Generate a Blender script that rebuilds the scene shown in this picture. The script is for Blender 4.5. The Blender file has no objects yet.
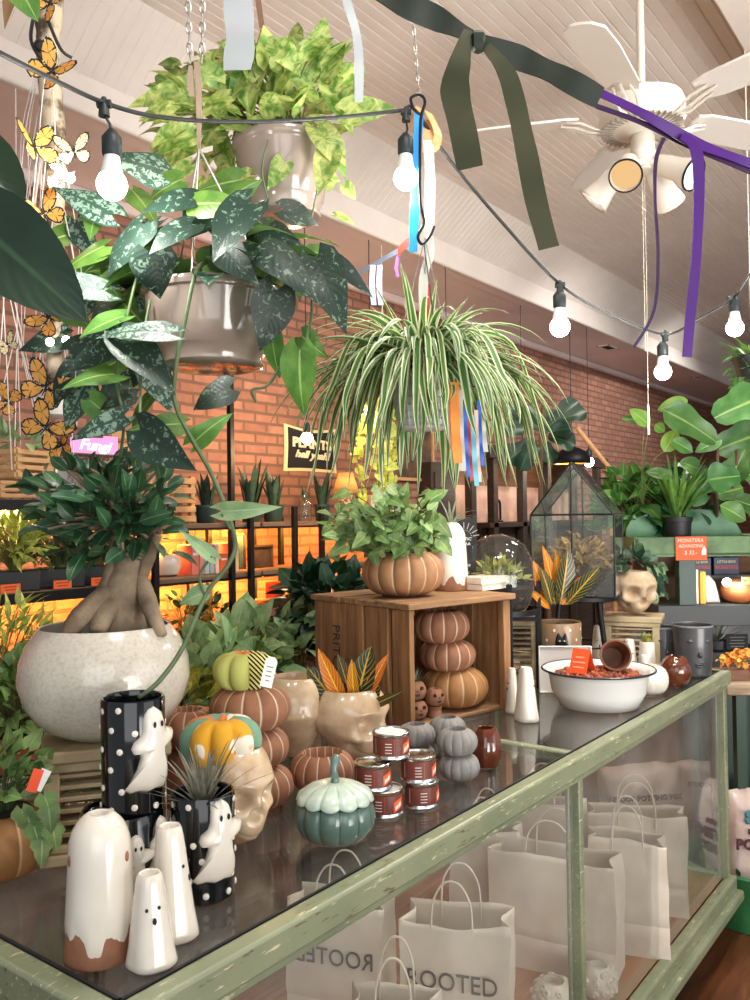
import bpy, math, random
from mathutils import Vector, Matrix
from mathutils import noise as mnoise
random.seed(11)
PI = math.pi
V = Vector
S = bpy.context.scene
COL = S.collection
CAMZ = 1.6
CAMP = V((0, 0, CAMZ)); FPX = 850.0
_t = math.radians(37.0); _p = 16/850.0; _r = 0.014
_h = V((math.sin(_t), -math.cos(_t), 0)); FH = V((math.cos(_t), math.sin(_t), 0))
FWD = FH*math.cos(_p) + V((0, 0, 1))*math.sin(_p)
_z = V((0, 0, 1))*math.cos(_p) - FH*math.sin(_p)
RT = _h*math.cos(_r) - _z*math.sin(_r)
UP = _h*math.sin(_r) + _z*math.cos(_r)
HR = _h
def ray(px, py): return FWD + RT*((px-375)/FPX) + UP*((500-py)/FPX)
def W(px, py, D): return CAMP + ray(px, py)*D
def P(px, py, z=1.0):
    d = ray(px, py); return CAMP + d*((z-CAMZ)/d.z)
def PY(px, py, y):
    d = ray(px, py); return CAMP + d*(y/d.y)
def dep(v): return (v-CAMP).dot(FWD)
def facing(loc):            # rotation that turns local -Y towards the viewer's side
    return math.atan2(-loc.y, -loc.x) + PI/2
def onc(px, py, r=0.0, z=1.0):
    D = dep(P(px, py, z)) + r; d = ray(px, 500); p = CAMP + d*D; p.z = z
    return p, D/FPX

# ---------------------------------------------------------------- objects
def thing(name, label, cat, loc=(0, 0, 0), rotz=0, group=None):
    o = bpy.data.objects.new(name, None); COL.objects.link(o)
    o.empty_display_size = .05
    o.location = loc; o.rotation_euler = (0, 0, rotz)
    tag(o, label, cat, group); return o
def tag(o, label, cat, group=None):
    o['label'] = label; o['category'] = cat
    if group: o['group'] = group
    return o
def struct(o): o['kind'] = 'structure'; return o
def dup(root, loc, rotz=0, label=None, group=None, scale=None):
    r = root.copy(); COL.objects.link(r); r.location = loc; r.rotation_euler = (0, 0, rotz)
    if label: r['label'] = label
    if group: r['group'] = group
    if scale: r.scale = (scale,)*3 if not isinstance(scale, tuple) else scale
    for ch in list(root.children):
        c = ch.copy(); COL.objects.link(c); c.parent = r
        for g in ch.children:
            d = g.copy(); COL.objects.link(d); d.parent = c
    return r

class MB:
    def __init__(s): s.v = []; s.f = []; s.uv = []; s.rn = []; s.mi = []
    def add(s, vs, fs, uvs=None, rnd=0.0, mi=0, M=None):
        b = len(s.v)
        for i, p in enumerate(vs):
            p = V(p)
            s.v.append(M @ p if M else p)
            s.uv.append(uvs[i] if uvs else (0.0, 0.0))
            s.rn.append(rnd[i] if isinstance(rnd, list) else rnd)
        for f in fs: s.f.append([b+i for i in f]); s.mi.append(mi)
        return s
    def build(s, name, mats, parent=None, org=None, smooth=40, bevel=0, solid=0, sub=0, loc=None, rot=None):
        me = bpy.data.meshes.new(name)
        o0 = V(org) if org is not None else V((0, 0, 0))
        me.from_pydata([tuple(p-o0) for p in s.v], [], s.f)
        if not isinstance(mats, (list, tuple)): mats = [mats]
        for m in mats: me.materials.append(m)
        me.polygons.foreach_set('material_index', s.mi)
        ul = me.uv_layers.new(name='UVMap')
        li = [0]*len(me.loops); me.loops.foreach_get('vertex_index', li)
        fl = []
        for i in li: fl.extend(s.uv[i])
        ul.data.foreach_set('uv', fl)
        a = me.attributes.new('rnd', 'FLOAT', 'POINT'); a.data.foreach_set('value', [float(x) for x in s.rn])
        if smooth:
            me.polygons.foreach_set('use_smooth', [True]*len(me.polygons))
            if smooth < 180: me.set_sharp_from_angle(angle=math.radians(smooth))
        me.update()
        ob = bpy.data.objects.new(name, me); COL.objects.link(ob)
        if parent: ob.parent = parent
        if loc is not None: ob.location = loc
        if rot is not None: ob.rotation_euler = rot
        if solid:
            md = ob.modifiers.new('solid', 'SOLIDIFY'); md.thickness = solid; md.offset = 0
        if bevel:
            md = ob.modifiers.new('bevel', 'BEVEL'); md.width = bevel; md.segments = 2; md.limit_method = 'ANGLE'
        if sub:
            md = ob.modifiers.new('sub', 'SUBSURF'); md.levels = sub; md.render_levels = sub
        return ob
    # -- shapes
    def box(s, c, d, M=None, mi=0, rnd=0.0):
        x, y, z = c; a, b, e = d[0]/2, d[1]/2, d[2]/2
        vs = [(x-a,y-b,z-e),(x+a,y-b,z-e),(x+a,y+b,z-e),(x-a,y+b,z-e),(x-a,y-b,z+e),(x+a,y-b,z+e),(x+a,y+b,z+e),(x-a,y+b,z+e)]
        return s.add(vs, [(0,3,2,1),(4,5,6,7),(0,1,5,4),(1,2,6,5),(2,3,7,6),(3,0,4,7)], M=M, mi=mi, rnd=rnd)
    def box2(s, lo, hi, M=None, mi=0):
        return s.box([(lo[i]+hi[i])/2 for i in range(3)], [hi[i]-lo[i] for i in range(3)], M, mi)
    def tube(s, pts, r, n=8, caps=True, mi=0, M=None, rnd=0.0, flat=1.0):
        pts = [V(p) for p in pts]; k = len(pts)
        rs = r if isinstance(r, (list, tuple)) else [r]*k
        t0 = (pts[1]-pts[0]).normalized()
        ref = V((0, 0, 1)) if abs(t0.z) < .9 else V((1, 0, 0))
        nx = t0.cross(ref).normalized(); vs = []; uv = []
        for i in range(k):
            t = (pts[min(i+1, k-1)]-pts[max(i-1, 0)])
            t = t.normalized() if t.length > 1e-9 else t0
            nx = (nx - t*nx.dot(t)); nx = nx.normalized() if nx.length > 1e-6 else t.orthogonal().normalized()
            by = t.cross(nx)
            for j in range(n):
                a = 2*PI*j/n
                vs.append(pts[i] + (nx*math.cos(a) + by*math.sin(a)*flat)*rs[i]); uv.append((j/n, i/(k-1)))
        fs = [(i*n+j, i*n+(j+1) % n, (i+1)*n+(j+1) % n, (i+1)*n+j) for i in range(k-1) for j in range(n)]
        if caps: fs += [tuple(range(n-1, -1, -1)), tuple((k-1)*n+j for j in range(n))]
        return s.add(vs, fs, uv, M=M, mi=mi, rnd=rnd)
    def lathe(s, prof, n=32, rib=0, ribd=0.0, c=(0, 0, 0), sx=1, sy=1, caps=True, M=None, mi=0, phase=0, ribp=1.0, wob=None):
        vs = []; uv = []; k = len(prof); rn = []
        for i, (r, z) in enumerate(prof):
            for j in range(n):
                a = 2*PI*j/n
                q = 1.0; lob = 1.0
                if rib:
                    lob = abs(math.sin(rib*(a+phase)/2))
                    q = 1 - ribd*(1-lob**ribp)
                rr = r*q
                dz = wob(a, i) if wob else 0
                vs.append((c[0]+rr*math.cos(a)*sx, c[1]+rr*math.sin(a)*sy, c[2]+z+dz)); uv.append((j/n, i/max(1, k-1))); rn.append(lob)
        fs = [(i*n+j, i*n+(j+1) % n, (i+1)*n+(j+1) % n, (i+1)*n+j) for i in range(k-1) for j in range(n)]
        if caps:
            if prof[0][0] > 1e-6: fs.append(tuple(range(n-1, -1, -1)))
            if prof[-1][0] > 1e-6: fs.append(tuple((k-1)*n+j for j in range(n)))
        return s.add(vs, fs, uv, rnd=rn, M=M, mi=mi)
    def ball(s, c, r, n=16, m=10, M=None, mi=0, rnd=0.0):
        rr = r if isinstance(r, (tuple, list)) else (r, r, r)
        vs = [(c[0], c[1], c[2]-rr[2])]; 
        for i in range(1, m):
            ph = -PI/2 + PI*i/m
            for j in range(n):
                a = 2*PI*j/n
                vs.append((c[0]+rr[0]*math.cos(ph)*math.cos(a), c[1]+rr[1]*math.cos(ph)*math.sin(a), c[2]+rr[2]*math.sin(ph)))
        vs.append((c[0], c[1], c[2]+rr[2])); L = len(vs)-1
        fs = [(0, 1+(j+1) % n, 1+j) for j in range(n)]
        for i in range(m-2):
            b = 1+i*n
            fs += [(b+j, b+(j+1) % n, b+n+(j+1) % n, b+n+j) for j in range(n)]
        b = 1+(m-2)*n
        fs += [(b+j, b+(j+1) % n, L) for j in range(n)]
        return s.add(vs, fs, M=M, mi=mi, rnd=rnd)
    def poly(s, pts, th, M=None, mi=0):            # outline in XZ, thickness along Y
        n = len(pts)
        vs = [(x, -th/2, z) for x, z in pts] + [(x, th/2, z) for x, z in pts]
        fs = [tuple(range(n)), tuple(range(2*n-1, n-1, -1))] + [(i, i+n, (i+1) % n+n, (i+1) % n) for i in range(n)]
        return s.add(vs, fs, M=M, mi=mi)
    def strip(s, pts, wv, th=.0008, mi=0, M=None):    # a ribbon of width vector wv along pts
        pts = [V(p) for p in pts]; k = len(pts); vs = []; uv = []
        for i, p in enumerate(pts):
            w = V(wv[i]) if isinstance(wv, list) else V(wv)
            t = (pts[min(i+1, k-1)]-pts[max(i-1, 0)]).normalized()
            nn = t.cross(w); nn = nn.normalized()*th/2 if nn.length > 1e-9 else V((0, 0, th/2))
            vs += [p-w/2-nn, p+w/2-nn, p+w/2+nn, p-w/2+nn]; uv += [(0, i/(k-1)), (1, i/(k-1)), (1, i/(k-1)), (0, i/(k-1))]
        fs = []
        for i in range(k-1):
            a = i*4; b = a+4
            fs += [(a+j, a+(j+1) % 4, b+(j+1) % 4, b+j) for j in range(4)]
        fs += [(3, 2, 1, 0), tuple((k-1)*4+j for j in range(4))]
        return s.add(vs, fs, uv, M=M, mi=mi)

def bez(p0, p1, p2, p3=None, n=12):
    p0, p1, p2 = V(p0), V(p1), V(p2); out = []
    for i in range(n+1):
        t = i/n
        if p3 is None: out.append(p0*(1-t)**2 + p1*2*t*(1-t) + p2*t*t)
        else: out.append(p0*(1-t)**3 + p1*3*t*(1-t)**2 + p2*3*t*t*(1-t) + V(p3)*t**3)
    return out
def spline(pts, n=6):
    pts = [V(p) for p in pts]; out = []
    for i in range(len(pts)-1):
        a = pts[max(i-1, 0)]; b = pts[i]; c = pts[i+1]; d = pts[min(i+2, len(pts)-1)]
        for k in range(n):
            t = k/n
            out.append(.5*((2*b) + (c-a)*t + (2*a-5*b+4*c-d)*t*t + (3*b-a-3*c+d)*t**3))
    out.append(pts[-1]); return out

# ---------------------------------------------------------------- leaves
def tab(*ks):
    def f(t):
        for (a, x), (b, y) in zip(ks, ks[1:]):
            if t <= b: return x + (y-x)*(t-a)/(b-a)
        return ks[-1][1]
    return f
PROF = {
 'heart': (tab((0, .42), (.06, .74), (.14, .93), (.25, 1), (.38, .95), (.55, .73), (.72, .46), (.88, .19), (1, 0)), .20),
 'oval': (lambda t: math.sin(PI*t**.85)**.75 if 0 < t < 1 else 0, 0),
 'lance': (lambda t: math.sin(PI*t**.62)**1.1 if 0 < t < 1 else 0, 0),
 'strap': (lambda t: min(1, .45+t*1.6)*(1-t**3.2) if t < 1 else 0, 0),
 'needle': (lambda t: (1-t)**.8 if t < 1 else 0, 0),
 'sword': (lambda t: min(1, .6+t)*(1-t**5) if t < 1 else 0, 0),
 'ivy': (tab((0, .25), (.07, .75), (.17, .92), (.3, 1.0), (.42, .62), (.56, .60), (.72, .42), (1, 0)), .22),
 'fiddle': (tab((0, .25), (.12, .55), (.25, .62), (.4, .6), (.55, .85), (.7, 1.0), (.85, .85), (.95, .45), (1, 0)), 0),
}
def leaf(mb, base, d, n, L, w, kind='oval', droop=.5, cup=.12, rnd=None, nl=7, nw=4, mi=0, wavy=0.0, twist=0.0):
    prof, back = PROF[kind]
    base = V(base); d = V(d).normalized(); n = V(n)
    n = n - d*n.dot(d); n = n.normalized() if n.length > 1e-6 else d.orthogonal().normalized()
    side = d.cross(n).normalized()
    if rnd is None: rnd = random.random()
    p = V(base); vs = []; uv = []; st = L/nl; q = Matrix.Rotation(-droop/nl, 3, side)
    tw = twist/nl
    for i in range(nl+1):
        t = i/nl; ww = prof(t)*w/2
        for j in range(nw+1):
            u = -1+2*j/nw
            off = side*u*ww + n*(cup*abs(u)**1.4*ww) - d*(back*L*abs(u)**1.5*(1-t)**3)
            if wavy: off += n*(wavy*ww*math.sin(t*9+u*2+rnd*6)*abs(u))
            vs.append(p+off); uv.append((.5+u/2, t))
        p = p + d*st
        d = (q @ d).normalized(); n = (q @ n).normalized()
        if tw: 
            r2 = Matrix.Rotation(tw, 3, d); n = r2 @ n; side = r2 @ side; q = Matrix.Rotation(-droop/nl, 3, side)
    k = nw+1
    fs = [(i*k+j, i*k+j+1, (i+1)*k+j+1, (i+1)*k+j) for i in range(nl) for j in range(nw)]
    mb.add(vs, fs, uv, rnd=rnd, mi=mi)
def pleaf(mb, b, t, w, D0, D1=None, kind='heart', tilt=(0, .3), droop=.35, cup=.15, mi=0, wavy=.0, stem=None):
    """leaf whose base stands at pixel b and tip near pixel t, w pixels wide, at depths D0, D1; tilt turns its face up/sideways"""
    D1 = D1 or D0
    A = W(b[0], b[1], D0); B = W(t[0], t[1], D1)
    n = -FWD + UP*tilt[1] + RT*tilt[0]
    d = B-A; L = d.length
    d = d.normalized()
    nn = (n - d*n.dot(d)).normalized()
    d = (d + nn*math.tan(droop/2)*.9).normalized()
    leaf(mb, A, d, nn, L*1.04, w*D0/FPX, kind, droop, cup, mi=mi, wavy=wavy, nl=9, nw=6)
def rdir(zlo=-1, zhi=1):
    a = random.uniform(0, 2*PI); z = random.uniform(zlo, zhi); r = math.sqrt(max(0, 1-z*z))
    return V((r*math.cos(a), r*math.sin(a), z))
def bush(mb, c, rad, n, L, w, kind='oval', zlo=-.3, zhi=1, droop=.6, cup=.15, up=.6, stems=None, sr=.0015, core=.35, root=None, out=1.0, nl=6, nw=2, wavy=0.0):
    c = V(c); rad = rad if isinstance(rad, (tuple, list)) else (rad,)*3
    root = V(root) if root is not None else c - V((0, 0, rad[2]*.5))
    for i in range(n):
        u = rdir(zlo, zhi); f = core+(1-core)*random.random()**.6
        p = c + V((u.x*rad[0], u.y*rad[1], u.z*rad[2]))*f
        d = (u*out + rdir()*.55 + V((0, 0, .15))).normalized()
        nn = V((0, 0, up)) + u*.6 + rdir()*.4
        l = random.uniform(*L) if isinstance(L, tuple) else L
        leaf(mb, p, d, nn, l, l*w*random.uniform(.85, 1.15), kind, droop*random.uniform(.4, 1.4), cup, nl=nl, nw=nw, wavy=wavy)
        if stems is not None and i % 2 == 0:
            m = (root+p)/2 + V((0, 0, rad[2]*.25)); stems.tube(bez(root + V((u.x, u.y, 0))*rad[0]*.15, m, p, n=5), sr, 5, False)
def tuft(mb, c, n, L, w, spread=(0.1, 1.2), droop=.8, kind='strap', r0=.01, cup=.3, nl=7, nw=2, a0=0, a1=2*PI):
    c = V(c)
    for i in range(n):
        a = a0 + (a1-a0)*(i+random.random())/n; e = random.uniform(*spread)
        o = V((math.cos(a), math.sin(a), 0))
        d = (o*math.sin(e)+V((0, 0, 1))*math.cos(e)).normalized()
        l = random.uniform(L[0], L[1])
        nn = V((0, 0, 1))*math.sin(e) - o*math.cos(e)
        leaf(mb, c+o*r0*random.random(), d, nn, l, w*random.uniform(.8, 1.2), kind, droop*random.uniform(.4, 1.3), cup, nl=nl, nw=nw)

# ---------------------------------------------------------------- text
def text_mesh(body, size, ext=.0006, shear=0.0, bold=0.0, spacing=1.0, align='CENTER', line=1.0):
    cu = bpy.data.curves.new('lettering', 'FONT'); cu.body = body; cu.size = size; cu.extrude = ext
    cu.align_x = align; cu.align_y = 'CENTER'; cu.shear = shear; cu.offset = bold; cu.space_character = spacing; cu.space_line = line
    cu.resolution_u = 3
    ob = bpy.data.objects.new('lettering', cu); COL.objects.link(ob)
    dg = bpy.context.evaluated_depsgraph_get(); dg.update()
    me = bpy.data.meshes.new_from_object(ob.evaluated_get(dg))
    bpy.data.objects.remove(ob); bpy.data.curves.remove(cu)
    return me
def lettering(body, size, mat, parent, loc, rot=(PI/2, 0, 0), name='lettering', sx=1.0, **kw):
    me = text_mesh(body, size, **kw); me.name = name
    me.materials.clear(); me.materials.append(mat)
    ob = bpy.data.objects.new(name, me); COL.objects.link(ob); ob.parent = parent
    ob.location = loc; ob.rotation_euler = rot; ob.scale = (sx, 1, 1)
    return ob
# ---------------------------------------------------------------- materials
class NT:
    def __init__(s, name):
        s.m = bpy.data.materials.new(name); s.m.use_nodes = True
        s.t = s.m.node_tree; s.t.nodes.clear()
        s.out = s.n('ShaderNodeOutputMaterial')
    def n(s, typ, **kw):
        x = s.t.nodes.new(typ)
        for k, v in kw.items(): setattr(x, k, v)
        return x
    def l(s, a, b): s.t.links.new(a, b)
    def set(s, node, **kw):
        for k, v in kw.items(): node.inputs[k.replace('_', ' ')].default_value = v
    def coord(s, scale=(1, 1, 1), out='Object'):
        c = s.n('ShaderNodeTexCoord'); mp = s.n('ShaderNodeMapping'); mp.inputs['Scale'].default_value = scale
        s.l(c.outputs[out], mp.inputs['Vector']); return mp.outputs['Vector']
    def noise(s, vec, scale, detail=3, rough=.55, dist=0):
        x = s.n('ShaderNodeTexNoise'); x.inputs['Scale'].default_value = scale; x.inputs['Detail'].default_value = detail
        x.inputs['Roughness'].default_value = rough; x.inputs['Distortion'].default_value = dist
        if vec is not None: s.l(vec, x.inputs['Vector'])
        return x.outputs['Fac']
    def ramp(s, fac, stops, interp='LINEAR'):
        r = s.n('ShaderNodeValToRGB'); e = r.color_ramp; e.interpolation = interp
        while len(e.elements) > len(stops): e.elements.remove(e.elements[-1])
        while len(e.elements) < len(stops): e.elements.new(.5)
        for i, (p, c) in enumerate(stops):
            e.elements[i].position = p; e.elements[i].color = (c if hasattr(c, '__len__') else (c, c, c)) if (hasattr(c, '__len__') and len(c) == 4) else (tuple(c)+(1,) if hasattr(c, '__len__') else (c, c, c, 1))
        s.l(fac, r.inputs['Fac']); return r.outputs['Color']
    def mix(s, fac, a, b, mode='MIX'):
        x = s.n('ShaderNodeMix'); x.data_type = 'RGBA'; x.blend_type = mode
        for sock, val in ((x.inputs[0], fac), (x.inputs[6], a), (x.inputs[7], b)):
            if isinstance(val, bpy.types.NodeSocket): s.l(val, sock)
            elif hasattr(val, '__len__'): sock.default_value = tuple(val)[:3]+(1,)
            else: sock.default_value = val
        return x.outputs[2]
    def math(s, op, a, b=0.0, c=None):
        x = s.n('ShaderNodeMath', operation=op)
        for i, val in enumerate((a, b) if c is None else (a, b, c)):
            if isinstance(val, bpy.types.NodeSocket): s.l(val, x.inputs[i])
            else: x.inputs[i].default_value = val
        return x.outputs[0]
    def bump(s, h, strength=.3, dist=.002):
        b = s.n('ShaderNodeBump'); b.inputs['Strength'].default_value = strength; b.inputs['Distance'].default_value = dist
        s.l(h, b.inputs['Height']); return b.outputs['Normal']
    def bsdf(s, col, rough=.5, metal=0, normal=None, spec=.5, coat=0, sss=0):
        b = s.n('ShaderNodeBsdfPrincipled')
        for k, val in (('Base Color', col), ('Roughness', rough), ('Metallic', metal), ('Specular IOR Level', spec), ('Coat Weight', coat)):
            if isinstance(val, bpy.types.NodeSocket): s.l(val, b.inputs[k])
            elif hasattr(val, '__len__'): b.inputs[k].default_value = tuple(val)[:3]+(1,)
            else: b.inputs[k].default_value = val
        b.inputs['Coat Roughness'].default_value = .06
        if normal: s.l(normal, b.inputs['Normal'])
        return b
    def done(s, sh): s.l(sh.outputs[0] if hasattr(sh, 'outputs') else sh, s.out.inputs['Surface']); return s.m

def c8(r, g, b):            # sRGB 0-255 -> linear
    f = lambda x: (x/255/12.92) if x/255 <= .04045 else ((x/255+.055)/1.055)**2.4
    return (f(r), f(g), f(b))
def mul(c, k): return tuple(x*k for x in c)
def mat(name, col, rough=.5, metal=0, col2=None, vs=12, lo=.35, hi=.65, bump=0, bs=60, spec=.5, coat=0, bd=.002, detail=4):
    t = NT(name); vec = t.coord()
    c = col
    if col2 is not None: c = t.mix(t.ramp(t.noise(vec, vs, detail), [(lo, 0), (hi, 1)]), col, col2)
    nm = t.bump(t.noise(vec, bs, 4), bump, bd) if bump else None
    return t.done(t.bsdf(c, rough, metal, nm, spec, coat))
def emit(name, col, strength):
    t = NT(name); e = t.n('ShaderNodeEmission'); e.inputs[0].default_value = tuple(col)+(1,); e.inputs[1].default_value = strength
    return t.done(e)
def wood(name, dark, light, axis=0, scale=9, rough=.55, bump=.25, stretch=14):
    t = NT(name); sc = [stretch*scale/9]*3; sc[axis] = 1.2*scale/9
    vec = t.coord(tuple(sc)); f = t.noise(vec, 3.2, 6, .62, .6)
    c = t.ramp(f, [(.28, dark), (.5, mul([(a+b)/2 for a, b in zip(dark, light)], 1)), (.72, light)])
    big = t.noise(t.coord(), 3, 2); c = t.mix(t.ramp(big, [(.35, .0), (.7, .55)]), c, mul(dark, .8))
    return t.done(t.bsdf(c, rough, 0, t.bump(f, bump, .003)))
def glassy(name, tint=(1, 1, 1), refl=1.0, dirt=.0, rough=.0):
    t = NT(name)
    tr = t.n('ShaderNodeBsdfTransparent'); tr.inputs[0].default_value = tuple(tint)+(1,)
    gl = t.n('ShaderNodeBsdfGlossy'); gl.inputs['Roughness'].default_value = rough
    lw = t.n('ShaderNodeLayerWeight'); lw.inputs[0].default_value = .5
    fr = t.math('ADD', t.math('MULTIPLY', t.math('POWER', lw.outputs['Facing'], 5.0), .9), .04)
    mx = t.n('ShaderNodeMixShader'); t.l(t.math('MULTIPLY', fr, refl), mx.inputs[0]); t.l(tr.outputs[0], mx.inputs[1]); t.l(gl.outputs[0], mx.inputs[2])
    if dirt:
        df = t.n('ShaderNodeBsdfDiffuse'); df.inputs[0].default_value = (.75, .74, .7, 1)
        m2 = t.n('ShaderNodeMixShader'); f = t.ramp(t.noise(t.coord((1, 1, 1)), 5, 3), [(.35, dirt*.35), (.75, dirt)])
        t.l(f, m2.inputs[0]); t.l(mx.outputs[0], m2.inputs[1]); t.l(df.outputs[0], m2.inputs[2]); mx = m2
    return t.done(mx)
def leafmat(name, c1, c2, mode='plain', rough=.42, trans=.22, mid=None, vs=60, thr=.5, hue=.12, back=None):
    t = NT(name)
    at = t.n('ShaderNodeAttribute'); at.attribute_name = 'rnd'
    uv = t.n('ShaderNodeUVMap'); sp = t.n('ShaderNodeSeparateXYZ'); t.l(uv.outputs[0], sp.inputs[0])
    u = t.math('ABSOLUTE', t.math('MULTIPLY', t.math('SUBTRACT', sp.outputs[0], .5), 2.0)); v = sp.outputs[1]
    obj = t.coord()
    if mode == 'edge':
        f = t.ramp(u, [(.50, 0), (.72, 1)])
    elif mode == 'blotch':
        x = t.noise(obj, vs, 3, .6, .8); f = t.ramp(x, [(thr, 0), (thr+.05, .8)])
        f = t.math('MULTIPLY', f, t.ramp(u, [(.06, 0), (.16, 1), (.86, 1), (.95, 0)]))
    elif mode == 'gold':
        x = t.noise(obj, vs, 3, .6, 1.2); f = t.ramp(x, [(thr-.12, 0), (thr+.12, 1)])
    elif mode == 'veins':
        q = t.math('SUBTRACT', t.math('MULTIPLY', v, 9.0), t.math('MULTIPLY', u, 2.6))
        f = t.ramp(t.math('ABSOLUTE', t.math('SUBTRACT', t.math('FRACT', q), .5)), [(.035, .9), (.09, 0)])
        f = t.math('MAXIMUM', f, t.ramp(u, [(.05, 1), (.11, 0)]))
        f = t.math('MAXIMUM', f, t.ramp(t.math('ADD', at.outputs[2], t.math('MULTIPLY', t.noise(obj, vs, 2), .5)), [(1.2, 0), (1.3, .8)]))
    elif mode == 'silver':
        q = t.math('SUBTRACT', t.math('MULTIPLY', v, 8.0), t.math('MULTIPLY', u, 2.4))
        f = t.ramp(t.math('ABSOLUTE', t.math('SUBTRACT', t.math('FRACT', q), .5)), [(.15, .1), (.4, .9)])
    else:
        f = t.ramp(t.noise(obj, vs, 2), [(.35, 0), (.7, .9)])
    c = t.mix(f, c1, c2)
    if mid: c = t.mix(t.ramp(u, [(.03, .85), (.09, 0)]), c, mid)
    # leaf to leaf variation of hue and value
    hs = t.n('ShaderNodeHueSaturation')
    t.l(t.math('ADD', t.math('MULTIPLY', at.outputs[2], -.03), .515), hs.inputs['Hue'])
    t.l(t.math('ADD', t.math('MULTIPLY', t.math('FRACT', t.math('MULTIPLY', at.outputs[2], 7.31)), hue*5), 1-hue*2.5), hs.inputs['Value'])
    t.l(c, hs.inputs['Color']); c = hs.outputs[0]
    if back:
        g = t.n('ShaderNodeNewGeometry'); c = t.mix(g.outputs['Backfacing'], c, back)
    wv = t.math('SUBTRACT', t.math('MULTIPLY', v, 10.0), t.math('MULTIPLY', u, 3.0))
    hgt = t.math('ADD', t.math('MULTIPLY', t.math('SINE', t.math('MULTIPLY', wv, 6.28)), .5), t.ramp(u, [(0, 0), (.15, 1)]))
    b = t.bsdf(c, rough, 0, t.bump(hgt, .25, .001), .45)
    tr = t.n('ShaderNodeBsdfTranslucent'); t.l(c, tr.inputs[0])
    mx = t.n('ShaderNodeMixShader'); mx.inputs[0].default_value = trans; t.l(b.outputs[0], mx.inputs[1]); t.l(tr.outputs[0], mx.inputs[2])
    return t.done(mx)
def lobemat(name, body, groove, rough=.55, w=.16, body2=None, coat=0, bump=.15):
    t = NT(name); at = t.n('ShaderNodeAttribute'); at.attribute_name = 'rnd'
    vec = t.coord(); nz = t.noise(vec, 22, 4)
    b2 = body2 or mul(body, .72)
    c = t.mix(t.ramp(nz, [(.35, 0), (.7, 1)]), body, b2)
    f = t.math('ADD', at.outputs[2], t.math('MULTIPLY', t.math('SUBTRACT', t.noise(vec, 60, 3), .5), .12))
    c = t.mix(t.ramp(f, [(w*.45, .9), (w, .25), (w*1.9, 0)]), c, groove)
    return t.done(t.bsdf(c, rough, 0, t.bump(t.noise(vec, 120, 4), bump, .001), .4, coat))
def stripemat(name, c1, c2, freq, thr=.5, seg=None):
    """fabric pumpkin: striped cloth; seg = plain colours for other lobes"""
    t = NT(name); vec = t.coord(); sp = t.n('ShaderNodeSeparateXYZ'); t.l(vec, sp.inputs[0])
    x = t.math('ADD', t.math('MULTIPLY', sp.outputs[0], freq), t.math('MULTIPLY', sp.outputs[2], freq*.9))
    f = t.math('GREATER_THAN', t.math('FRACT', x), thr)
    c = t.mix(f, c1, c2)
    return t.done(t.bsdf(c, .9, 0, t.bump(t.noise(vec, 500, 2), .3, .0006), .1))
def brickmat(name, c1, c2, mortar, bw=.215, rh=.072, ms=.011, bump=.6, axis='xz'):
    t = NT(name); c = t.n('ShaderNodeTexCoord'); sp = t.n('ShaderNodeSeparateXYZ'); t.l(c.outputs['Object'], sp.inputs[0])
    cb = t.n('ShaderNodeCombineXYZ'); t.l(sp.outputs[0 if axis == 'xz' else 1], cb.inputs[0]); t.l(sp.outputs[2], cb.inputs[1])
    ns = t.n('ShaderNodeTexNoise'); ns.inputs['Scale'].default_value = 9; ns.inputs['Detail'].default_value = 3
    t.l(c.outputs['Object'], ns.inputs['Vector'])
    vm = t.n('ShaderNodeVectorMath', operation='MULTIPLY_ADD'); vm.inputs[1].default_value = (.012, .012, 0)
    t.l(ns.outputs['Color'], vm.inputs[0]); t.l(cb.outputs[0], vm.inputs[2])
    b = t.n('ShaderNodeTexBrick'); t.l(vm.outputs[0], b.inputs['Vector'])
    b.inputs['Color1'].default_value = tuple(c1)+(1,); b.inputs['Color2'].default_value = tuple(c2)+(1,); b.inputs['Mortar'].default_value = tuple(mortar)+(1,)
    b.inputs['Scale'].default_value = 1; b.inputs['Brick Width'].default_value = bw; b.inputs['Row Height'].default_value = rh
    b.inputs['Mortar Size'].default_value = ms; b.inputs['Mortar Smooth'].default_value = .25; b.inputs['Bias'].default_value = 0
    n2 = t.noise(c.outputs['Object'], 14, 6, .65)
    col = t.mix(t.ramp(n2, [(.3, .0), (.75, .55)]), b.outputs['Color'], mul(c2, .55))
    hgt = t.math('SUBTRACT', t.math('MULTIPLY', n2, .35), b.outputs['Fac'])
    return t.done(t.bsdf(col, .8, 0, t.bump(hgt, bump, .006), .25))

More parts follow.
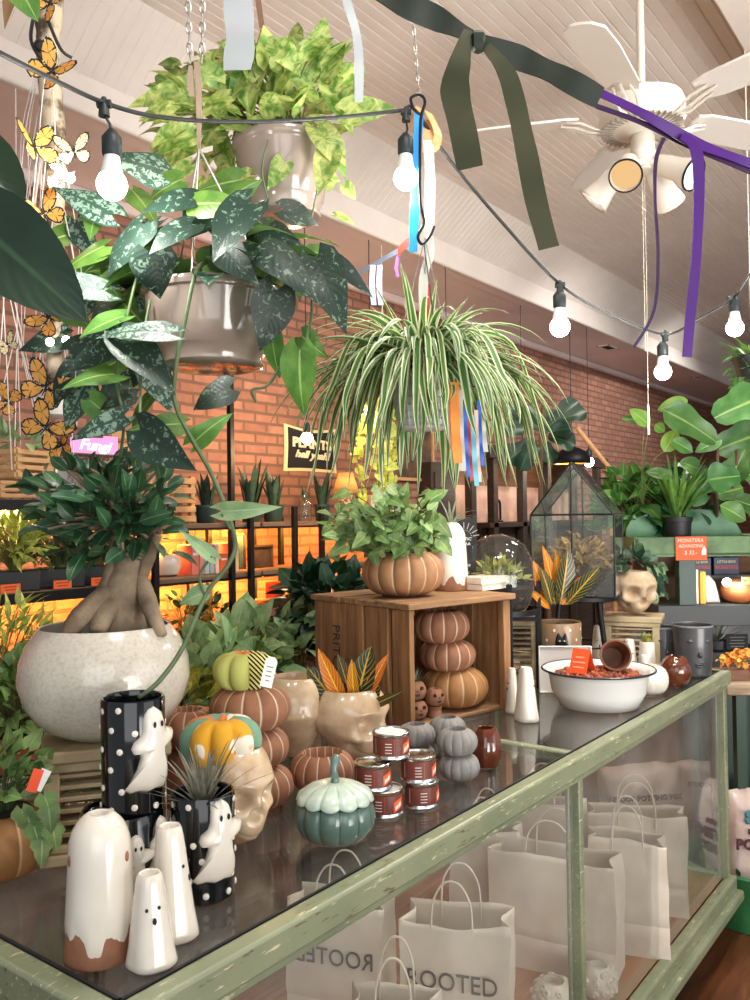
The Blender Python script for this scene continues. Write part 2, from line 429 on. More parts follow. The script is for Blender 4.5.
M_ = {}
M_['white_paint'] = mat('white_paint', c8(230, 220, 212), .55, col2=c8(222, 211, 202), vs=3)
M_['ceiling'] = mat('ceiling_paint', c8(232, 222, 214), .5, col2=c8(223, 212, 203), vs=2)
M_['soffit'] = mat('soffit_paint', c8(234, 216, 212), .6, col2=c8(227, 207, 202), vs=2)
M_['brick'] = brickmat('red_brick', c8(180, 128, 106), c8(152, 106, 88), c8(116, 92, 80), bw=.19, rh=.062, ms=.010)
M_['floor'] = wood('floor_boards', c8(64, 36, 20), c8(124, 74, 44), 0, 9, .35, .2, 10)
M_['sage'] = mat('sage_paint', c8(150, 160, 126), .4, col2=c8(120, 134, 106), vs=5, bump=.15, bs=40)
def sagemat():
    t = NT('worn_sage_paint'); vec = t.coord()
    c = t.mix(t.ramp(t.noise(vec, 4, 4), [(.35, 0), (.7, 1)]), c8(140, 145, 116), c8(112, 122, 96))
    chip = t.ramp(t.noise(t.coord((10, 60, 60)), 1.6, 6, .75), [(.60, 0), (.63, 1)])
    c = t.mix(chip, c, c8(206, 196, 160))
    chip2 = t.ramp(t.noise(t.coord((8, 50, 50)), 2.1, 5, .7), [(.62, 0), (.65, 1)])
    c = t.mix(chip2, c, c8(92, 74, 52))
    return t.done(t.bsdf(c, .38, 0, t.bump(chip, .3, .001)))
M_['sage'] = sagemat()
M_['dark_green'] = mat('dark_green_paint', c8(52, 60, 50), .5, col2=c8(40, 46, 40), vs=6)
M_['black_metal'] = mat('black_metal', c8(20, 20, 22), .45, .2, bump=.08, spec=.3)
M_['black_plastic'] = mat('black_plastic', c8(16, 17, 18), .5, bump=.05)
M_['cord'] = mat('black_cord', c8(28, 32, 32), .55)
M_['steel'] = mat('steel', (.42, .41, .39), .35, 1.0, bump=.03)
M_['tin'] = mat('tin_metal', (.72, .71, .68), .2, 1.0, bump=.04, bs=30)
M_['glass'] = glassy('case_glass', (.965, .98, .965), 1.1, .09)
M_['top_glass'] = glassy('counter_glass', (.965, .982, .97), 1.05, .03)
M_['cloche'] = glassy('clear_glass', (.96, .98, .96), 1.3, .03)
M_['ceramic_white'] = mat('white_glaze', c8(222, 215, 202), .18, coat=.5, col2=c8(210, 201, 186), vs=8, bump=.05, bs=25)
M_['ceramic_speck'] = mat('speckled_glaze', c8(205, 197, 182), .16, coat=.6, col2=c8(184, 173, 154), vs=150, lo=.45, hi=.75, bump=.12, bs=40)
M_['ceramic_black'] = mat('black_glaze', c8(8, 10, 14), .10, coat=.5, bump=.06, bs=18, spec=.4)
M_['dot'] = mat('dot_glaze', c8(228, 222, 208), .25)
M_['terracotta'] = mat('raw_clay', c8(148, 100, 72), .75, col2=c8(130, 86, 62), vs=30, bump=.1, bs=200)
M_['skull'] = mat('skull_glaze', c8(208, 184, 152), .2, coat=.6, col2=c8(172, 144, 112), vs=14, bump=.15, bs=30)
M_['skull_stone'] = mat('skull_stone', c8(200, 176, 146), .65, col2=c8(160, 134, 104), vs=16, bump=.2, bs=60)
M_['taupe_pot'] = mat('taupe_glaze', c8(142, 128, 117), .14, coat=.6, col2=c8(132, 118, 107), vs=5)
M_['taupe_band'] = mat('taupe_glaze_dark', c8(150, 128, 112), .3, coat=.3)
M_['pumpkin'] = lobemat('pumpkin_clay', c8(168, 122, 84), c8(214, 194, 160), .6)
M_['pumpkin_r'] = lobemat('pumpkin_red_clay', c8(152, 102, 74), c8(214, 192, 166), .7)
M_['pumpkin_o'] = lobemat('pumpkin_ochre_clay', c8(166, 116, 68), c8(206, 178, 134), .6)
M_['pumpkin_grey'] = lobemat('grey_concrete_pumpkin', c8(136, 132, 128), c8(112, 108, 106), .8, .1)
M_['pumpkin_teal'] = lobemat('teal_glaze', c8(88, 112, 102), c8(56, 76, 68), .22, .14, coat=.5)
M_['lid_teal'] = lobemat('pale_lid_glaze', c8(196, 212, 196), c8(140, 164, 148), .3, .12, coat=.4, bump=.5)
M_['brown_glaze'] = mat('brown_glaze', c8(96, 44, 22), .12, coat=.8, col2=c8(66, 28, 14), vs=14, bump=.35, bs=40)
M_['crate'] = wood('crate_wood', c8(104, 70, 42), c8(190, 140, 92), 2, 9, .8, .6, 18)
M_['crate_h'] = wood('crate_wood_lying', c8(104, 72, 46), c8(190, 146, 100), 0, 9, .8, .6, 18)
M_['pale_wood'] = wood('pale_wood', c8(176, 132, 86), c8(214, 172, 124), 0, 8, .7, .25)
M_['shelf_wood'] = wood('shelf_wood', c8(82, 66, 54), c8(138, 112, 92), 0, 8, .6, .25)
M_['dark_wood'] = wood('dark_wood', c8(34, 25, 20), c8(72, 52, 40), 0, 8, .6, .3)
M_['slat_wood'] = wood('slat_wood', c8(96, 60, 40), c8(148, 98, 64), 0, 8, .6, .3)
M_['shutter'] = mat('shutter_paint', c8(190, 172, 136), .6, col2=c8(150, 130, 96), vs=10, bump=.3, bs=50)
M_['deck'] = wood('deck_wood', c8(138, 84, 48), c8(204, 142, 90), 0, 7, .45, .15)
M_['paper'] = mat('white_paper', c8(226, 214, 198), .7, col2=c8(214, 200, 184), vs=9, bump=.35, bs=14, bd=.006)
M_['paper_handle'] = mat('twisted_paper', c8(224, 212, 194), .7)
M_['ink'] = mat('dark_ink', c8(52, 46, 44), .7)
M_['soil'] = mat('soil', c8(46, 34, 26), .95, col2=c8(24, 18, 14), vs=60, bump=.8, bs=80, bd=.006)
M_['bark'] = mat('ficus_bark', c8(158, 138, 112), .75, col2=c8(104, 86, 66), vs=14, bump=.7, bs=26, bd=.008, detail=8)
M_['stem'] = mat('green_stem', c8(92, 110, 58), .5, col2=c8(112, 96, 58), vs=30)
M_['vine'] = mat('vine_stem', c8(86, 104, 66), .5, col2=c8(66, 84, 50), vs=30)
M_['woody'] = mat('woody_stem', c8(96, 76, 54), .8, bump=.3)
M_['pot_green'] = mat('green_plastic_pot', c8(38, 62, 56), .45)
M_['pot_black'] = mat('black_plastic_pot', c8(26, 28, 30), .5)
M_['pot_terra'] = mat('terracotta_pot', c8(168, 92, 58), .75, bump=.1)
M_['bulb'] = emit('lit_bulb', (1.0, .95, .88), 22)
M_['bulb_warm'] = emit('lit_warm_bulb', (1.0, .72, .42), 26)
M_['socket'] = mat('socket_rubber', c8(26, 36, 38), .5)
M_['frost'] = mat('bulb_collar', c8(226, 226, 222), .35)
M_['white_plastic'] = mat('white_plastic', c8(226, 220, 210), .4)
M_['fan_white'] = mat('fan_enamel', c8(206, 197, 185), .4)
M_['blade'] = mat('fan_blade', c8(214, 206, 198), .4)
M_['orange'] = mat('orange_card', c8(226, 96, 42), .6)
M_['orange_glow'] = mat('orange_plastic', c8(240, 84, 40), .45)
M_['white'] = mat('white_matte', c8(232, 228, 222), .6)
M_['blk'] = mat('flat_black', c8(20, 19, 20), .7)
# foliage
L_ = {}
L_['gold'] = leafmat('gold_pothos_leaf', c8(104, 148, 62), c8(202, 212, 128), 'gold', vs=30, thr=.50, trans=.35)
L_['satin'] = leafmat('satin_leaf', c8(28, 50, 38), c8(112, 138, 116), 'blotch', vs=75, thr=.57, trans=.12, rough=.5, back=c8(104, 138, 76))
L_['satin2'] = leafmat('satin_silver_leaf', c8(40, 70, 54), c8(138, 164, 146), 'blotch', vs=100, thr=.49, trans=.12, rough=.5, back=c8(104, 138, 76))
L_['green'] = leafmat('mid_green_leaf', c8(74, 118, 48), c8(108, 150, 66), 'plain', vs=30, trans=.35, mid=c8(160, 190, 110))
L_['spider'] = leafmat('spider_leaf', c8(82, 126, 54), c8(226, 230, 190), 'edge', vs=30, trans=.25, hue=.08)
L_['ficus'] = leafmat('ficus_leaf', c8(30, 66, 44), c8(56, 92, 58), 'plain', vs=20, trans=.1, mid=c8(110, 140, 80), rough=.3)
L_['dark'] = leafmat('dark_leaf', c8(26, 56, 40), c8(44, 78, 52), 'plain', vs=20, trans=.12, mid=c8(80, 110, 70), rough=.35)
L_['ivy'] = leafmat('ivy_leaf', c8(84, 118, 62), c8(146, 172, 102), 'plain', vs=26, trans=.2, mid=c8(170, 190, 130))
L_['pale'] = leafmat('pale_leaf', c8(126, 160, 110), c8(176, 200, 150), 'plain', vs=22, trans=.2, mid=c8(180, 200, 150))
L_['lime'] = leafmat('lime_leaf', c8(150, 176, 66), c8(208, 214, 118), 'gold', vs=40, thr=.5, trans=.35)
L_['croton'] = leafmat('croton_leaf', c8(26, 44, 28), c8(186, 150, 58), 'veins', vs=30, trans=.1, rough=.3)
L_['croton_o'] = leafmat('croton_orange_leaf', c8(190, 104, 30), c8(236, 190, 70), 'veins', vs=30, trans=.15, rough=.35)
L_['fiddle'] = leafmat('fiddle_leaf', c8(58, 104, 46), c8(88, 136, 64), 'plain', vs=12, trans=.25, mid=c8(150, 180, 100), rough=.35)
L_['fiddle_l'] = leafmat('young_fiddle_leaf', c8(108, 162, 58), c8(146, 190, 84), 'plain', vs=12, trans=.4, mid=c8(180, 206, 120))
L_['snake'] = leafmat('snake_leaf', c8(24, 44, 36), c8(48, 72, 54), 'plain', vs=40, trans=.03)
L_['air'] = leafmat('air_plant_leaf', c8(122, 134, 110), c8(158, 166, 140), 'plain', vs=40, trans=.05, rough=.6)
L_['air_dk'] = leafmat('dark_air_plant_leaf', c8(98, 100, 86), c8(138, 134, 116), 'plain', vs=40, trans=.05, rough=.6)
L_['moss'] = leafmat('moss', c8(122, 132, 58), c8(176, 168, 88), 'plain', vs=40, trans=.15, rough=.8)
L_['dry'] = leafmat('dry_moss', c8(142, 112, 66), c8(186, 156, 100), 'plain', vs=40, trans=.15, rough=.8)
L_['croton_y'] = leafmat('yellow_green_leaf', c8(112, 132, 50), c8(214, 196, 84), 'gold', vs=26, thr=.5, trans=.25)
# ---------------------------------------------------------------- camera
cam = bpy.data.cameras.new('camera'); co = bpy.data.objects.new('camera', cam); COL.objects.link(co)
cam.sensor_fit = 'VERTICAL'; cam.sensor_height = 36; cam.sensor_width = 27; cam.lens = 36*FPX/1000; cam.clip_start = .02
co.matrix_world = Matrix(((RT.x, UP.x, -FWD.x, 0), (RT.y, UP.y, -FWD.y, 0), (RT.z, UP.z, -FWD.z, CAMZ), (0, 0, 0, 1)))
S.camera = co
S.view_settings.view_transform = 'Standard'; S.view_settings.look = 'None'; S.view_settings.gamma = 1
S.view_settings.use_curve_mapping = False
S.view_settings.exposure = 0.30
S.cycles.use_denoising = True
S.cycles.max_bounces = 10; S.cycles.transparent_max_bounces = 16; S.cycles.caustics_reflective = False; S.cycles.caustics_refractive = False
S.cycles.sample_clamp_indirect = 6

# ---------------------------------------------------------------- room
WY = 3.6; SOF = 3.2; SY = 2.88; CY = 2.60; CZ = 3.56; X0, X1 = -1.6, 13.0
struct(MB().box2((X0, -3.2, -.1), (X1, WY+.2, 0)).build('floor', M_['floor'], smooth=0))
struct(MB().box2((X0, WY, 0), (X1, WY+.2, SOF+.2)).build('wall_back', M_['brick'], smooth=0))
struct(MB().box2((X1, -3.2, 0), (X1+.2, WY+.2, SOF+.6)).build('wall_right', brickmat('end_brick', c8(150, 96, 74), c8(124, 78, 60), c8(132, 110, 96), axis='yz'), smooth=0))
m = MB().box2((X0, SY, SOF), (X1, WY+.2, SOF+.06))
m.box2((X0, SY-.02, SOF-.012), (X1, SY+.10, SOF+.13))
struct(m.build('trim_1', M_['soffit'], smooth=0)); 
struct(MB().box2((X0, SY-.03, SOF-.02), (X1, SY+.012, SOF+.135)).build('trim_2', M_['white_paint'], bevel=.012))
struct(MB().box2((X0, WY-.07, SOF-.06), (X1, WY, SOF)).build('trim_3', M_['soffit'], bevel=.02))
def grooves(a, b, along, length, step, gw, gd, nrm):
    """board panel from a to b (across the boards), extruded along a direction, with V grooves"""
    a, b = V(a), V(b); L = (b-a).length; d = (b-a)/L; n = int(L/step); pts = []
    for i in range(n):
        pts += [a+d*(i*step), a+d*(i*step+step-gw), a+d*(i*step+step-gw/2)+V(nrm)*gd]
    pts.append(b)
    mb = MB(); k = len(pts); al = V(along)*length
    mb.add(pts+[p+al for p in pts], [(i, i+1, k+i+1, k+i) for i in range(k-1)])
    return mb
struct(grooves((X0, CY, CZ), (X0, -3.2, CZ), (1, 0, 0), X1-X0, .052, .009, .007, (0, 0, 1)).build('ceiling', M_['ceiling'], smooth=0))
struct(grooves((X0, SY, SOF+.13), (X1, SY, SOF+.13), (0, CY-SY, CZ-SOF-.13), 1, .052, .007, .004, (0, .6, .6)).build('ceiling', M_['white_paint'], smooth=0))
p = W(742, 14, 3.3)
struct(MB().box2((p.x-3, p.y-.5, CZ-.16), (X1, p.y+.0, CZ-.0)).build('trim_4', M_['white_paint'], smooth=0))
# vents and a downlight ring
def vent(px, py, lab):
    q = P(px, py, SOF); t = thing('ceiling_vent', lab, 'vent', (q.x, q.y, SOF))
    m = MB()
    for sx, sy, w, h in ((0, .055, .26, .02), (0, -.055, .26, .02), (.12, 0, .02, .13), (-.12, 0, .02, .13)): m.box((sx, sy, -.006), (w, h, .012))
    m.build('frame', M_['soffit'], t, bevel=.002)
    m = MB()
    for i in range(6): m.box((0, -.04+i*.016, -.004), (.22, .005, .006))
    m.build('louvre', M_['dark_wood'], t)
vent(608, 347, 'small dark ceiling vent under the soffit between two hanging bulbs')
vent(700, 377, 'small dark ceiling vent at the right end of the soffit')
vent(283, 262, 'dark ceiling vent above the hanging spider plant')
# ---------------------------------------------------------------- light
w = bpy.data.worlds.new('world'); S.world = w; w.use_nodes = True
bg = w.node_tree.nodes['Background']; bg.inputs[0].default_value = (.93, .96, 1.0, 1); bg.inputs[1].default_value = .38
def area(name, loc, target, size, power, col=(1, 1, 1), sy=None, spread=PI):
    l = bpy.data.lights.new(name, 'AREA'); l.energy = power; l.color = col; l.size = size; l.spread = spread
    if sy: l.shape = 'RECTANGLE'; l.size_y = sy
    o = bpy.data.objects.new(name, l); COL.objects.link(o); o.location = loc
    d = V(target)-V(loc); o.rotation_euler = d.to_track_quat('-Z', 'Y').to_euler(); return o
def point(name, loc, power, col=(1, .9, .75), r=.03):
    l = bpy.data.lights.new(name, 'POINT'); l.energy = power; l.color = col; l.shadow_soft_size = r
    o = bpy.data.objects.new(name, l); COL.objects.link(o); o.location = loc; return o
def spot(name, loc, target, power, col, ang=80, blend=.6, r=.05):
    l = bpy.data.lights.new(name, 'SPOT'); l.energy = power; l.color = col; l.spot_size = math.radians(ang); l.spot_blend = blend; l.shadow_soft_size = r
    o = bpy.data.objects.new(name, l); COL.objects.link(o); o.location = loc
    o.rotation_euler = (V(target)-V(loc)).to_track_quat('-Z', 'Y').to_euler(); return o
area('ceiling_fill', (1.2, -2.7, 1.0), (3.6, 1.9, 3.55), 2.6, 52, (1, .97, .93), 1.6, math.radians(95))  # unseen fill lamp added to lift the ceiling brightness
# shop-front daylight behind the viewer and added overhead fill lamps without fixtures
area('shopfront_daylight', (-1.4, -1.2, 2.0), (2.2, 1.8, 1.2), 2.6, 34, (.95, .97, 1), 2.2)
area('side_daylight', (2.6, -2.9, 2.0), (2.4, 1.4, .9), 3.2, 22, (.97, .98, 1), 1.8)
for i, (x, y, pw, tx, ty, tz) in enumerate(((.9, .4, 36, .2, .6, 0), (2.6, .3, 38, .2, .6, 0), (4.4, .9, 42, .2, .6, 0))):
    area('overhead_fill', (x, y, 3.4), (x+tx, y+ty, tz), .5, pw, (1, .94, .87))
for x, y, pw in ((5.6, .8, 380), (8.0, .8, 600)): spot('far_wall_fill', (x, y, 3.45), (x+1.2, 3.6, 1.7), pw, (1, .97, .94), 72, .7, .08)  # spots added to brighten the dim far brick wall, no fixtures there
# ---------------------------------------------------------------- the display case
CX0, CX1, CY0, CY1, CZT, MX = .655, 3.31, .90, 1.86, 1.0, 2.0
DECK = .24
case = thing('display_case', 'long glass display counter with worn sage green frame', 'display case', ((CX0+CX1)/2, (CY0+CY1)/2, 0))
oc = case.location.copy()
def cpart(mb, name, m, **k): return mb.build(name, m, case, org=oc, **k)
RW = .036
m = MB()                                                     # top frame: moulded rails round two panes
zt, zb = CZT+.004, CZT-.046
for lo, hi in (((CX0-RW, CY0-RW, zb), (CX1+RW, CY0, zt)), ((CX0-RW, CY1, zb), (CX1+RW, CY1+RW, zt)),
               ((CX0-RW, CY0, zb), (CX0, CY1, zt)), ((CX1, CY0, zb), (CX1+RW, CY1, zt)),
               ((MX-.014, CY0, zb+.02), (MX+.014, CY1, zt))): m.box2(lo, hi)
cpart(m, 'top_frame', M_['sage'], bevel=.006)
m = MB()                                                     # lower moulding of the top rail
for lo, hi in (((CX0-.024, CY0-.024, zb-.018), (CX1+.024, CY0-.002, zb)), ((CX0-.024, CY0, zb-.018), (CX0-.002, CY1, zb)), ((CX1+.002, CY0, zb-.018), (CX1+.024, CY1, zb))): m.box2(lo, hi)
cpart(m, 'rail_moulding', M_['sage'], bevel=.004)
m = MB()
for lo, hi in (((CX0-.001, CY0-.0005, zt-.003), (CX1+.001, CY0+.004, zt+.0008)), ((CX0-.001, CY0, zt-.003), (CX0+.004, CY1, zt+.0008)), ((CX1-.004, CY0, zt-.003), (CX1+.001, CY1, zt+.0008))): m.box2(lo, hi)
cpart(m, 'glazing_seal', M_['blk'])
for a, b in ((CX0, MX-.014), (MX+.014, CX1)):
    cpart(MB().box2((a+.004, CY0+.004, CZT-.008), (b-.004, CY1, CZT)), 'glass_top', M_['top_glass'], smooth=0)
for x in (CX0, MX, CX1):
    for y in (CY0, CY1):
        fr = y == CY0
        ww = .030 if not (fr and x == MX) else .024
        mm = MB().box2((x-ww/2 - (.006 if x == CX0 else 0), y-.022 if fr else y-.01, .22), (x+ww/2 + (.006 if x == CX1 else 0), y+.004 if fr else y+.03, zb))
        mm.box2((x-ww/2-.007, y+.004 if fr else y-.016, .24), (x+ww/2+.007, y+.014 if fr else y-.01, zb))
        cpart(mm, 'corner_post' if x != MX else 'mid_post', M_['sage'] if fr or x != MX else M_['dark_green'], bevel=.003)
for a, b in ((CX0+.02, MX-.02), (MX+.02, CX1-.02)):
    cpart(MB().box2((a, CY0-.006, .25), (b, CY0-.002, zb)), 'front_glass', M_['glass'], smooth=0)
    cpart(MB().box2((a, CY1+.006, .25), (b, CY1+.010, zb)), 'back_glass', M_['glass'], smooth=0)
for x in (CX0-.004, CX1):
    cpart(MB().box2((x, CY0+.01, .25), (x+.004, CY1-.01, zb)), 'side_glass', M_['glass'], smooth=0)
m = MB()
for lo, hi in (((CX0-RW, CY0-RW-.006, .175), (CX1+RW, CY0-.004, .245)), ((CX0-RW, CY1+.004, .175), (CX1+RW, CY1+RW, .245)), ((CX0-RW, CY0, .175), (CX0, CY1, .245)), ((CX1, CY0, .175), (CX1+RW, CY1, .245))): m.box2(lo, hi)
cpart(m, 'bottom_rail', M_['sage'], bevel=.008)
m = MB()
m.box2((CX0-RW-.02, CY0-RW-.026, .15), (CX1+RW+.02, CY0-RW+.01, .19))
m.box2((CX0-RW-.02, CY0-RW, .15), (CX0-RW+.01, CY1+RW, .19)); m.box2((CX1+RW-.01, CY0-RW, .15), (CX1+RW+.02, CY1+RW, .19))
cpart(m, 'base_moulding', M_['sage'], bevel=.01)
cpart(MB().box2((CX0, CY0, .20), (CX1, CY1, DECK)), 'deck', M_['deck'], smooth=0)
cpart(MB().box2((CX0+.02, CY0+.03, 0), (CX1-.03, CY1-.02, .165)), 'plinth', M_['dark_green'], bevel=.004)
for a, b in ((CX0+.05, CX0+.62), (CX0+.60, MX-.03), (MX+.03, MX+.70), (MX+.68, CX1-.03)):   # sliding back doors, wood framed
    m = MB(); y = CY1-.028
    for lo, hi in (((a, y, DECK), (a+.035, y+.014, zb)), ((b-.035, y, DECK), (b, y+.014, zb)), ((a, y, DECK), (b, y+.014, DECK+.03)), ((a, y, zb-.03), (b, y+.014, zb))): m.box2(lo, hi)
    cpart(m, 'sliding_door', M_['dark_wood'], bevel=.002)

# ---------------------------------------------------------------- paper bags in the case
def paper_bag(lab, px, ytop, w, d, h, rotz, text=None, mirror=False, rumple=.004, tilt=0):
    q = CAMP + ray(px, 500)*ytop
    q.x = min(max(q.x, CX0+.16), CX1-.16); q.y = min(max(q.y, CY0+.1), CY1-.14)
    loc = V((q.x, q.y, DECK+.0005))
    t = thing('paper_bag', lab, 'paper bag', loc, rotz, 'white paper bags in the display case')
    mb = MB(); ny = 22
    ring = []
    nx, nd = 16, 7
    for i in range(nx): ring.append((-w/2+w*i/nx, -d/2, 0))
    for i in range(nd): ring.append((w/2, -d/2+d*i/nd, 1))
    for i in range(nx): ring.append((w/2-w*i/nx, d/2, 0))
    for i in range(nd): ring.append((-w/2, d/2-d*i/nd, 1))
    n = len(ring); vs = []
    sd = random.random()*50
    for k in range(ny+1):
        z = h*k/ny
        for (x, y, g) in ring:
            fold = 0
            if g: fold = -.028*(z/h)**1.5*(1-abs(y)/(d/2))*(1 if x > 0 else -1)
            nz = mnoise.noise_vector(V((x*7+sd, y*7, z*6)))*rumple*1.3*(1+1.4*z/h) + mnoise.noise_vector(V((x*24+sd, y*24, z*19)))*rumple*.7
            top = (nz.x*1.5 if k == ny else 0)
            vs.append((x+fold+nz.x, y*(1-.10*z/h)+nz.y + (.005 if abs(z-h*.28) < h/ny*.5 else 0)*(1 if y < 0 else -1), z+top))
    fs = [(k*n+i, k*n+(i+1) % n, (k+1)*n+(i+1) % n, (k+1)*n+i) for k in range(ny) for i in range(n)] + [tuple(range(n-1, -1, -1))]
    mb.add(vs, fs); mb.build('bag_body', M_['paper'], t, smooth=25, solid=.0012)
    for s_ in (-1, 1):
        y = s_*(d/2*.88-.002); pts = spline([(-w*.19, y, h*.86), (-w*.19, y, h*1.0), (-w*.17, y*.96, h+.055), (-w*.09, y*.92, h+.095), (0, y*.9, h+.105), (w*.09, y*.92, h+.095), (w*.17, y*.96, h+.055), (w*.19, y, h), (w*.19, y, h*.86)], 5)
        MB().tube(pts, .0027, 6).build('bag_handle', M_['paper_handle'], t)
    if text:
        lettering(text, .062, M_['ink'], t, (.0 , -d/2*.97-.006, h*.62), (PI/2, 0, 0 if not mirror else 0), 'bag_lettering', sx=-.9 if mirror else .9, ext=.0012)
    return t
fz = lambda dx=0: _t-PI/2+dx
paper_bag('white paper carrier at the far right of the case beside the end post', 640, 2.66, .24, .13, .345, fz(-.3))
paper_bag('big white paper carrier at the back right of the case, behind the end one', 630, 2.97, .32, .13, .33, fz(-.25))
paper_bag('wide white paper carrier standing behind the middle post', 548, 2.60, .38, .15, .34, fz(-.45))
paper_bag('white paper carrier in the second row left of the middle post', 536, 3.02, .30, .12, .36, fz(-.4))
paper_bag('white paper carrier with readable shop lettering, handles raised', 450, 2.17, .27, .15, .35, fz(-.28), 'ROOTED')
paper_bag('small white paper carrier at the very front, cut off by the photo edge', 388, 1.84, .20, .12, .33, fz(-.1), rumple=.005)
paper_bag('white paper carrier at the left back of the case with reversed lettering', 335, 2.3, .27, .13, .34, fz(-.3), 'ROOTED', True)
paper_bag('white paper carrier at the back of the case between two handles', 480, 2.75, .22, .12, .36, fz(-.3))

# textured white barnacle balls on the deck
def barnacle(lab, px, py, r):
    q = CAMP + ray(px, 500)*py; q.z = DECK+.0005; t = thing('textured_pot', lab, 'pot', (q.x, q.y, DECK), facing(q))
    m = MB(); m.lathe([(r*.55, 0), (r*.85, r*.25), (r, r*.75), (r*.9, r*1.25), (r*.55, r*1.6), (r*.45, r*1.62), (r*.42, r*1.3), (0, r*1.2)], 28, wob=None); m.build('pot_body', M_['ceramic_white'], t)
    m = MB()
    for i in range(70):
        u = rdir(-.6, .75); c = V((u.x*r*.96, u.y*r*.96, r*.82+u.z*r*.86)); a = random.uniform(.10, .19)*r
        M = Matrix.Translation(c) @ u.to_track_quat('Z', 'Y').to_matrix().to_4x4()
        m.lathe([(a*1.25, -a*.5), (a, a*.5), (a*.6, a*.75), (a*.4, a*.3), (0, a*.1)], 7, M=M, caps=False)
    o = m.build('barnacle_relief', M_['ceramic_white'], t); o['kind'] = 'stuff'
    return t
barnacle('knobbly white ceramic ball pot inside case, left of middle post', 545, 2.32, .062)
barnacle('knobbly white ceramic ball pot inside case, right of middle post', 590, 2.42, .054)
# white drift wood / shells in the left end of the case
q = P(8, 990, .5)
t = thing('shell_ornament', 'pale ribbed shell ornament inside the left end of the case', 'ornament', (max(q.x, CX0+.06), max(min(q.y, CY1-.1), CY0+.1), DECK), 0)
m = MB(); m.lathe([(.02, 0), (.06, .02), (.075, .06), (.05, .10), (.0, .115)], 32, 14, .12); m.build('shell_body', M_['ceramic_speck'], t)
q2 = V((CX0+.30, CY0+.42, DECK))
t = thing('amethyst_cluster', 'purple crystal cluster low in the left half of the case', 'crystal', q2)
m = MB(); m.lathe([(.09, 0), (.10, .02), (.08, .05), (0, .06)], 14); m.build('rock_base', mat('geode_rock', c8(120, 110, 108), .8, bump=.4), t)
m = MB()
for i in range(40):
    u = rdir(.25, 1); M = Matrix.Translation(V((u.x*.07, u.y*.07, .03+u.z*.02))) @ u.to_track_quat('Z', 'Y').to_matrix().to_4x4()
    h_ = random.uniform(.03, .06); m.lathe([(.010, 0), (.010, h_*.7), (0, h_)], 6, M=M)
m.build('crystal_points', mat('amethyst', c8(112, 84, 124), .15, coat=.5), t, smooth=0)
# ---------------------------------------------------------------- ghosts and polka dot pots
GH = [(.02,1.0),(-.06,.975),(-.11,.92),(-.135,.84),(-.14,.74),(-.17,.66),(-.26,.60),(-.30,.53),(-.27,.47),(-.19,.48),(-.17,.42),(-.22,.28),(-.32,.13),(-.39,.05),(-.32,.01),(-.2,.03),(-.08,.0),(.05,.02),(.14,0),(.20,.06),(.21,.2),(.17,.36),(.16,.5),(.24,.55),(.35,.585),(.41,.63),(.38,.69),(.26,.70),(.15,.735),(.15,.85),(.11,.95)]
def ghost_relief(par, h, r, z, a, name='ghost_relief', dep_=.016, m='ceramic_white', flip=1):
    M = Matrix.Rotation(a, 4, 'Z') @ Matrix.Translation((0, 0, z))
    mb = MB(); n = len(GH); vs = []
    cen = V((0, .52)); rings = (1.0, .93, .8, .55, .25)
    def wrap(x, y, zz): 
        q = x/r*.8; return ((r+y)*math.sin(q)/.9, -(r+y)*math.cos(q)-.0, zz)
    vs += [wrap((cen.x+(V(p)-cen).x)*h*flip, -.004, p[1]*h) for p in GH]
    for s_ in rings:
        for p in GH:
            d = V(p)-cen; dl = d*s_
            vs.append(wrap((cen.x+dl.x)*h*flip, dep_*math.sqrt(max(0, 1-s_**3)), (cen.y+dl.y)*h))
    vs.append(wrap(cen.x, dep_, cen.y*h)); L = len(vs)-1; fs = []
    for k in range(len(rings)):
        for i in range(n): 
            q = (k*n+i, (k+1)*n+i, (k+1)*n+(i+1) % n, k*n+(i+1) % n); fs.append(q if flip > 0 else q[::-1])
    for i in range(n):
        q = (len(rings)*n+i, L, len(rings)*n+(i+1) % n); fs.append(q if flip > 0 else q[::-1])
    mb.add(vs, fs, M=M); o = mb.build(name, M_[m], par, smooth=70)
    e = MB()
    for sx in (-.035, .055):
        p = wrap(sx*h*flip, dep_*.93, .80*h); e.ball(p, (h*.020, h*.012, h*.038), 10, 8, M=M)
    e.build('eye', M_['blk'], o)
    return o
def polka_pot(name, lab, cat, loc, r, h, rotz, ghosts, grp=None, inner=None, taper=.97):
    t = thing(name, lab, cat, loc, rotz, grp)
    inner = inner or h*.5
    m = MB(); m.lathe([(r*taper-.004, 0), (r*taper, .004), (r*.985, h*.5), (r, h-.004), (r-.002, h), (r-.005, h-.001), (r-.007, h-.01), (r-.008, h-inner), (0, h-inner)], 48)
    d = m; nr = max(3, int(h/.027)); na = 8
    for k in range(nr):
        for j in range(na):
            a = 2*PI*(j+.5*(k % 2)+random.uniform(-.12, .12))/na; z = h*(k+.5)/nr+random.uniform(-.004, .004)
            if any(abs((a-g+PI) % (2*PI)-PI) < .55 and z < zz+hh and z > zz for g, zz, hh in [(gg-PI/2, z0, h0) for gg, z0, h0 in ghosts]): continue
            M = Matrix.Rotation(a, 4, 'Z') @ Matrix.Translation((r*.985, 0, z)) @ Matrix.Rotation(PI/2, 4, 'Y')
            d.lathe([(.0052, -.002), (.0050, .0012), (.003, .0020), (0, .0022)], 10, M=M, caps=False, mi=1)
    m.build('pot_body', [M_['ceramic_black'], M_['dot']], t)
    for g, z0, h0 in ghosts: ghost_relief(t, h0, r*.985, z0, g)
    return t
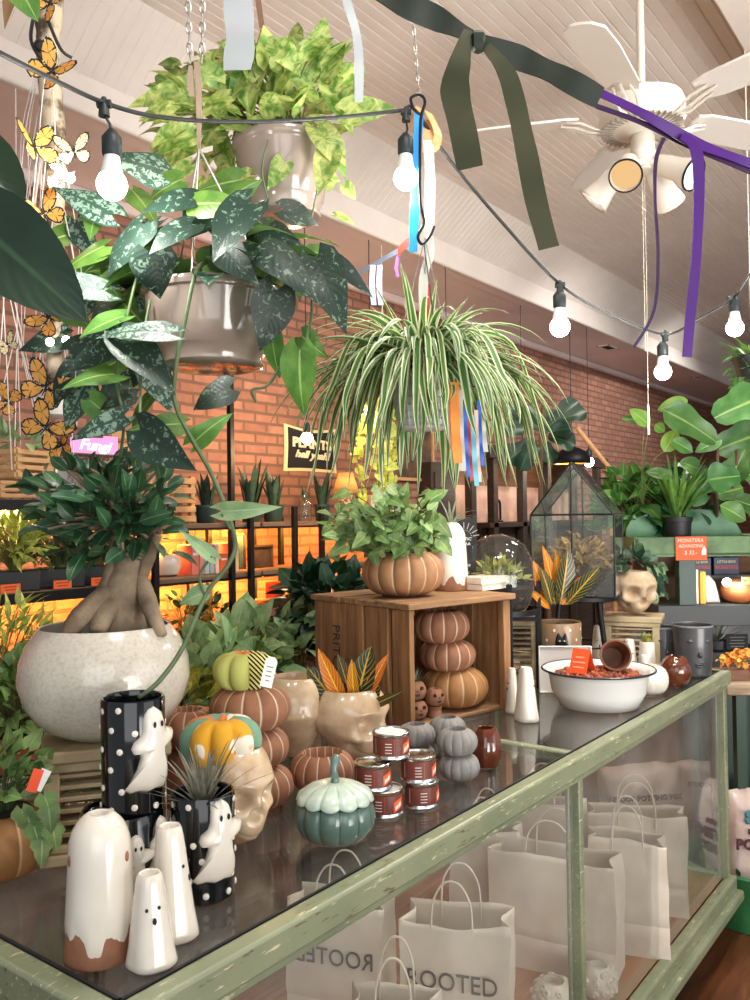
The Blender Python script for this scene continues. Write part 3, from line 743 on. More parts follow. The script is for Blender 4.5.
def drip_ghost(lab, loc, r, h, rotz, hole=.3, tex='ceramic_white', eye=True, drips=((0, .055), (1.3, .02), (-1.0, .018), (2.4, .03), (3.6, .02), (4.6, .03))):
    t = thing('ghost_vase', lab, 'ghost vase', loc, rotz)
    pr = lambda z: r*(1-.10*(z/h)-.30*(z/h)**2.6) if z < h*.86 else None
    P0 = [(r*1.0, 0), (r*1.02, .004), (r*.99, h*.1), (r*.97, h*.2), (r*.945, h*.3), (r*.9, h*.42)]
    MB().lathe(P0, 40).build('clay_base', M_['terracotta'], t)
    zb = .19*h; mb = MB(); n = 120; prof = []
    zs = [0, .12, .25, .4, .55, .68, .78, .86, .92, .965, .985]
    rr = [.995, .985, .965, .93, .89, .84, .785, .70, .58, .42, .36]
    vs = []; K = len(zs)
    def low(a):
        z = zb + h*.06*(1-abs(math.cos(a*3.5+.4))) + .004*math.sin(a*2+1)
        for c_, d_ in drips:
            q = (a+PI/2-c_+PI) % (2*PI)-PI; z -= d_*h/.2*math.exp(-(q/.21)**2)
        return max(.012, z)
    fr = lambda z: (1.0-.03*(z/h/.2)) if z/h < .2 else 1
    for k in range(K):
        for j in range(n):
            a = 2*PI*j/n; lo = low(a); z = lo+(h-lo)*zs[k]
            f = z/h
            R_ = r*(1.035-.15*f-.06*f*f) if f < .78 else r*(1.035-.15*f-.06*f*f)*math.sqrt(max(.12, 1-((f-.78)/.235)**2))
            if k == 0: R_ -= .0018
            vs.append((R_*math.cos(a), R_*math.sin(a), z))
    hr = r*hole*.8
    for (q, z) in ((hr*1.15, h*.992), (hr, h*.985), (hr*.9, h*.9), (hr*.8, h*.7)):
        for j in range(n): a = 2*PI*j/n; vs.append((q*math.cos(a), q*math.sin(a), z))
    K2 = K+4
    fs = [(k*n+j, k*n+(j+1) % n, (k+1)*n+(j+1) % n, (k+1)*n+j) for k in range(K2-1) for j in range(n)] + [tuple((K2-1)*n+j for j in range(n))]
    mb.add(vs, fs); g = mb.build('white_glaze', M_[tex], t, smooth=80)
    if eye:
        for a in ((.62, 1.3) if eye is True else eye):
            e = MB(); M = Matrix.Rotation(a, 4, 'Z') @ Matrix.Translation((0, -r*.86, h*.70))
            e.ball((0, 0, 0), (.0055, .004, .0085), 10, 8, M=M); e.build('eye', M_['terracotta'], g)
    return t
def small_ghost(lab, loc, r, h, rotz, face=0.0, grp=None, tex='ceramic_white', lean=0.0, eyes=True):
    t = thing('ghost_bud_vase', lab, 'ghost vase', loc, rotz, grp)
    m = MB()
    f = lambda a, i: 0
    prof = [(r*.95, 0), (r*1.05, .004), (r*1.0, h*.08), (r*.88, h*.25), (r*.76, h*.5), (r*.64, h*.75), (r*.56, h*.9), (r*.50, h*.97), (r*.42, h), (r*.34, h*.985), (r*.30, h*.8), (0, h*.78)]
    m.lathe(prof, 40, 5, .06, ribp=1.2)
    sh = Matrix.Identity(4); sh[0][2] = lean
    m.v = [sh @ p for p in m.v]
    b = m.build('vase_body', M_[tex], t, smooth=80)
    if eyes:
        M = sh @ Matrix.Rotation(face, 4, 'Z')
        for nm, x, z, s_ in (('eye', -.24, .66, 1), ('eye', .24, .67, 1), ('mouth', .04, .54, 1.25)):
            e = MB(); rr = r*(.70 if z > .6 else .76)
            e.ball((x*r, -math.sqrt(rr*rr-(x*r)**2)*.985, z*h), (.0022*s_, .0018, .0026*s_*(1.5 if nm == 'mouth' else 1)), 10, 8, M=M); e.build(nm, M_['blk'], t)
    return t

q, s = onc(97, 966, .044); drip_ghost('large white drip glazed ghost vase with clay foot at the front corner of the glass', q, .047, .196, facing(q), eye=(1.0, -1.2), drips=((-.15, .055), (.75, .012), (-.95, .012), (1.5, .04), (2.6, .02), (3.6, .02), (4.6, .03)))
q, s = onc(148, 971, .032); small_ghost('smallest ghost bud vase with a tiny face, in front of the other ghosts', q, .034, .122, facing(q), .15, lean=-.02)
q, s = onc(170, 943, .034); small_ghost('medium plain white ghost bud vase behind the smallest one', q, .036, .158, facing(q), 1.1, lean=-.03)
pot_low = P(122, 900, 1.0); pot_low = CAMP + ray(122, 900)*1.0; 
def at(px, D, z=1.0):
    """ground position seen at column px and depth D, put at height z"""
    r = ray(px, 500); k = D; q = CAMP + r*k; return V((q.x, q.y, z))
q = at(121, 1.37); lowpot = polka_pot('polka_dot_planter', 'wide low black polka dot planter under the tall polka dot vase', 'planter', q, .066, .14, facing(q), ((.26, .028, .088), (.98, .045, .088)), inner=.006)
q2 = at(131, 1.372, 1.1345); polka_pot('polka_dot_vase', 'tall black polka dot vase with ghost, stacked on a wider planter', 'vase', q2, .0505, .182, facing(q2), ((.62, .040, .132),), inner=.10)
q = at(200, 1.37); polka_pot('polka_dot_vase', 'black polka dot vase with ghost and spiky air plant at the counter front', 'vase', q, .0505, .165, facing(q), ((.52, .035, .128),), inner=.03)
t = thing('air_plant', 'grey spiky air plant sitting in the front polka dot vase', 'air plant', (q.x, q.y, 1.137), 0)
m = MB(); tuft(m, (0, 0, 0), 40, (.07, .135), .010, (.1, 1.1), .5, 'needle', .012, nl=8); m.build('leaf_rosette', L_['air_dk'], t, smooth=180)

# ---------------------------------------------------------------- risers, the big white bowl with its ficus
def riser(lab, loc, w, d, h, rotz, slats=7, grp=None):
    t = thing('shutter_riser', lab, 'display riser', loc, rotz, grp)
    m = MB(); m.box((0, 0, h-.011), (w, d, .022)); m.box((0, 0, h-.03), (w*.94, d*.94, .018)); m.build('top_board', M_['shutter'], t, bevel=.004)
    m = MB(); m.box((0, 0, .010), (w, d, .02)); m.box((0, 0, .027), (w*.95, d*.95, .014)); m.build('base_board', M_['shutter'], t, bevel=.004)
    pw = .026
    for sx in (-1, 1):
        for sy in (-1, 1): MB().box((sx*(w*.46-pw/2), sy*(d*.46-pw/2), h/2), (pw, pw, h-.06)).build('corner_post', M_['shutter'], t, bevel=.002)
    m = MB(); hh = h-.075; n = slats
    for i in range(n):
        z = .045+hh*(i+.3)/n
        for sy in (-1, 1):
            M = Matrix.Translation((0, sy*(d*.46-pw/2), z)) @ Matrix.Rotation(-.12*sy, 4, 'X'); m.box((0, 0, 0), (w*.92-2*pw, .020, .0055), M=M)
        for sx in (-1, 1):
            M = Matrix.Translation((sx*(w*.46-pw/2), 0, z)) @ Matrix.Rotation(.12*sx, 4, 'Y'); m.box((0, 0, 0), (.020, d*.92-2*pw, .0055), M=M)
    m.build('louvre_slats', M_['shutter'], t)
    return t
qb = at(104, 1.61); rot = facing(qb)
riser('beige louvred riser carrying the big white bowl planter', qb, .225, .225, .198, rot, 6)
D0 = 1.61
t = thing('ficus_bonsai', 'bonsai ficus with swollen roots in a big round white glazed bowl', 'potted ficus', (qb.x, qb.y, 1.1982), rot)
m = MB(); m.lathe([(.066, 0), (.08, .003), (.118, .024), (.145, .062), (.157, .105), (.153, .142), (.139, .176), (.122, .200), (.119, .2035), (.115, .202), (.120, .19), (.132, .165), (0, .160)], 64); m.build('bowl', M_['ceramic_speck'], t)
MB().lathe([(.130, .166), (.10, .172), (0, .176)], 32, wob=lambda a, i: .004*math.sin(a*5)).build('soil', M_['soil'], t)
m = MB(); O = t.location.copy()
def wl(px, py, D): return W(px, py, D)
trunk = [wl(118, 636, D0), wl(119, 615, D0), wl(122, 590, D0-.01), wl(126, 572, D0), wl(130, 556, D0)]
m.tube(spline(trunk, 5), [.052, .053, .054, .053, .050, .048, .046, .043, .040, .038, .036, .034, .032, .031, .030, .029, .029, .029, .029, .029, .026], 16)
m.tube(spline([wl(116, 560, D0), wl(108, 592, D0-.02), wl(92, 607, D0-.06), wl(76, 622, D0-.09), wl(68, 640, D0-.10)], 5), [.014, .016, .018, .019, .021, .022, .022, .022, .022, .021, .021, .021, .020, .020, .019, .018, .018, .017, .016, .015, .014], 12)
m.tube(spline([wl(140, 575, D0), wl(146, 595, D0-.02), wl(152, 612, D0-.04), wl(162, 636, D0-.06)], 5), [.010, .012, .014, .015, .016, .016, .017, .017, .016, .016, .015, .014, .013, .012, .011, .010], 12)
m.tube(spline([wl(114, 600, D0), wl(104, 612, D0-.05), wl(97, 634, D0-.09)], 5), [.02, .022, .024, .026, .026, .024, .022, .02, .018, .016, .014], 12)
m.tube(spline([wl(121, 590, D0), wl(117, 570, D0), wl(116, 545, D0+.01), wl(118, 528, D0)], 5), [.016]*6+[.014]*5+[.011]*5, 10)
m.tube(spline([wl(140, 580, D0), wl(150, 556, D0-.01), wl(158, 535, D0-.02)], 5), [.012]*6+[.009]*5, 10)
m.build('trunk_and_roots', M_['bark'], t, org=O, smooth=180).rotation_euler = (0, 0, -rot)
m = MB(); st = MB()
for i in range(300):
    px = random.gauss(106, 31); py = random.gauss(513, 22)
    if not (32 < px < 180 and 462 < py < 556) or (px < 62 and py > 530): continue
    b = W(px, py, D0+random.uniform(-.12, .12)); c = W(118, 530, D0)
    u = (b-c).normalized(); d = (u + rdir()*.6 + V((0, 0, .2))).normalized()
    leaf(m, b, d, V((0, 0, .5))+u*.4+rdir()*.5-FWD*.35, random.uniform(.042, .066), random.uniform(.022, .031), 'oval', random.uniform(.2, .8), .25, nl=6, nw=4)
    if i % 3 == 0: st.tube(bez(c, (c+b)/2+V((0, 0, .02)), b, n=5), .003, 5, False)
for b, tp in (((48, 488), (24, 478)), ((60, 508), (38, 492)), ((72, 512), (50, 512)), ((90, 470), (96, 452)), ((150, 500), (175, 490)), ((160, 520), (186, 524)), ((62, 512), (48, 514))):
    pleaf(m, b, tp, 11, D0-.08, D0-.12, 'oval', (0, .6), .3, .2)
for a, b in (((118, 528), (50, 490)), ((118, 530), (90, 470)), ((158, 535), (168, 505)), ((150, 540), (165, 520))):
    st.tube(bez(W(*a, D0), W((a[0]+b[0])/2, min(a[1], b[1]), D0-.03), W(*b, D0-.08), n=8), [.006, .006, .005, .005, .005, .004, .004, .003, .003], 6, False)
m.build('foliage', L_['ficus'], t, org=O, smooth=180).rotation_euler = (0, 0, -rot)
st.build('branches', M_['bark'], t, org=O, smooth=180).rotation_euler = (0, 0, -rot)
# ficus root object is turned, so parts authored in world axes are turned back
# ---------------------------------------------------------------- pumpkins
def pk(mb, R, H, lobes, hole=0.0, d=.10, lip=True, ribp=.55, dimple=.12, n=8, sq=.62):
    pr = [(R*.42, 0)]
    for i in range(1, 18):
        a = -PI/2+PI*i/18; c_ = math.cos(a)
        rr = R*(c_**sq); 
        if rr < R*.42 and a < 0: continue
        if hole and a > 0 and rr < hole: break
        pr.append((rr, H/2+H/2*math.sin(a)))
    zt = pr[-1][1]
    if hole: pr += [(hole, zt+.001), (hole*.93, zt-.002), (hole*.95, zt-H*.35), (0, zt-H*.4)]
    else: pr += [(R*.12, H*(1-dimple*.5)), (0, H*(1-dimple))]
    mb.lathe(pr, lobes*n, lobes, d, ribp=ribp); return mb
def pumpkin_pot(lab, loc, R, H, m, lobes=14, hole=0, rotz=0, name='pumpkin_planter', cat='pumpkin', grp=None, d=.06, part='pumpkin_body', tilt=None):
    t = thing(name, lab, cat, loc, rotz, grp)
    if tilt: t.rotation_euler = (tilt[0], tilt[1], rotz)
    pk(MB(), R, H, lobes, hole, d).build(part, M_[m], t, smooth=60); return t
q = at(0, 1.46); t = pumpkin_pot('ochre pumpkin planter with trailing ivy at the left edge of the photo', q, .088, .115, 'pumpkin_o', 13, .05, .2)
m = MB(); st = MB(); bush(m, (-.015, 0, .155), (.085, .085, .075), 75, (.028, .046), .95, 'ivy', -.2, 1, .5, .12, .5, st, .0012, root=(0, 0, .10))
for px, py in ((20, 830), (28, 845), (14, 820), (34, 812), (30, 800), (8, 812), (38, 832)):
    p = W(px, py, 1.36)-q; leaf(m, p, V((random.uniform(-.3, .3), -.2, -1)), -FH+V((0, 0, .4)), .042, .038, 'ivy', .3, .1)
m.build('ivy_foliage', L_['ivy'], t, smooth=180); st.build('ivy_stems', M_['vine'], t)
MB().lathe([(.048, .108), (0, .112)], 16).build('soil', M_['soil'], t)
p = W(34, 783, 1.34); tt = thing('plant_tag', 'orange plant tag stuck in the left edge ivy', 'plant tag', p, facing(p))
MB().box((0, 0, .004), (.016, .0008, .036)).build('tag_card', M_['orange_glow'], tt, rot=(0, .35, 0)); MB().box((.008, .001, .008), (.016, .0008, .034)).build('tag_back', M_['white'], tt, rot=(0, .5, 0))

# skull planters ------------------------------------------------
def skull(mb, w, d, h, cut=50, teeth=True, open_r=.6):
    naz, nel = 96, 56; vs = []; e0, e1 = -78, cut
    g = lambda a, a0, s_: math.exp(-(((a-a0+180) % 360-180)/s_)**2)
    for i in range(nel+1):
        el = e0+(e1-e0)*i/nel
        for j in range(naz):
            az = -180+360*j/naz            # 0 = face
            ce, se = math.cos(math.radians(el)), math.sin(math.radians(el))
            dx, dy, dz = ce*math.sin(math.radians(az)), -ce*math.cos(math.radians(az)), se
            a, b, c = w/2, d/2, h*.5
            if se < 0: 
                k = min(1, -se*1.15); a *= 1-.30*k; b *= (1-.02*k) if dy < 0 else (1-.42*k)
            R_ = 1/math.sqrt((dx/a)**2+(dy/b)**2+(dz/c)**2)
            f = 0
            for s_ in (-1, 1):
                f -= .42*math.exp(-((((az-s_*26+180) % 360-180)/16)**2+((el+5)/14)**2)**1.6)
                f += .05*g(az, s_*25, 18)*math.exp(-((el-13)/6)**2)
                f += .09*g(az, s_*47, 12)*math.exp(-((el+22)/8)**2)
                f -= .10*g(az, s_*62, 16)*math.exp(-((el+2)/14)**2)
                f -= .12*g(az, s_*52, 14)*math.exp(-((el+42)/12)**2)
            f -= .26*g(az, 0, 5+5*max(0, min(1, (-14-el)/14)))*math.exp(-((el+24)/8)**4)
            f += .05*g(az, 0, 7)*math.exp(-((el+8)/6)**2)
            f += .10*g(az, 0, 26)*math.exp(-((el+46)/14)**2)
            if teeth and -60 < el < -36 and abs(az) < 42:
                f += .018*(abs(math.sin(az*math.pi/9))-.5) - .035*math.exp(-((el+48)/1.8)**2)
            R_ *= 1+f
            vs.append((dx*R_, dy*R_, max(0, h*.52+dz*R_)))
    fs = [(i*naz+j, i*naz+(j+1) % naz, (i+1)*naz+(j+1) % naz, (i+1)*naz+j) for i in range(nel) for j in range(naz)]
    b = nel*naz; top = vs[b:b+naz]; zt = sum(p[2] for p in top)/naz
    for k, dz in ((.93, .002), (.88, -.004), (.9, -.035), (.0, -.04)):
        for p in top: vs.append((p[0]*k, p[1]*k, zt+dz if k < .93 else p[2]+dz))
    for q_ in range(4):
        b0 = (nel+q_)*naz
        fs += [(b0+j, b0+(j+1) % naz, b0+naz+(j+1) % naz, b0+naz+j) for j in range(naz)]
    fs.append(tuple(range(naz-1, -1, -1)))
    mb.add(vs, fs); return zt
def skull_pot(lab, loc, w, d, h, rotz, m='skull', cut=50):
    t = thing('skull_planter', lab, 'skull planter', loc, rotz); mb = MB(); zt = skull(mb, w, d, h, cut); mb.build('skull_body', M_[m], t, smooth=75)
    return t, zt
q = at(230, 1.57); t, zt1 = skull_pot('glazed beige skull planter under the yellow and teal fabric pumpkin', q, .145, .165, .205, facing(q)+.6, cut=52)
# fabric pumpkin on the skull
def fabric_pumpkin(lab, loc, R, H, mats, assign, lobes=8, rotz=0, tag_=False, tilt=(0, 0)):
    t = thing('fabric_pumpkin', lab, 'fabric pumpkin', loc, rotz); t.rotation_euler = (tilt[0], tilt[1], rotz)
    mb = MB(); n = 8; pk(mb, R, H, lobes, 0, .2, ribp=.6, dimple=.3, n=n, sq=.5)
    nn = lobes*n; k = 0
    for fi, f in enumerate(mb.f):
        if len(f) == 4: mb.mi[fi] = assign[((f[0] % nn)//n) % len(assign)]
    mb.build('stuffed_body', mats, t, smooth=80)
    MB().tube([(0, 0, H*.72), (.004, 0, H*.92), (.008, .002, H*1.03)], [.010, .008, .006], 8).build('fabric_stem', mats[-1], t)
    return t
mus = mat('mustard_cloth', c8(206, 152, 34), .9, bump=.2, bs=400); teal = mat('teal_cloth', c8(116, 152, 128), .9, bump=.2, bs=400); wht = mat('cream_cloth', c8(226, 216, 196), .9, bump=.2, bs=400); oran = mat('orange_cloth', c8(214, 128, 72), .9, bump=.2, bs=400)
lime = mat('lime_cloth', c8(176, 178, 96), .9, bump=.2, bs=400); strp = stripemat('striped_cloth', c8(214, 206, 128), c8(22, 24, 20), 105, .52)
def patchcloth():
    t = NT('patch_cloth'); f = t.ramp(t.noise(t.coord(), 16, 1), [(.58, 0), (.60, 1)]); c = t.mix(f, c8(208, 152, 34), c8(226, 216, 196))
    return t.done(t.bsdf(c, .9))
ft = fabric_pumpkin('mustard and teal patchwork fabric pumpkin resting on the front skull planter', V((q.x, q.y, 1.0+zt1-.028))-HR*.022, .076, .085, [patchcloth(), teal, wht, oran], [2, 1, 1, 3, 1, 0, 0, 0, 1], 9, facing(q)+.25)
# three striped clay pumpkins in a stack
q = at(254, 1.78); st_l = q
pumpkin_pot('red clay striped pumpkin at the bottom of the stack beside the skull', q+V((0, 0, 0)), .077, .086, 'pumpkin_r', 13, 0, .2)
q_ = q + HR*-.008; pumpkin_pot('red clay striped pumpkin in the middle of the stack of three', V((q_.x, q_.y, 1.080)), .076, .086, 'pumpkin_r', 13, 0, .6)
q_ = q + HR*-.012 - FH*.01; pumpkin_pot('largest red clay striped pumpkin topping the stack, under the striped cloth one', V((q_.x, q_.y, 1.160)), .084, .094, 'pumpkin_r', 13, 0, .35)
q3 = V((q_.x-.004, q_.y, 1.246)); q3 = q3 - HR*.008
fp = fabric_pumpkin('lime and black striped fabric pumpkin with a paper tag on top of the clay stack', q3, .066, .076, [lime, strp, oran], [1, 1, 2, 0, 0, 0, 1, 1], 8, facing(q3)+.2)
tg = thing('price_tag', 'white paper price tag hanging from the striped fabric pumpkin', 'price tag', W(269, 672, dep(q3)-.075), facing(q3))
MB().poly([(-.012, -.03), (.012, -.03), (.012, .022), (.006, .03), (-.006, .03), (-.012, .022)], .0012).build('tag_card', M_['white'], tg, rot=(-.15, .25, 0))
MB().tube([(-.007, 0, .028), (-.012, .012, .036), (-.014, .03, .037)], .0008, 5).build('tag_string', M_['paper_handle'], tg)
m = MB()
for i, w_ in enumerate((.014, .010, .012, .008)): m.box((0, -.0012, .010-i*.009), (w_, .0006, .0022))
m.build('tag_print', mat('grey_ink', c8(130, 130, 132), .7), tg, rot=(-.15, .25, 0))
q = at(186, 1.80); pumpkin_pot('pale orange striped pumpkin behind the mustard fabric pumpkin', V((q.x, q.y, 1.120)), .075, .08, 'pumpkin_r', 13, .03)
t = thing('pumpkin_pedestal', 'clay pedestal pot under the pale orange pumpkin', 'pot', V((q.x, q.y, 1.0)), 0); MB().lathe([(.05, 0), (.062, .01), (.066, .06), (.06, .115), (.05, .122), (0, .122)], 32, 13, .05).build('pot_body', M_['pumpkin_r'], t)
# tan pot behind, skull planter with croton
q = at(292, 2.10); t, _z2 = skull_pot('brown glazed skull planter half hidden left of the croton', q, .17, .18, .235, facing(q)+2.6, cut=55)
q = at(347, 2.10); t, zc = skull_pot('pale glazed skull planter holding an orange croton', q, .195, .20, .205, facing(q)+.95, cut=45)
MB().lathe([(.085, zc-.030), (.05, zc-.022), (0, zc-.02)], 20).build('soil', M_['soil'], t)
Dc = 2.06
cr = thing('croton_plant', 'small croton with dark green and orange veined leaves in the pale skull', 'croton', (q.x, q.y, 1.0+zc-.02), 0)
m = MB(); m2 = MB()
for b, tp, w_, or_ in (((338, 706), (308, 668), 26, 0), ((345, 706), (319, 650), 17, 1), ((348, 706), (324, 670), 16, 1), ((352, 705), (338, 655), 15, 0), ((356, 706), (371, 648), 28, 0), ((362, 705), (388, 655), 13, 1), ((355, 706), (352, 660), 12, 1), ((358, 707), (379, 682), 24, 0), ((345, 708), (336, 678), 20, 0), ((366, 708), (402, 692), 10, 0), ((360, 708), (376, 690), 12, 1), ((340, 708), (322, 690), 14, 0)):
    dd = random.uniform(-.05, .04); pleaf(m2 if or_ else m, b, tp, w_, Dc, Dc+dd, 'oval', (random.uniform(-.4, .4), .25), .35, .2)
m.build('green_leaves', L_['croton'], cr, org=cr.location, smooth=180); m2.build('orange_leaves', L_['croton_o'], cr, org=cr.location, smooth=180)
MB().tube([(0, 0, -.005), (0, 0, .03)], .008, 8).build('stem', M_['woody'], cr)
# open terracotta pumpkin, lidded teal pumpkin
q = at(319, 1.88); pumpkin_pot('open terracotta striped pumpkin bowl behind the teal lidded jar', q, .073, .088, 'pumpkin_r', 14, .045, .1)
q, s = onc(331, 850, .055); t = thing('pumpkin_jar', 'teal ceramic pumpkin jar with a pale scalloped lid', 'lidded jar', q, .3)
m = MB(); pk(m, .075, .098, 12, .066, .07, ribp=.5); m.build('jar_body', M_['pumpkin_teal'], t, smooth=70)
m = MB(); m.lathe([(.071, .078), (.073, .081), (.068, .090), (.05, .101), (.03, .108), (.012, .109), (.004, .107)], 120, 12, .07, ribp=.5, wob=lambda a, i: -.004*abs(math.sin(6*a)) if i < 2 else 0)
lid = m.build('lid', M_['lid_teal'], t, smooth=70)
MB().tube(spline([(0, 0, .100), (.002, 0, .115), (-.004, 0, .130), (.004, 0, .147), (.010, 0, .150)], 4), [.011, .010, .0085, .008, .0075, .007, .007, .007, .007, .007, .008, .0085, .009, .009, .009, .0085, .008], 10).build('lid_stem', mat('stem_glaze', c8(92, 116, 110), .3, coat=.4), lid)
# tins ------------------------------------------------
def tin(lab, loc, rotz, r=.0375, h=.052, top='candle', grp='stack of small tins'):
    t = thing('candle_tin', lab, 'tin', loc, rotz, None)
    m = MB(); m.lathe([(r*.97, 0), (r*1.03, .0012), (r*1.03, .004), (r, .0055), (r, h-.006), (r*1.03, h-.0045), (r*1.03, h-.001), (r*1.0, h), (r*.9, h-.001), (r*.88, h-.004), (0, h-.004)], 48); m.build('can', M_['tin'], t)
    n = 30; m = MB(); a0, a1 = -PI*.93, -PI*.93+2*PI*.72; vs = []
    for i in range(n+1):
        a = a0+(a1-a0)*i/n
        vs += [((r+.0005)*math.cos(a), (r+.0005)*math.sin(a), .0075), ((r+.0005)*math.cos(a), (r+.0005)*math.sin(a), h-.008)]
    m.add(vs, [(2*i, 2*i+2, 2*i+3, 2*i+1) for i in range(n)]); lb = m.build('label', mat('tin_label', c8(118, 58, 44), .45, col2=c8(96, 44, 36), vs=30) if 'tin_label' not in bpy.data.materials else bpy.data.materials['tin_label'], t)
    def patch(a0, a1, z0, z1, mm, nm, sl=0.0):
        k = 6; vs = []; R_ = r+.0009
        for i in range(k+1):
            a = a0+(a1-a0)*i/k; dz = sl*i/k
            vs += [(R_*math.cos(a), R_*math.sin(a), z0+dz), (R_*math.cos(a), R_*math.sin(a), z1+dz)]
        MB().add(vs, [(2*i, 2*i+2, 2*i+3, 2*i+1) for i in range(k)]).build(nm, mm, lb)
    c = -PI/2
    patch(c+.62, c+1.2, .010, .030, M_['orange'], 'label_flash', .008); patch(c+.72, c+1.15, .014, .022, M_['white'], 'label_banner', .008)
    for k in range(4): patch(c-.38, c-.02, .014+k*.006, .0155+k*.006, M_['white'], 'label_print')
    patch(c-1.0, c-.98, .012, h-.010, M_['white'], 'label_rule'); patch(c+.12, c+.135, .010, h-.010, M_['orange'], 'label_rule')
    MB().lathe([(r*.88, h-.0035), (r*.8, h-.003), (0, h-.0025)], 32).build('wax' if top == 'candle' else 'tin_lid', M_['white'] if top == 'candle' else M_['tin'], t)
    if top == 'candle': MB().tube([(0, 0, h-.004), (.001, 0, h+.004)], .0009, 5).build('wick', M_['paper_handle'], t)
    return t
q1, s = onc(380, 817, .037); q2t, s = onc(416, 808, .037)
fc = facing(q1)
tin('lower left tin of the tin stack, nearest the teal pumpkin', q1, fc-.1)
tin('bottom right tin of the tin stack', q2t, fc+.35)
qa = q1 - HR*.022; tin('upper left metal topped tin resting on the lower left one', V((qa.x, qa.y, 1.0525)), fc-.05, top='lid')
tin('upper right open tin standing on the bottom right one', V((q2t.x, q2t.y, 1.0525))-HR*.005, fc+.2, top='lid')
qa = (q1+q2t)/2 - HR*.022 + FH*.01; tin('topmost tin with white candle wax', V((qa.x, qa.y, 1.105)), fc+.05)
# grey mini pumpkins, brown jar
q = at(455, 1.94); pumpkin_pot('grey concrete mini pumpkin at the bottom of the front pair', q, .047, .060, 'pumpkin_grey', 12, 0, .1, 'mini_pumpkin', d=.07)
q_ = q-HR*.004; pumpkin_pot('open grey mini pumpkin stacked on top of the front pair', V((q_.x, q_.y, 1.056)), .047, .060, 'pumpkin_grey', 12, .022, .3, 'mini_pumpkin', d=.07)
q = at(444, 2.10); pumpkin_pot('open grey mini pumpkin behind the stacked pair', V((q.x, q.y, 1.048)), .046, .057, 'pumpkin_grey', 12, .022, .2, 'mini_pumpkin', d=.07)
pumpkin_pot('grey mini pumpkin under the rear open one', q, .044, .053, 'pumpkin_grey', 12, 0, .5, 'mini_pumpkin', d=.07)
q = at(413, 2.04); pumpkin_pot('grey mini pumpkin beside the candle tins', V((q.x, q.y, 1.05)), .046, .054, 'pumpkin_grey', 12, .022, .1, 'mini_pumpkin', d=.07)
pumpkin_pot('grey mini pumpkin hidden low behind the candle tins', q, .045, .054, 'pumpkin_grey', 12, 0, .4, 'mini_pumpkin', d=.07)
q, s = onc(482, 769, .03); t = thing('brown_jar', 'shiny brown glazed ribbed jar in front of the crate opening', 'jar', q, 0)
MB().lathe([(.022, 0), (.030, .004), (.037, .03), (.037, .055), (.030, .082), (.024, .090), (.022, .094), (.018, .092), (.018, .06), (0, .06)], 48, 8, .06).build('jar_body', M_['brown_glaze'], t)

# ---------------------------------------------------------------- the wooden crate
qc = P(411, 733, 1.0); CR = _t-PI/2+math.radians(40); cw, cd, ch = .42, .44, .356
crate = thing('wooden_crate', 'weathered wooden crate standing open side out, pumpkins inside', 'crate', qc, CR)
def ck(name, lo, hi, m='crate', bev=.003): return MB().box2(lo, hi).build(name, M_[m], crate, bevel=bev)
ck('corner_post', (0, 0, 0), (.018, .075, ch-.02)); ck('corner_post', (cw-.03, 0, 0), (cw, .025, ch-.02))
ck('corner_post', (0, cd-.02, 0), (.03, cd, ch-.02)); ck('corner_post', (cw-.03, cd-.02, 0), (cw, cd, ch-.02))
ck('side_plank', (-.003, .090, .0), (.012, .19, ch-.018)); ck('side_plank', (-.004, .20, 0), (.012, cd, ch-.018))
for a, b in ((.03, .14), (.148, .262), (.27, cd)): ck('side_plank', (cw-.012, a, 0), (cw+.002, b, ch-.018))
for a, b in ((.02, .13), (.138, .25), (.258, .315), (.345, cw-.02)): ck('back_plank', (a, cd-.012, 0), (b, cd, ch-.018))
ck('top_board', (-.012, -.012, ch-.018), (cw+.014, .14, ch), 'crate_h'); ck('top_board', (-.01, .143, ch-.018), (cw+.012, .30, ch-.001), 'crate_h'); ck('top_board', (-.012, .303, ch-.018), (cw+.014, cd+.012, ch), 'crate_h')
for a, b in ((0.02, .14), (.143, .28), (.283, cd-.02)): ck('floor_board', (.014, a, 0), (cw-.012, b, .012), 'crate_h')
lettering('PRITCH', .050, M_['ink'], crate, (-.0045, .33, .190), (PI/2, PI/2, -PI/2), 'stencil_lettering', sx=.95, ext=.0004)
lettering('CO.', .034, M_['ink'], crate, (-.0045, .275, .145), (PI/2, PI/2, -PI/2), 'stencil_lettering', ext=.0004)
def incrate(x, y, z=.0125): return qc + Matrix.Rotation(CR, 3, 'Z') @ V((x, y, z))
pumpkin_pot('ochre striped pumpkin at the bottom of the stack in the crate', incrate(.285, .112), .104, .120, 'pumpkin_o', 13, 0, .1)
pumpkin_pot('brown striped pumpkin in the middle of the stack in the crate', incrate(.262, .118, .124), .088, .096, 'pumpkin_r', 13, 0, .3)
pumpkin_pot('brown striped pumpkin with open top, uppermost in the crate', incrate(.235, .118, .212), .090, .104, 'pumpkin_r', 13, .05, .45)
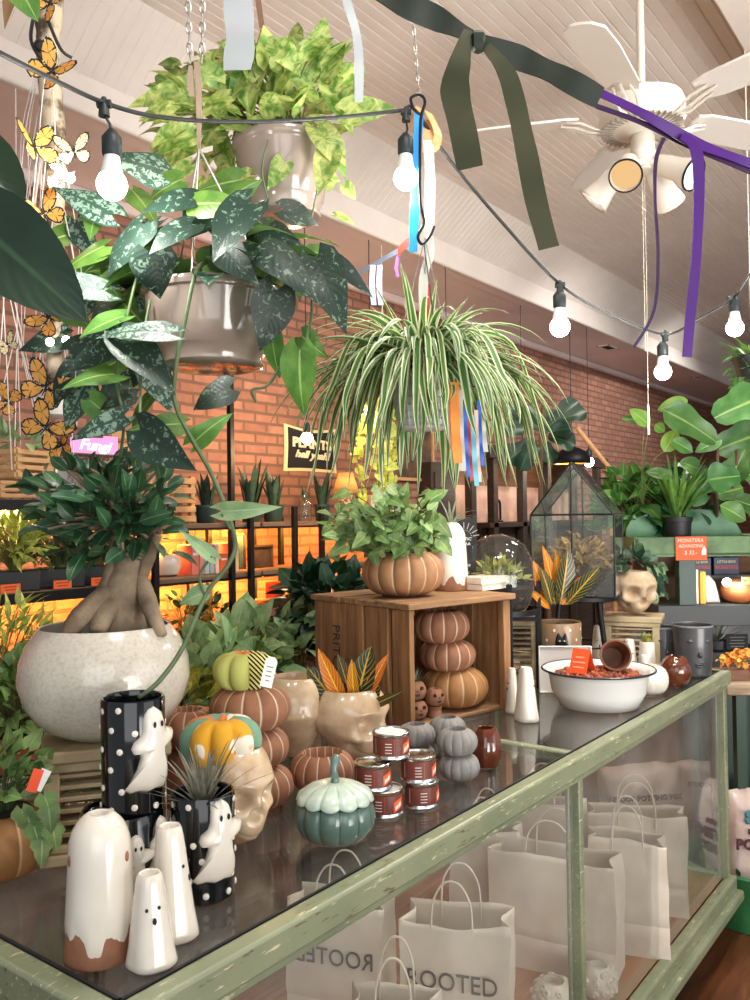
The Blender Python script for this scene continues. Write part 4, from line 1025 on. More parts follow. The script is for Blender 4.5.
def jack(lab, loc, r, rotz, open_=False):
    t = thing('jack_o_lantern', lab, 'jack-o-lantern', loc, rotz)
    m = MB(); m.lathe([(r*.4, 0), (r*.8, r*.2), (r, r*.75), (r*.95, r*1.15), (r*.7, r*1.55), (r*.42, r*1.7), (r*.38, r*1.68), (r*.4, r*1.4), (0, r*1.3)], 40, 9, .04); m.build('lantern_body', M_['terracotta'], t, smooth=70)
    for nm, a, z, pts in (('eye', -.42, 1.15, [(-.18, -.1), (.16, -.14), (.10, .16), (-.12, .14)]), ('eye', .42, 1.15, [(-.16, -.14), (.18, -.1), (.12, .14), (-.10, .16)]), ('nose', 0, .92, [(-.08, -.07), (.08, -.07), (0, .09)]), ('mouth', 0, .58, [(-.26, -.02), (-.1, -.14), (.1, -.14), (.26, -.02), (.14, .12), (-.14, .12)])):
        M = Matrix.Rotation(a, 4, 'Z') @ Matrix.Translation((0, -r*(.965 if z > .8 else .90), z*r)) @ Matrix.Rotation(.2 if z > 1 else -.1, 4, 'X')
        MB().poly([(x*r, y*r) for x, y in pts], r*.12, M=M).build(nm, M_['blk'], t)
    return t
F0 = facing(qc)
jack('clay jack-o-lantern at the bottom left inside the crate', incrate(.088, .07), .032, F0+.35)
j2 = incrate(.088, .075, .0125+.0545); jack('clay jack-o-lantern with an air plant, upper left inside the crate', j2, .032, F0+.2)
jack('clay jack-o-lantern between the other two and the ochre pumpkin', incrate(.145, .055, .044), .030, F0+.45)
t = thing('clay_stand', 'small clay stand under the middle jack-o-lantern', 'stand', incrate(.145, .055), 0); MB().lathe([(.022, 0), (.024, .004), (.018, .02), (.022, .031), (0, .031)], 24).build('stand_body', M_['terracotta'], t)
t = thing('air_plant', 'tiny grey air plant on the upper jack-o-lantern in the crate', 'air plant', j2+V((0, 0, .052)), 0)
m = MB(); tuft(m, (0, 0, 0), 22, (.035, .06), .0035, (.1, 1.2), .4, 'needle', .005); m.build('leaf_rosette', L_['air'], t, smooth=180)
# on the crate top
zt_ = 1.0+ch+.0005
q, s = onc(402, 598, .085, zt_); t = pumpkin_pot('large tan ribbed pumpkin planter with ivy on top of the crate', q, .128, .140, 'pumpkin', 15, .075, .15, d=.07); Op = q.copy()
MB().lathe([(.085, .118), (0, .122)], 16).build('soil', M_['soil'], t)
m = MB(); st = MB()
random.seed(5)
for i in range(230):
    px = random.gauss(388, 34); py = random.gauss(527, 17)
    if not (318 < px < 440 and 478 < py < 560): continue
    Dq = dep(Op)+random.uniform(-.16, .10); b = W(px, py, Dq)
    d = (RT*random.uniform(-1, 1)+V((0, 0, random.uniform(-.8, .5)))-FH*random.uniform(-.3, .9)).normalized()
    leaf(m, b, d, -FH*.8+V((0, 0, .7))+rdir()*.4, random.uniform(.034, .056), random.uniform(.034, .052), 'ivy', .4, .12, nl=8)
    if i % 2 == 0: st.tube(bez(Op+V((random.uniform(-.05, .05), random.uniform(-.05, .05), .12)), (Op+b)/2+V((0, 0, .14)), b, n=6), .0016, 5, False)
for b, tp in (((400, 505), (408, 482)), ((436, 520), (452, 538)), ((440, 540), (452, 556)), ((430, 500), (448, 490)), ((345, 545), (328, 556)), ((350, 530), (322, 540))):
    pleaf(m, b, tp, 18, dep(Op)-.1, None, 'ivy', (0, .4), .3, .1)
m.build('ivy_foliage', L_['ivy'], t, org=Op, smooth=180).rotation_euler = (0, 0, -.15); st.build('ivy_stems', M_['vine'], t, org=Op).rotation_euler = (0, 0, -.15)
q, s = onc(450, 591, .05, zt_); drip_ghost('cream drip glazed ghost vase with an air plant on the crate', q, .055, .222, facing(q), .34, eye=(1.25, -1.2), drips=((-.5, .03), (.35, .015), (.8, .035), (1.5, .02), (2.6, .02), (3.6, .02), (4.6, .03)))
t = thing('air_plant', 'silvery long leaved air plant in the cream ghost vase on the crate', 'air plant', q+V((0, 0, .21)), 0)
m = MB(); tuft(m, (0, 0, 0), 15, (.10, .19), .010, (.15, 1.15), 1.0, 'needle', .008, nl=10); m.build('leaf_rosette', L_['air'], t, smooth=180)
q = at(480, 2.80, zt_); bk = thing('book', 'lower white book of the pair lying on the crate', 'book', q, CR+.15)
def book(t, w, d, h, cov, pages=True):
    m = MB(); m.box((0, 0, .001), (w, d, .002)); m.box((0, 0, h-.001), (w, d, .002)); m.box((-w/2+.001, 0, h/2), (.002, d, h)); m.build('cover', cov, t, bevel=.0005)
    MB().box((.002, 0, h/2), (w-.008, d-.006, h-.004)).build('pages', M_['paper'], t); return t
wc = mat('white_cover', c8(222, 208, 192), .5, col2=c8(206, 188, 172), vs=30)
book(bk, .15, .11, .020, wc); bk2 = thing('book', 'upper white book of the pair lying on the crate', 'book', q+V((0, 0, .0205)), CR+.12); book(bk2, .15, .108, .020, wc)
q = at(465, 2.88, zt_+.0001); q = q - HR*.0; cd_ = thing('black_deck_box', 'tall black illustrated card box standing on the crate behind the ghost vase', 'box', at(463, 2.93, zt_), facing(q)+.1)
MB().box((0, 0, .115), (.085, .028, .23)).build('box_body', M_['blk'], cd_, bevel=.002)
pk_ = mat('chalk_pink', c8(188, 160, 150), .7); gr_ = mat('chalk_grey', c8(150, 146, 138), .7)
m = MB()
for i in range(9):
    a = PI*(i+.5)/9; M = Matrix.Translation((0, -.0145, .165)) @ Matrix.Rotation(a-PI/2, 4, 'Y'); m.box((0, 0, .042), (.003, .001, .022), M=M)
for i in range(12):
    a = PI*i/11; m.box((.026*math.cos(a), -.0145, .165+.026*math.sin(a)), (.003, .001, .003))
m.build('sun_print', gr_, cd_)
lettering('MYSTIC', .0145, M_['white'], cd_, (0, -.0147, .160), (PI/2, 0, 0), 'box_lettering', ext=.0002); lettering('FLORA', .0145, M_['white'], cd_, (0, -.0147, .143), (PI/2, 0, 0), 'box_lettering', ext=.0002)
m = MB()
for i in range(8):
    M = Matrix.Translation((random.uniform(-.025, .025), -.0146, random.uniform(.02, .08))) @ Matrix.Rotation(PI/2, 4, 'X'); m.lathe([(.007, 0), (.004, .0004), (0, .0006)], 10, 5, .5, M=M)
m.build('flower_print', pk_, cd_)

# ---------------------------------------------------------------- right half of the counter
def stand_leg(mb, a, b, r=.009): mb.tube([a, b], [r, r*.85], 8)
# wardian jar in a black leg stand
q = at(497, 2.92); q.z = 1.0; jar = thing('jar_stand', 'black metal leg stand holding the round terrarium', 'stand', q, facing(q))
R0 = .125; m = MB(); m.lathe([(R0+.006, .262), (R0+.012, .262), (R0+.012, .280), (R0+.006, .280), (R0+.006, .262)], 48, caps=False); m.build('ring', M_['black_metal'], jar)
for k in range(4):
    a = PI*.5*k+.25; x, y = (R0+.013)*math.cos(a), (R0+.013)*math.sin(a)
    MB().box((x, y, .185), (.020, .020, .37)).build('leg', M_['black_metal'], jar, bevel=.003); 
m = MB(); m.box((0, 0, .262-.02), (2*R0+.01, .012, .012)); m.box((0, 0, .262-.02), (.012, 2*R0+.01, .012)); m.build('cross_bar', M_['black_metal'], jar)
tr = thing('round_terrarium', 'domed glass terrarium full of moss behind the crate', 'terrarium', q+V((0, 0, .2485)), 0)
m = MB(); m.lathe([(.03, 0), (.07, .006), (.105, .04), (.122, .09), (.124, .15), (.115, .20), (.092, .245), (.055, .272), (.02, .282), (0, .284)], 48); m.build('glass_dome', M_['cloche'], tr, smooth=80)
MB().lathe([(.02, .004), (.066, .010), (.100, .042), (.116, .086), (.1165, .10), (.08, .108), (0, .112)], 32).build('soil', M_['soil'], tr)
m = MB(); bush(m, (0, 0, .13), (.09, .09, .06), 150, (.02, .045), .45, 'lance', -.1, 1, .5, .2); 
for i in range(30): a = random.uniform(0, 2*PI); leaf(m, V((.05*math.cos(a), .05*math.sin(a), .11)), V((math.cos(a)*.3, math.sin(a)*.3, 1)), V((math.cos(a), math.sin(a), 0)), random.uniform(.05, .10), .008, 'needle', .4)
m.build('moss_planting', L_['moss'], tr, smooth=180)
# house terrarium on a black stool
qh = at(577, 3.24); sh_ = .295
stl = thing('black_stool', 'small black stool carrying the house shaped terrarium', 'stool', qh, facing(qh))
MB().lathe([(.15, sh_-.022), (.155, sh_-.018), (.155, sh_-.004), (.15, sh_), (0, sh_)], 40).build('seat', M_['black_metal'], stl)
for k in range(4):
    a = PI/4+PI/2*k; MB().tube([(.10*math.cos(a), .10*math.sin(a), sh_-.02), (.145*math.cos(a), .145*math.sin(a), 0)], [.011, .0095], 10).build('leg', M_['black_metal'], stl)
MB().lathe([(.118, .10), (.123, .10), (.123, .106), (.118, .106), (.118, .10)], 32, caps=False).build('stretcher_ring', M_['black_metal'], stl)
ht = thing('house_terrarium', 'house shaped glass terrarium with black edges and dry moss', 'terrarium', qh+V((0, 0, sh_)), _t-PI/2-math.radians(22))
w_, d_, he, ha = .30, .28, .30, .49
def hp(x, y, z): return V((x*w_/2, y*d_/2, z))
E = [((-1,-1,0),(1,-1,0)),((1,-1,0),(1,1,0)),((1,1,0),(-1,1,0)),((-1,1,0),(-1,-1,0))]
E += [((x,y,0),(x,y,he)) for x in (-1,1) for y in (-1,1)] + [((-1,-1,he),(1,-1,he)),((1,-1,he),(1,1,he)),((1,1,he),(-1,1,he)),((-1,1,he),(-1,-1,he))]
E += [((x,y,he),(0,y,ha)) for x in (-1,1) for y in (-1,1)] + [((0,-1,ha),(0,1,ha)), ((0,-1,0),(0,-1,ha)), ((0,1,0),(0,1,ha))]
m = MB()
for a, b in E: m.tube([hp(*a), hp(*b)], .0038, 6)
m.build('lead_frame', M_['black_metal'], ht)
m = MB(); gp = lambda *ps: m.add([hp(*p) for p in ps], [tuple(range(len(ps)))])
for y in (-1, 1): gp((-1,y,0),(1,y,0),(1,y,he),(0,y,ha),(-1,y,he))
for x in (-1, 1): gp((x,-1,0),(x,1,0),(x,1,he),(x,-1,he)); gp((x,-1,he),(x,1,he),(0,1,ha),(0,-1,ha))
m.build('glass_panes', M_['cloche'], ht, smooth=0, solid=.002)
MB().box((0, 0, .045), (w_*.97, d_*.97, .085)).build('soil', M_['soil'], ht, bevel=.01)
m = MB(); bush(m, (0, 0, .10), (.115, .105, .12), 300, (.02, .05), .5, 'lance', 0, 1, .8, .3); m.build('dry_moss', L_['dry'], ht, smooth=180)
# brown polka planter with a black cat relief and croton
q = at(556, 3.0); F1 = facing(q); pl = thing('cat_planter', 'tan dotted planter with a black cat relief and croton', 'planter', q, F1)
m = MB().lathe([(.070, .0), (.074, .004), (.078, .09), (.080, .165), (.078, .172), (.074, .17), (.073, .15), (0, .148)], 40)
for k in range(6):
    for j in range(9):
        a = 2*PI*(j+.5*(k % 2))/9; M = Matrix.Rotation(a, 4, 'Z') @ Matrix.Translation((.0755+.0008*k, 0, .02+k*.027)) @ Matrix.Rotation(PI/2, 4, 'Y'); m.lathe([(.0045, -.002), (.004, .001), (0, .0015)], 8, M=M, caps=False, mi=1)
m.build('pot_body', [mat('tan_glaze', c8(146, 116, 86), .3, coat=.3), M_['dot']], pl)
cat = [(-.02, .155), (-.012, .168), (-.006, .155), (.006, .155), (.012, .168), (.018, .153), (.02, .135), (.028, .115), (.038, .06), (.035, .012), (.026, .012), (.024, .06), (.014, .085), (.0, .088), (-.008, .06), (-.012, .01), (-.021, .01), (-.022, .07), (-.026, .115), (-.024, .14)]
o = MB().poly([(x*.95, z*.9) for x, z in cat], .018, M=Matrix.Translation((.012, -.080, 0))).build('cat_relief', M_['ceramic_black'], pl, bevel=.004)
m = MB(); 
for sx in (.004, .020): m.ball((sx, -.0895, .128), (.003, .0012, .002), 8, 6)
m.build('cat_eye', M_['dot'], o)
MB().lathe([(.073, .152), (0, .158)], 20).build('soil', M_['soil'], pl)
cr2 = thing('croton_plant', 'croton with striped red and green leaves in the cat planter', 'croton', q+V((0, 0, .153)), 0)
m = MB(); m2 = MB(); Dq = 2.95
for b, tp, w2, o_ in (((552, 618), (541, 582), 12, 0), ((556, 616), (543, 560), 10, 1), ((558, 616), (556, 566), 10, 1), ((560, 618), (568, 562), 17, 0), ((566, 618), (600, 580), 12, 0), ((548, 620), (534, 575), 11, 1), ((562, 618), (582, 590), 10, 1), ((556, 618), (548, 590), 10, 0), ((550, 622), (527, 600), 6, 1)):
    pleaf(m2 if o_ else m, b, tp, w2*1.25, Dq, Dq+random.uniform(-.06, .03), 'oval', (random.uniform(-.4, .4), .3), .3, .2)
m.build('green_leaves', L_['croton'], cr2, org=cr2.location, smooth=180); m2.build('orange_leaves', L_['croton_o'], cr2, org=cr2.location, smooth=180)
MB().tube([(0, 0, -.004), (0, 0, .02)], .006, 8).build('stem', M_['woody'], cr2)
# louvred risers
q = at(519, 3.0); riser('beige louvred riser behind the crate and cream ghosts', q + FH*.06, .15, .15, .245, facing(q), 9)
q = at(631, 3.30); rs = riser('beige louvred riser under the stone skull planter', q, .22, .17, .205, facing(q)-.1, 6)
t, zz = skull_pot('stone coloured skull planter with a trailing plant on the right riser', V((q.x, q.y, 1.2055)), .185, .20, .185, facing(q)+.45, 'skull_stone', 48)
m = MB(); bush(m, (0, 0, zz+.03), (.07, .07, .05), 45, (.03, .05), .7, 'oval', -.2, 1, .6, .2)
for i in range(14): leaf(m, V((.10+random.uniform(-.02, .03), random.uniform(-.05, .05), zz-.01*i*.8+.02)), V((.3, -.2, -.6)), V((.3, -.6, .6)), .04, .028, 'oval', .3)
m.build('foliage', L_['dark'], t, smooth=180)
MB().lathe([(.07, zz-.035), (0, zz-.03)], 16).build('soil', M_['soil'], t)
# ghosts
q, s = onc(523, 722, .03); small_ghost('tall cream ghost bud vase in front of the beige riser by the crate', q, .037, .155, facing(q), 1.4, tex='ceramic_white')
q = at(513, 2.58); small_ghost('slim cream ghost bud vase squeezed beside the crate corner', q-HR*.012, .022, .135, facing(q), -1.2)
for px, D, h, r, lab in ((570, 3.17, .155, .032, 'cream ghost bud vase left of the stool leg behind the basin'), (596, 3.30, .165, .034, 'cream ghost bud vase between the stool legs'), (607, 3.10, .13, .031, 'cream ghost bud vase in front of the right riser, left one'), (627, 3.06, .145, .032, 'cream ghost bud vase in front of the right riser, right one with dark eyes')):
    q = at(px, D); small_ghost(lab, q, r, h, facing(q), .1)
# white tray leaning behind the basin
q = at(562, 2.86); pl.scale = (1, 1, 1.28); cr2.location.z += .045
t = thing('white_tray', 'white enamel tray standing upright behind the clay ball basin', 'tray', q, facing(q)+.12)
m = MB(); m.box((0, 0, .078), (.175, .004, .156)); 
for lo in ((-.0875, .0), (.0835, .0)): m.box2((lo[0], -.012, 0), (lo[0]+.004, .002, .156))
m.box2((-.0875, -.012, .152), (.0875, .002, .156)); m.box2((-.0875, -.012, 0), (.0875, .002, .004)); m.build('tray_body', M_['white'], t, bevel=.003, rot=(-.0, 0, 0))
# enamel basin with clay balls
q, s = onc(595, 713, .11); qbn = q; t = thing('enamel_basin', 'white enamel basin with dark rim on the counter, full of clay balls', 'basin', q, 0)
m = MB(); m.lathe([(.105, 0), (.12, .004), (.145, .05), (.152, .095), (.160, .108), (.172, .113), (.173, .116), (.168, .117), (.155, .112), (.147, .098), (.138, .05), (.115, .012), (0, .010)], 64); m.build('bowl', mat('enamel', c8(228, 228, 224), .18, coat=.6), t, smooth=60)
m = MB(); m.lathe([(.1715, .1115), (.1745, .113), (.1755, .116), (.173, .1185), (.1695, .118)], 64, caps=False); m.build('rim', mat('blue_black_rim', c8(30, 32, 46), .3), t)
clay = mat('clay_ball', c8(186, 92, 52), .7, col2=c8(112, 52, 30), vs=40, bump=.2, bs=150); clay2 = mat('dark_clay_ball', c8(104, 50, 32), .7, bump=.2, bs=150)
random.seed(3)
sph = []
for k in (clay, clay2):
    b = MB(); b.ball((0, 0, 0), .0095, 10, 7); me = b.build('clay_ball', k); sph.append(me)
n = 0
def ballat(x, y, z, k, s):
    global n
    if n < 2: o = sph[n]; k = n
    else: o = sph[k].copy(); COL.objects.link(o)
    o.location = qbn+V((x, y, z)); o.scale = (s, s, s*.95); o.rotation_euler = (random.random()*3, random.random()*3, 0)
    tag(o, 'brown expanded clay ball in the heap filling the white enamel basin', 'clay ball', 'clay balls in the basin'); n += 1
MB().lathe([(.139, .078), (.10, .086), (0, .094)], 32).build('clay_pebble_bed', clay2, None, loc=qbn)
bed = bpy.data.objects['clay_pebble_bed']; bed['kind'] = 'stuff'; tag(bed, 'bed of clay pebbles deep in the white enamel basin', 'clay pebbles')
ga = 2.39996
for i in range(230):
    rr = .131*math.sqrt((i+.5)/230); a = i*ga
    ballat(rr*math.cos(a)+random.uniform(-.002, .002), rr*math.sin(a)+random.uniform(-.002, .002), .094+.012*(1-(rr/.131)**2)-(rr/.131)**6*.004+random.uniform(-.002, .004), 1 if random.random() < .3 else 0, random.uniform(.8, 1.15))
p = qbn-HR*.055-FH*.02; t = thing('tent_sign', 'small orange folded tent sign on the clay balls', 'sign', V((p.x, p.y, qbn.z+.108)), facing(p)-.5)
m = MB(); m.add([(-.03, -.03, 0), (.03, -.03, 0), (.03, 0, .072), (-.03, 0, .072), (-.03, .03, 0), (.03, .03, 0)], [(0, 1, 2, 3), (3, 2, 5, 4)]); m.build('card', M_['orange_glow'], t, smooth=0, solid=.001)
m = MB()
for i, ww in enumerate((.036, .042, .030)):
    M = Matrix.Translation((0, -.0225+i*.006, .018+.0145*i)) @ Matrix.Rotation(-.395, 4, 'X'); m.box((0, -.0012, 0), (ww, .0006, .004), M=M)
m.build('card_print', mat('pale_orange_ink', c8(250, 160, 120), .6), t)
p = qbn+HR*.052+FH*.01; t = thing('clay_pot', 'small brown clay pot lying tipped over on the clay balls', 'pot', V((p.x, p.y, qbn.z+.150)), facing(p)+.15); 
m = MB(); m.lathe([(.030, -.045), (.033, -.043), (.044, .03), (.048, .032), (.048, .046), (.043, .046), (.040, .03), (.030, -.035), (0, -.036)], 40); m.build('pot_body', mat('dark_clay', c8(112, 66, 44), .6, bump=.1), t, rot=(PI/2-.25, 0, 0))
# white gourd pot, succulent cup, brown ball, grey face pots
q, s = onc(646, 696, .04); t = thing('white_gourd', 'white ceramic gourd with a knobbed stem beside the basin', 'ceramic gourd', q, 0)
m = MB(); pk(m, .062, .098, 10, 0, .04); m.build('gourd_body', M_['ceramic_white'], t, smooth=70)
MB().tube(spline([(-.035, .0, .075), (-.045, 0, .105), (-.040, 0, .125), (-.036, 0, .135)], 4), [.016, .015, .014, .013, .013, .013, .014, .015, .016, .016, .015, .012, .006], 12).build('gourd_stem', M_['ceramic_white'], t)
q = at(644, 3.02); t = thing('succulent_cup', 'small white cup of grassy succulent behind the white gourd', 'potted succulent', q, 0)
MB().lathe([(.026, 0), (.034, .005), (.026, .14), (.020, .142), (.02, .12), (0, .12)], 28).build('cup', M_['ceramic_white'], t)
m = MB(); tuft(m, (0, 0, .122), 30, (.03, .06), .008, (0, .5), .2, 'sword', .014); m.build('leaf_rosette', L_['moss'], t, smooth=180)
q, s = onc(672, 688, .035); t = thing('brown_ball_jar', 'round shiny brown glazed jar near the far end of the glass', 'jar', q, 0)
MB().lathe([(.02, 0), (.038, .008), (.053, .045), (.05, .075), (.035, .098), (.024, .104), (.02, .102), (.02, .07), (0, .07)], 40, wob=lambda a, i: .002*math.sin(3*a+i)).build('jar_body', M_['brown_glaze'], t)
gp_ = mat('slate_glaze', c8(72, 72, 74), .35, col2=c8(54, 54, 58), vs=10, coat=.3, bump=.1)
def face_pot(lab, px, D, r, h):
    q = at(px, D); t = thing('face_pot', lab, 'pot', q, facing(q)+.35)
    MB().lathe([(r*.8, 0), (r*.86, .004), (r*.95, h*.5), (r, h-.006), (r*.99, h), (r*.93, h-.002), (r*.9, h*.6), (0, h*.55)], 44).build('pot_body', gp_, t)
    MB().lathe([(r*1.0, h-.006), (r*1.025, h-.003), (r*1.0, h+.002), (r*.97, h+.001)], 44, caps=False).build('rim', mat('rim_glaze', c8(120, 120, 120), .25), t)
    for a, z in ((-.5, .72), (.5, .72), (0, .45), (0, .28)):
        m = MB(); M = Matrix.Rotation(a, 4, 'Z') @ Matrix.Translation((0, -r*.93, z*h))
        if z > .7: m.ball((0, 0, 0), (r*.18, r*.12, r*.11), 12, 8, M=M); m.ball((0, -r*.09, 0), (r*.09, r*.06, r*.06), 10, 8, M=M)
        elif z > .4: m.ball((0, -.002, 0), (r*.12, r*.18, r*.16), 12, 8, M=M)
        else: m.ball((0, 0, 0), (r*.28, r*.12, r*.06), 14, 8, M=M); m.ball((0, 0, -r*.13), (r*.22, r*.12, r*.07), 14, 8, M=M)
        m.build('face_relief', gp_, t)
face_pot('smaller grey face pot behind the white gourd', 659, 3.24, .055, .165); face_pot('larger grey face pot at the far end of the counter', 690, 3.13, .071, .185)
# ---------------------------------------------------------------- hanging things
random.seed(21)
def hang_pot(t, R_, H_, m, rim=True):
    mb = MB(); mb.lathe([(R_*.60, 0), (R_*.72, .003), (R_*.74, H_*.04), (R_*.70, H_*.05), (R_*.705, H_*.10), (R_*.78, H_*.22), (R_*.80, H_*.24), (R_*.88, H_*.5), (R_*.955, H_*.86), (R_*.96, H_*.88), (R_*1.0, H_*.90), (R_*1.015, H_*.95), (R_*1.0, H_), (R_*.96, H_*.985), (R_*.93, H_*.9), (0, H_*.88)], 56)
    mb.build('pot', M_[m], t, smooth=45)
    MB().lathe([(R_*.92, H_*.9), (R_*.5, H_*.94), (0, H_*.95)], 24).build('soil', M_['soil'], t)
# satin pothos -------------------------------------------------
Dp = 1.74
q = W(212, 369, Dp); R1 = .142; H1 = .158
t = thing('hanging_pothos', 'dark silvery satin pothos hanging in a taupe pot by chains, with a long trailing vine', 'hanging plant', q, facing(q)); satin = t
hang_pot(t, R1, H1, 'taupe_pot')
m = MB(); m.box((.055, -R1*.955, H1*.68), (.034, .002, .018)); lb = m.build('pot_sticker', M_['white'], t, rot=(.14, -.12, .42))
rz = facing(q)
def fixrot(o): o.rotation_euler = (0, 0, -rz); return o
m = MB(); m2 = MB(); m3 = MB()
SL = [  # base, tip, width, kind (0 dark, 1 silver, 2 plain green), depth offset
 ((162,172),(106,158),40,1,-.12),((112,214),(54,188),30,1,-.05),((142,224),(108,276),46,0,-.14),((152,252),(160,298),44,0,-.18),((104,246),(60,276),30,2,-.05),
 ((104,290),(3,279),26,1,-.10),((124,316),(80,338),30,2,-.12),((170,333),(97,339),24,1,-.2),((122,336),(174,394),38,0,-.16),((114,348),(66,374),26,0,-.1),
 ((118,374),(62,390),28,2,-.1),((124,416),(72,440),22,1,-.16),((182,424),(126,432),24,2,-.15),((140,430),(196,470),42,0,-.24),((230,388),(194,410),34,0,-.2),
 ((194,442),(232,414),24,2,-.16),((300,350),(305,416),36,2,-.14),((272,334),(280,378),24,2,-.1),((316,258),(346,334),42,0,-.12),((262,244),(318,304),42,0,-.16),
 ((312,252),(346,262),24,2,.0),((330,258),(372,297),18,0,-.08),((276,290),(260,350),42,0,-.15),((252,204),(214,262),46,0,-.2),((192,204),(254,206),26,2,-.14),
 ((192,198),(142,212),28,0,-.14),((192,224),(150,254),32,0,-.16),((228,200),(262,180),26,2,.02),((256,228),(302,246),30,0,-.08),((222,246),(258,284),32,0,-.16),
 ((98,206),(90,240),26,2,.0),((100,274),(122,302),22,2,.0),((132,190),(158,228),24,2,.0),((302,336),(328,358),24,2,-.1),((170,262),(132,288),26,0,-.1),
 ((60,300),(92,328),30,2,.0),((70,350),(110,332),22,0,.0),((240,180),(200,190),26,2,.08),((282,210),(318,226),30,0,.06),((180,180),(150,200),26,2,.08),
 ((290,255),(300,300),30,0,.08),((120,300),(150,330),28,2,.05),((90,400),(120,425),24,2,.0),((206,214),(186,240),34,0,-.12),((264,262),(240,250),26,2,-.08),((128,452),(110,480),20,0,-.08),((130,395),(100,410),22,0,-.05)]
for b, tp, w_, k, dd in SL:
    pleaf((m, m2, m3)[k], b, tp, w_*1.12, Dp+dd, Dp+dd+random.uniform(-.05, .05), 'heart', (random.uniform(-.5, .5), random.uniform(.0, .7)), random.uniform(.3, .7), random.uniform(-.25, .25), wavy=.08)
for i in range(84):
    a = random.uniform(0, 2*PI); p = q+V((math.cos(a)*R1*random.uniform(.3, 1.35), math.sin(a)*R1*random.uniform(.3, 1.35), H1+random.uniform(-.005, .115)))
    d = V((math.cos(a), math.sin(a), random.uniform(-.3, .5)))
    if (p+d*.06-W(112, 185, 1.5)).length < .17: continue
    leaf((m, m, m3, m2)[i % 4], p, d, V((0, 0, 1))+rdir()*.4, random.uniform(.08, .12), random.uniform(.06, .085), 'heart', random.uniform(.4, 1.2), .15, wavy=.08)
for i in range(34):
    px = random.uniform(58, 160); py = random.uniform(215, 405)
    p = W(px, py, random.uniform(1.78, 1.98))
    leaf((m, m3, m2)[i % 3], p, RT*random.uniform(-1, .4)+V((0, 0, random.uniform(-1, .2)))-FH*.2, -FH*.8+V((0, 0, .5))+rdir()*.4, random.uniform(.08, .115), random.uniform(.06, .085), 'heart', .5, .12, wavy=.08)
for mm, nm, k in ((m, 'dark_leaves', 'satin'), (m2, 'silver_leaves', 'satin2'), (m3, 'green_leaves', 'green')): fixrot(mm.build(nm, L_[k], t, org=q, smooth=180))
def vine(pts, r=.0035, nm='vine', par=None, mt='vine', org=None, rzz=None):
    P3 = spline([W(*p) for p in pts], 6); o = MB().tube(P3, r, 7).build(nm, M_[mt], par, org=org, smooth=180)
    if rzz is not None: o.rotation_euler = (0, 0, -rzz)
    return P3
vine([(208, 262, Dp-.06), (196, 272, Dp-.15), (184, 325, Dp-.17), (176, 365, Dp-.18), (175, 402, Dp-.19), (190, 436, Dp-.2), (213, 477, Dp-.22), (234, 535, Dp-.24), (230, 562, Dp-.26), (207, 593, Dp-.28), (183, 647, Dp-.33), (160, 680, Dp-.36), (139, 698, 1.372)], .0042, par=t, org=q, rzz=rz)
vine([(140, 262, Dp-.1), (124, 330, Dp-.12), (116, 380, Dp-.1), (124, 420, Dp-.12), (118, 470, Dp-.1)], .003, par=t, org=q, rzz=rz)
vine([(262, 280, Dp-.1), (268, 330, Dp-.1), (280, 360, Dp-.08), (268, 385, Dp-.08), (252, 390, Dp-.08), (256, 402, Dp-.08)], .003, par=t, org=q, rzz=rz)
vine([(150, 300, Dp-.1), (142, 350, Dp-.14), (140, 430, Dp-.22), (144, 445, Dp-.22)], .003, par=t, org=q, rzz=rz)
vine([(300, 260, Dp-.05), (312, 300, Dp-.1), (306, 345, Dp-.12)], .003, par=t, org=q, rzz=rz)
vine([(212, 556, Dp-.28), (200, 575, Dp-.28), (204, 594, Dp-.28)], .0025, par=t, org=q, rzz=rz)
vine([(222, 514, Dp-.25), (231, 530, Dp-.25)], .003, par=t, org=q, rzz=rz)
m = MB(); 
pleaf(m, (221, 511), (281, 507), 20, Dp-.25, None, 'heart', (0, -.1), .7, .2); pleaf(m, (213, 557), (180, 531), 15, Dp-.28, None, 'heart', (.3, .2), .3, .3)
pleaf(m, (205, 592), (180, 604), 22, Dp-.28, None, 'heart', (0, .5), .4, .1)
fixrot(m.build('vine_leaves', L_['pale'], t, org=q, smooth=180))
top = W(199, 62, Dp-.03)
m = MB()
for dx, dy in ((-.8, -.5), (.8, -.5), (.1, .95)): m.tube([q+V((dx*R1, dy*R1, H1)), W(199, 148, Dp-.02)], .0022, 6)
fixrot(m.build('hanger_wires', M_['steel'], t, org=q))
m = MB(); m.strip([W(197, 62, Dp-.03), W(199, 100, Dp-.02), W(199, 150, Dp-.02)], [RT*.012, RT*.012, RT*.006], .006); m.strip([W(191, 66, Dp-.03), W(190, 80, Dp-.03), W(192, 97, Dp-.03)], [RT*.008, RT*.013, RT*.010], .005)
fixrot(m.build('strap', mat('taupe_strap', c8(150, 128, 112), .7), t, org=q))
def chain(mb, a, b, link=.026, r=.0016, w_=.005):
    a, b = V(a), V(b); d = b-a; n = max(2, int(d.length/(link*.74))); dn = d.normalized(); s1 = dn.orthogonal().normalized(); s2 = dn.cross(s1)
    for i in range(n):
        c = a+d*((i+.5)/n); s_ = s1 if i % 2 else s2; pts = []
        for k in range(13):
            an = 2*PI*k/12; pts.append(c+dn*math.sin(an)*link*.5+s_*math.cos(an)*w_)
        mb.tube(pts, r, 5, False)
m = MB(); chain(m, W(186, -60, Dp-.03), W(190, 64, Dp-.03)); chain(m, W(203, -60, Dp-.03), W(202, 64, Dp-.03)); ch = W(195, -60, Dp-.03)
m.tube([W(186, -60, Dp-.03), ch+V((0, 0, .03)), W(203, -60, Dp-.03)], .002, 6)
chain(m, ch+V((0, 0, .03)), V((ch.x, ch.y, CZ-.01)), .05, .002, .008)
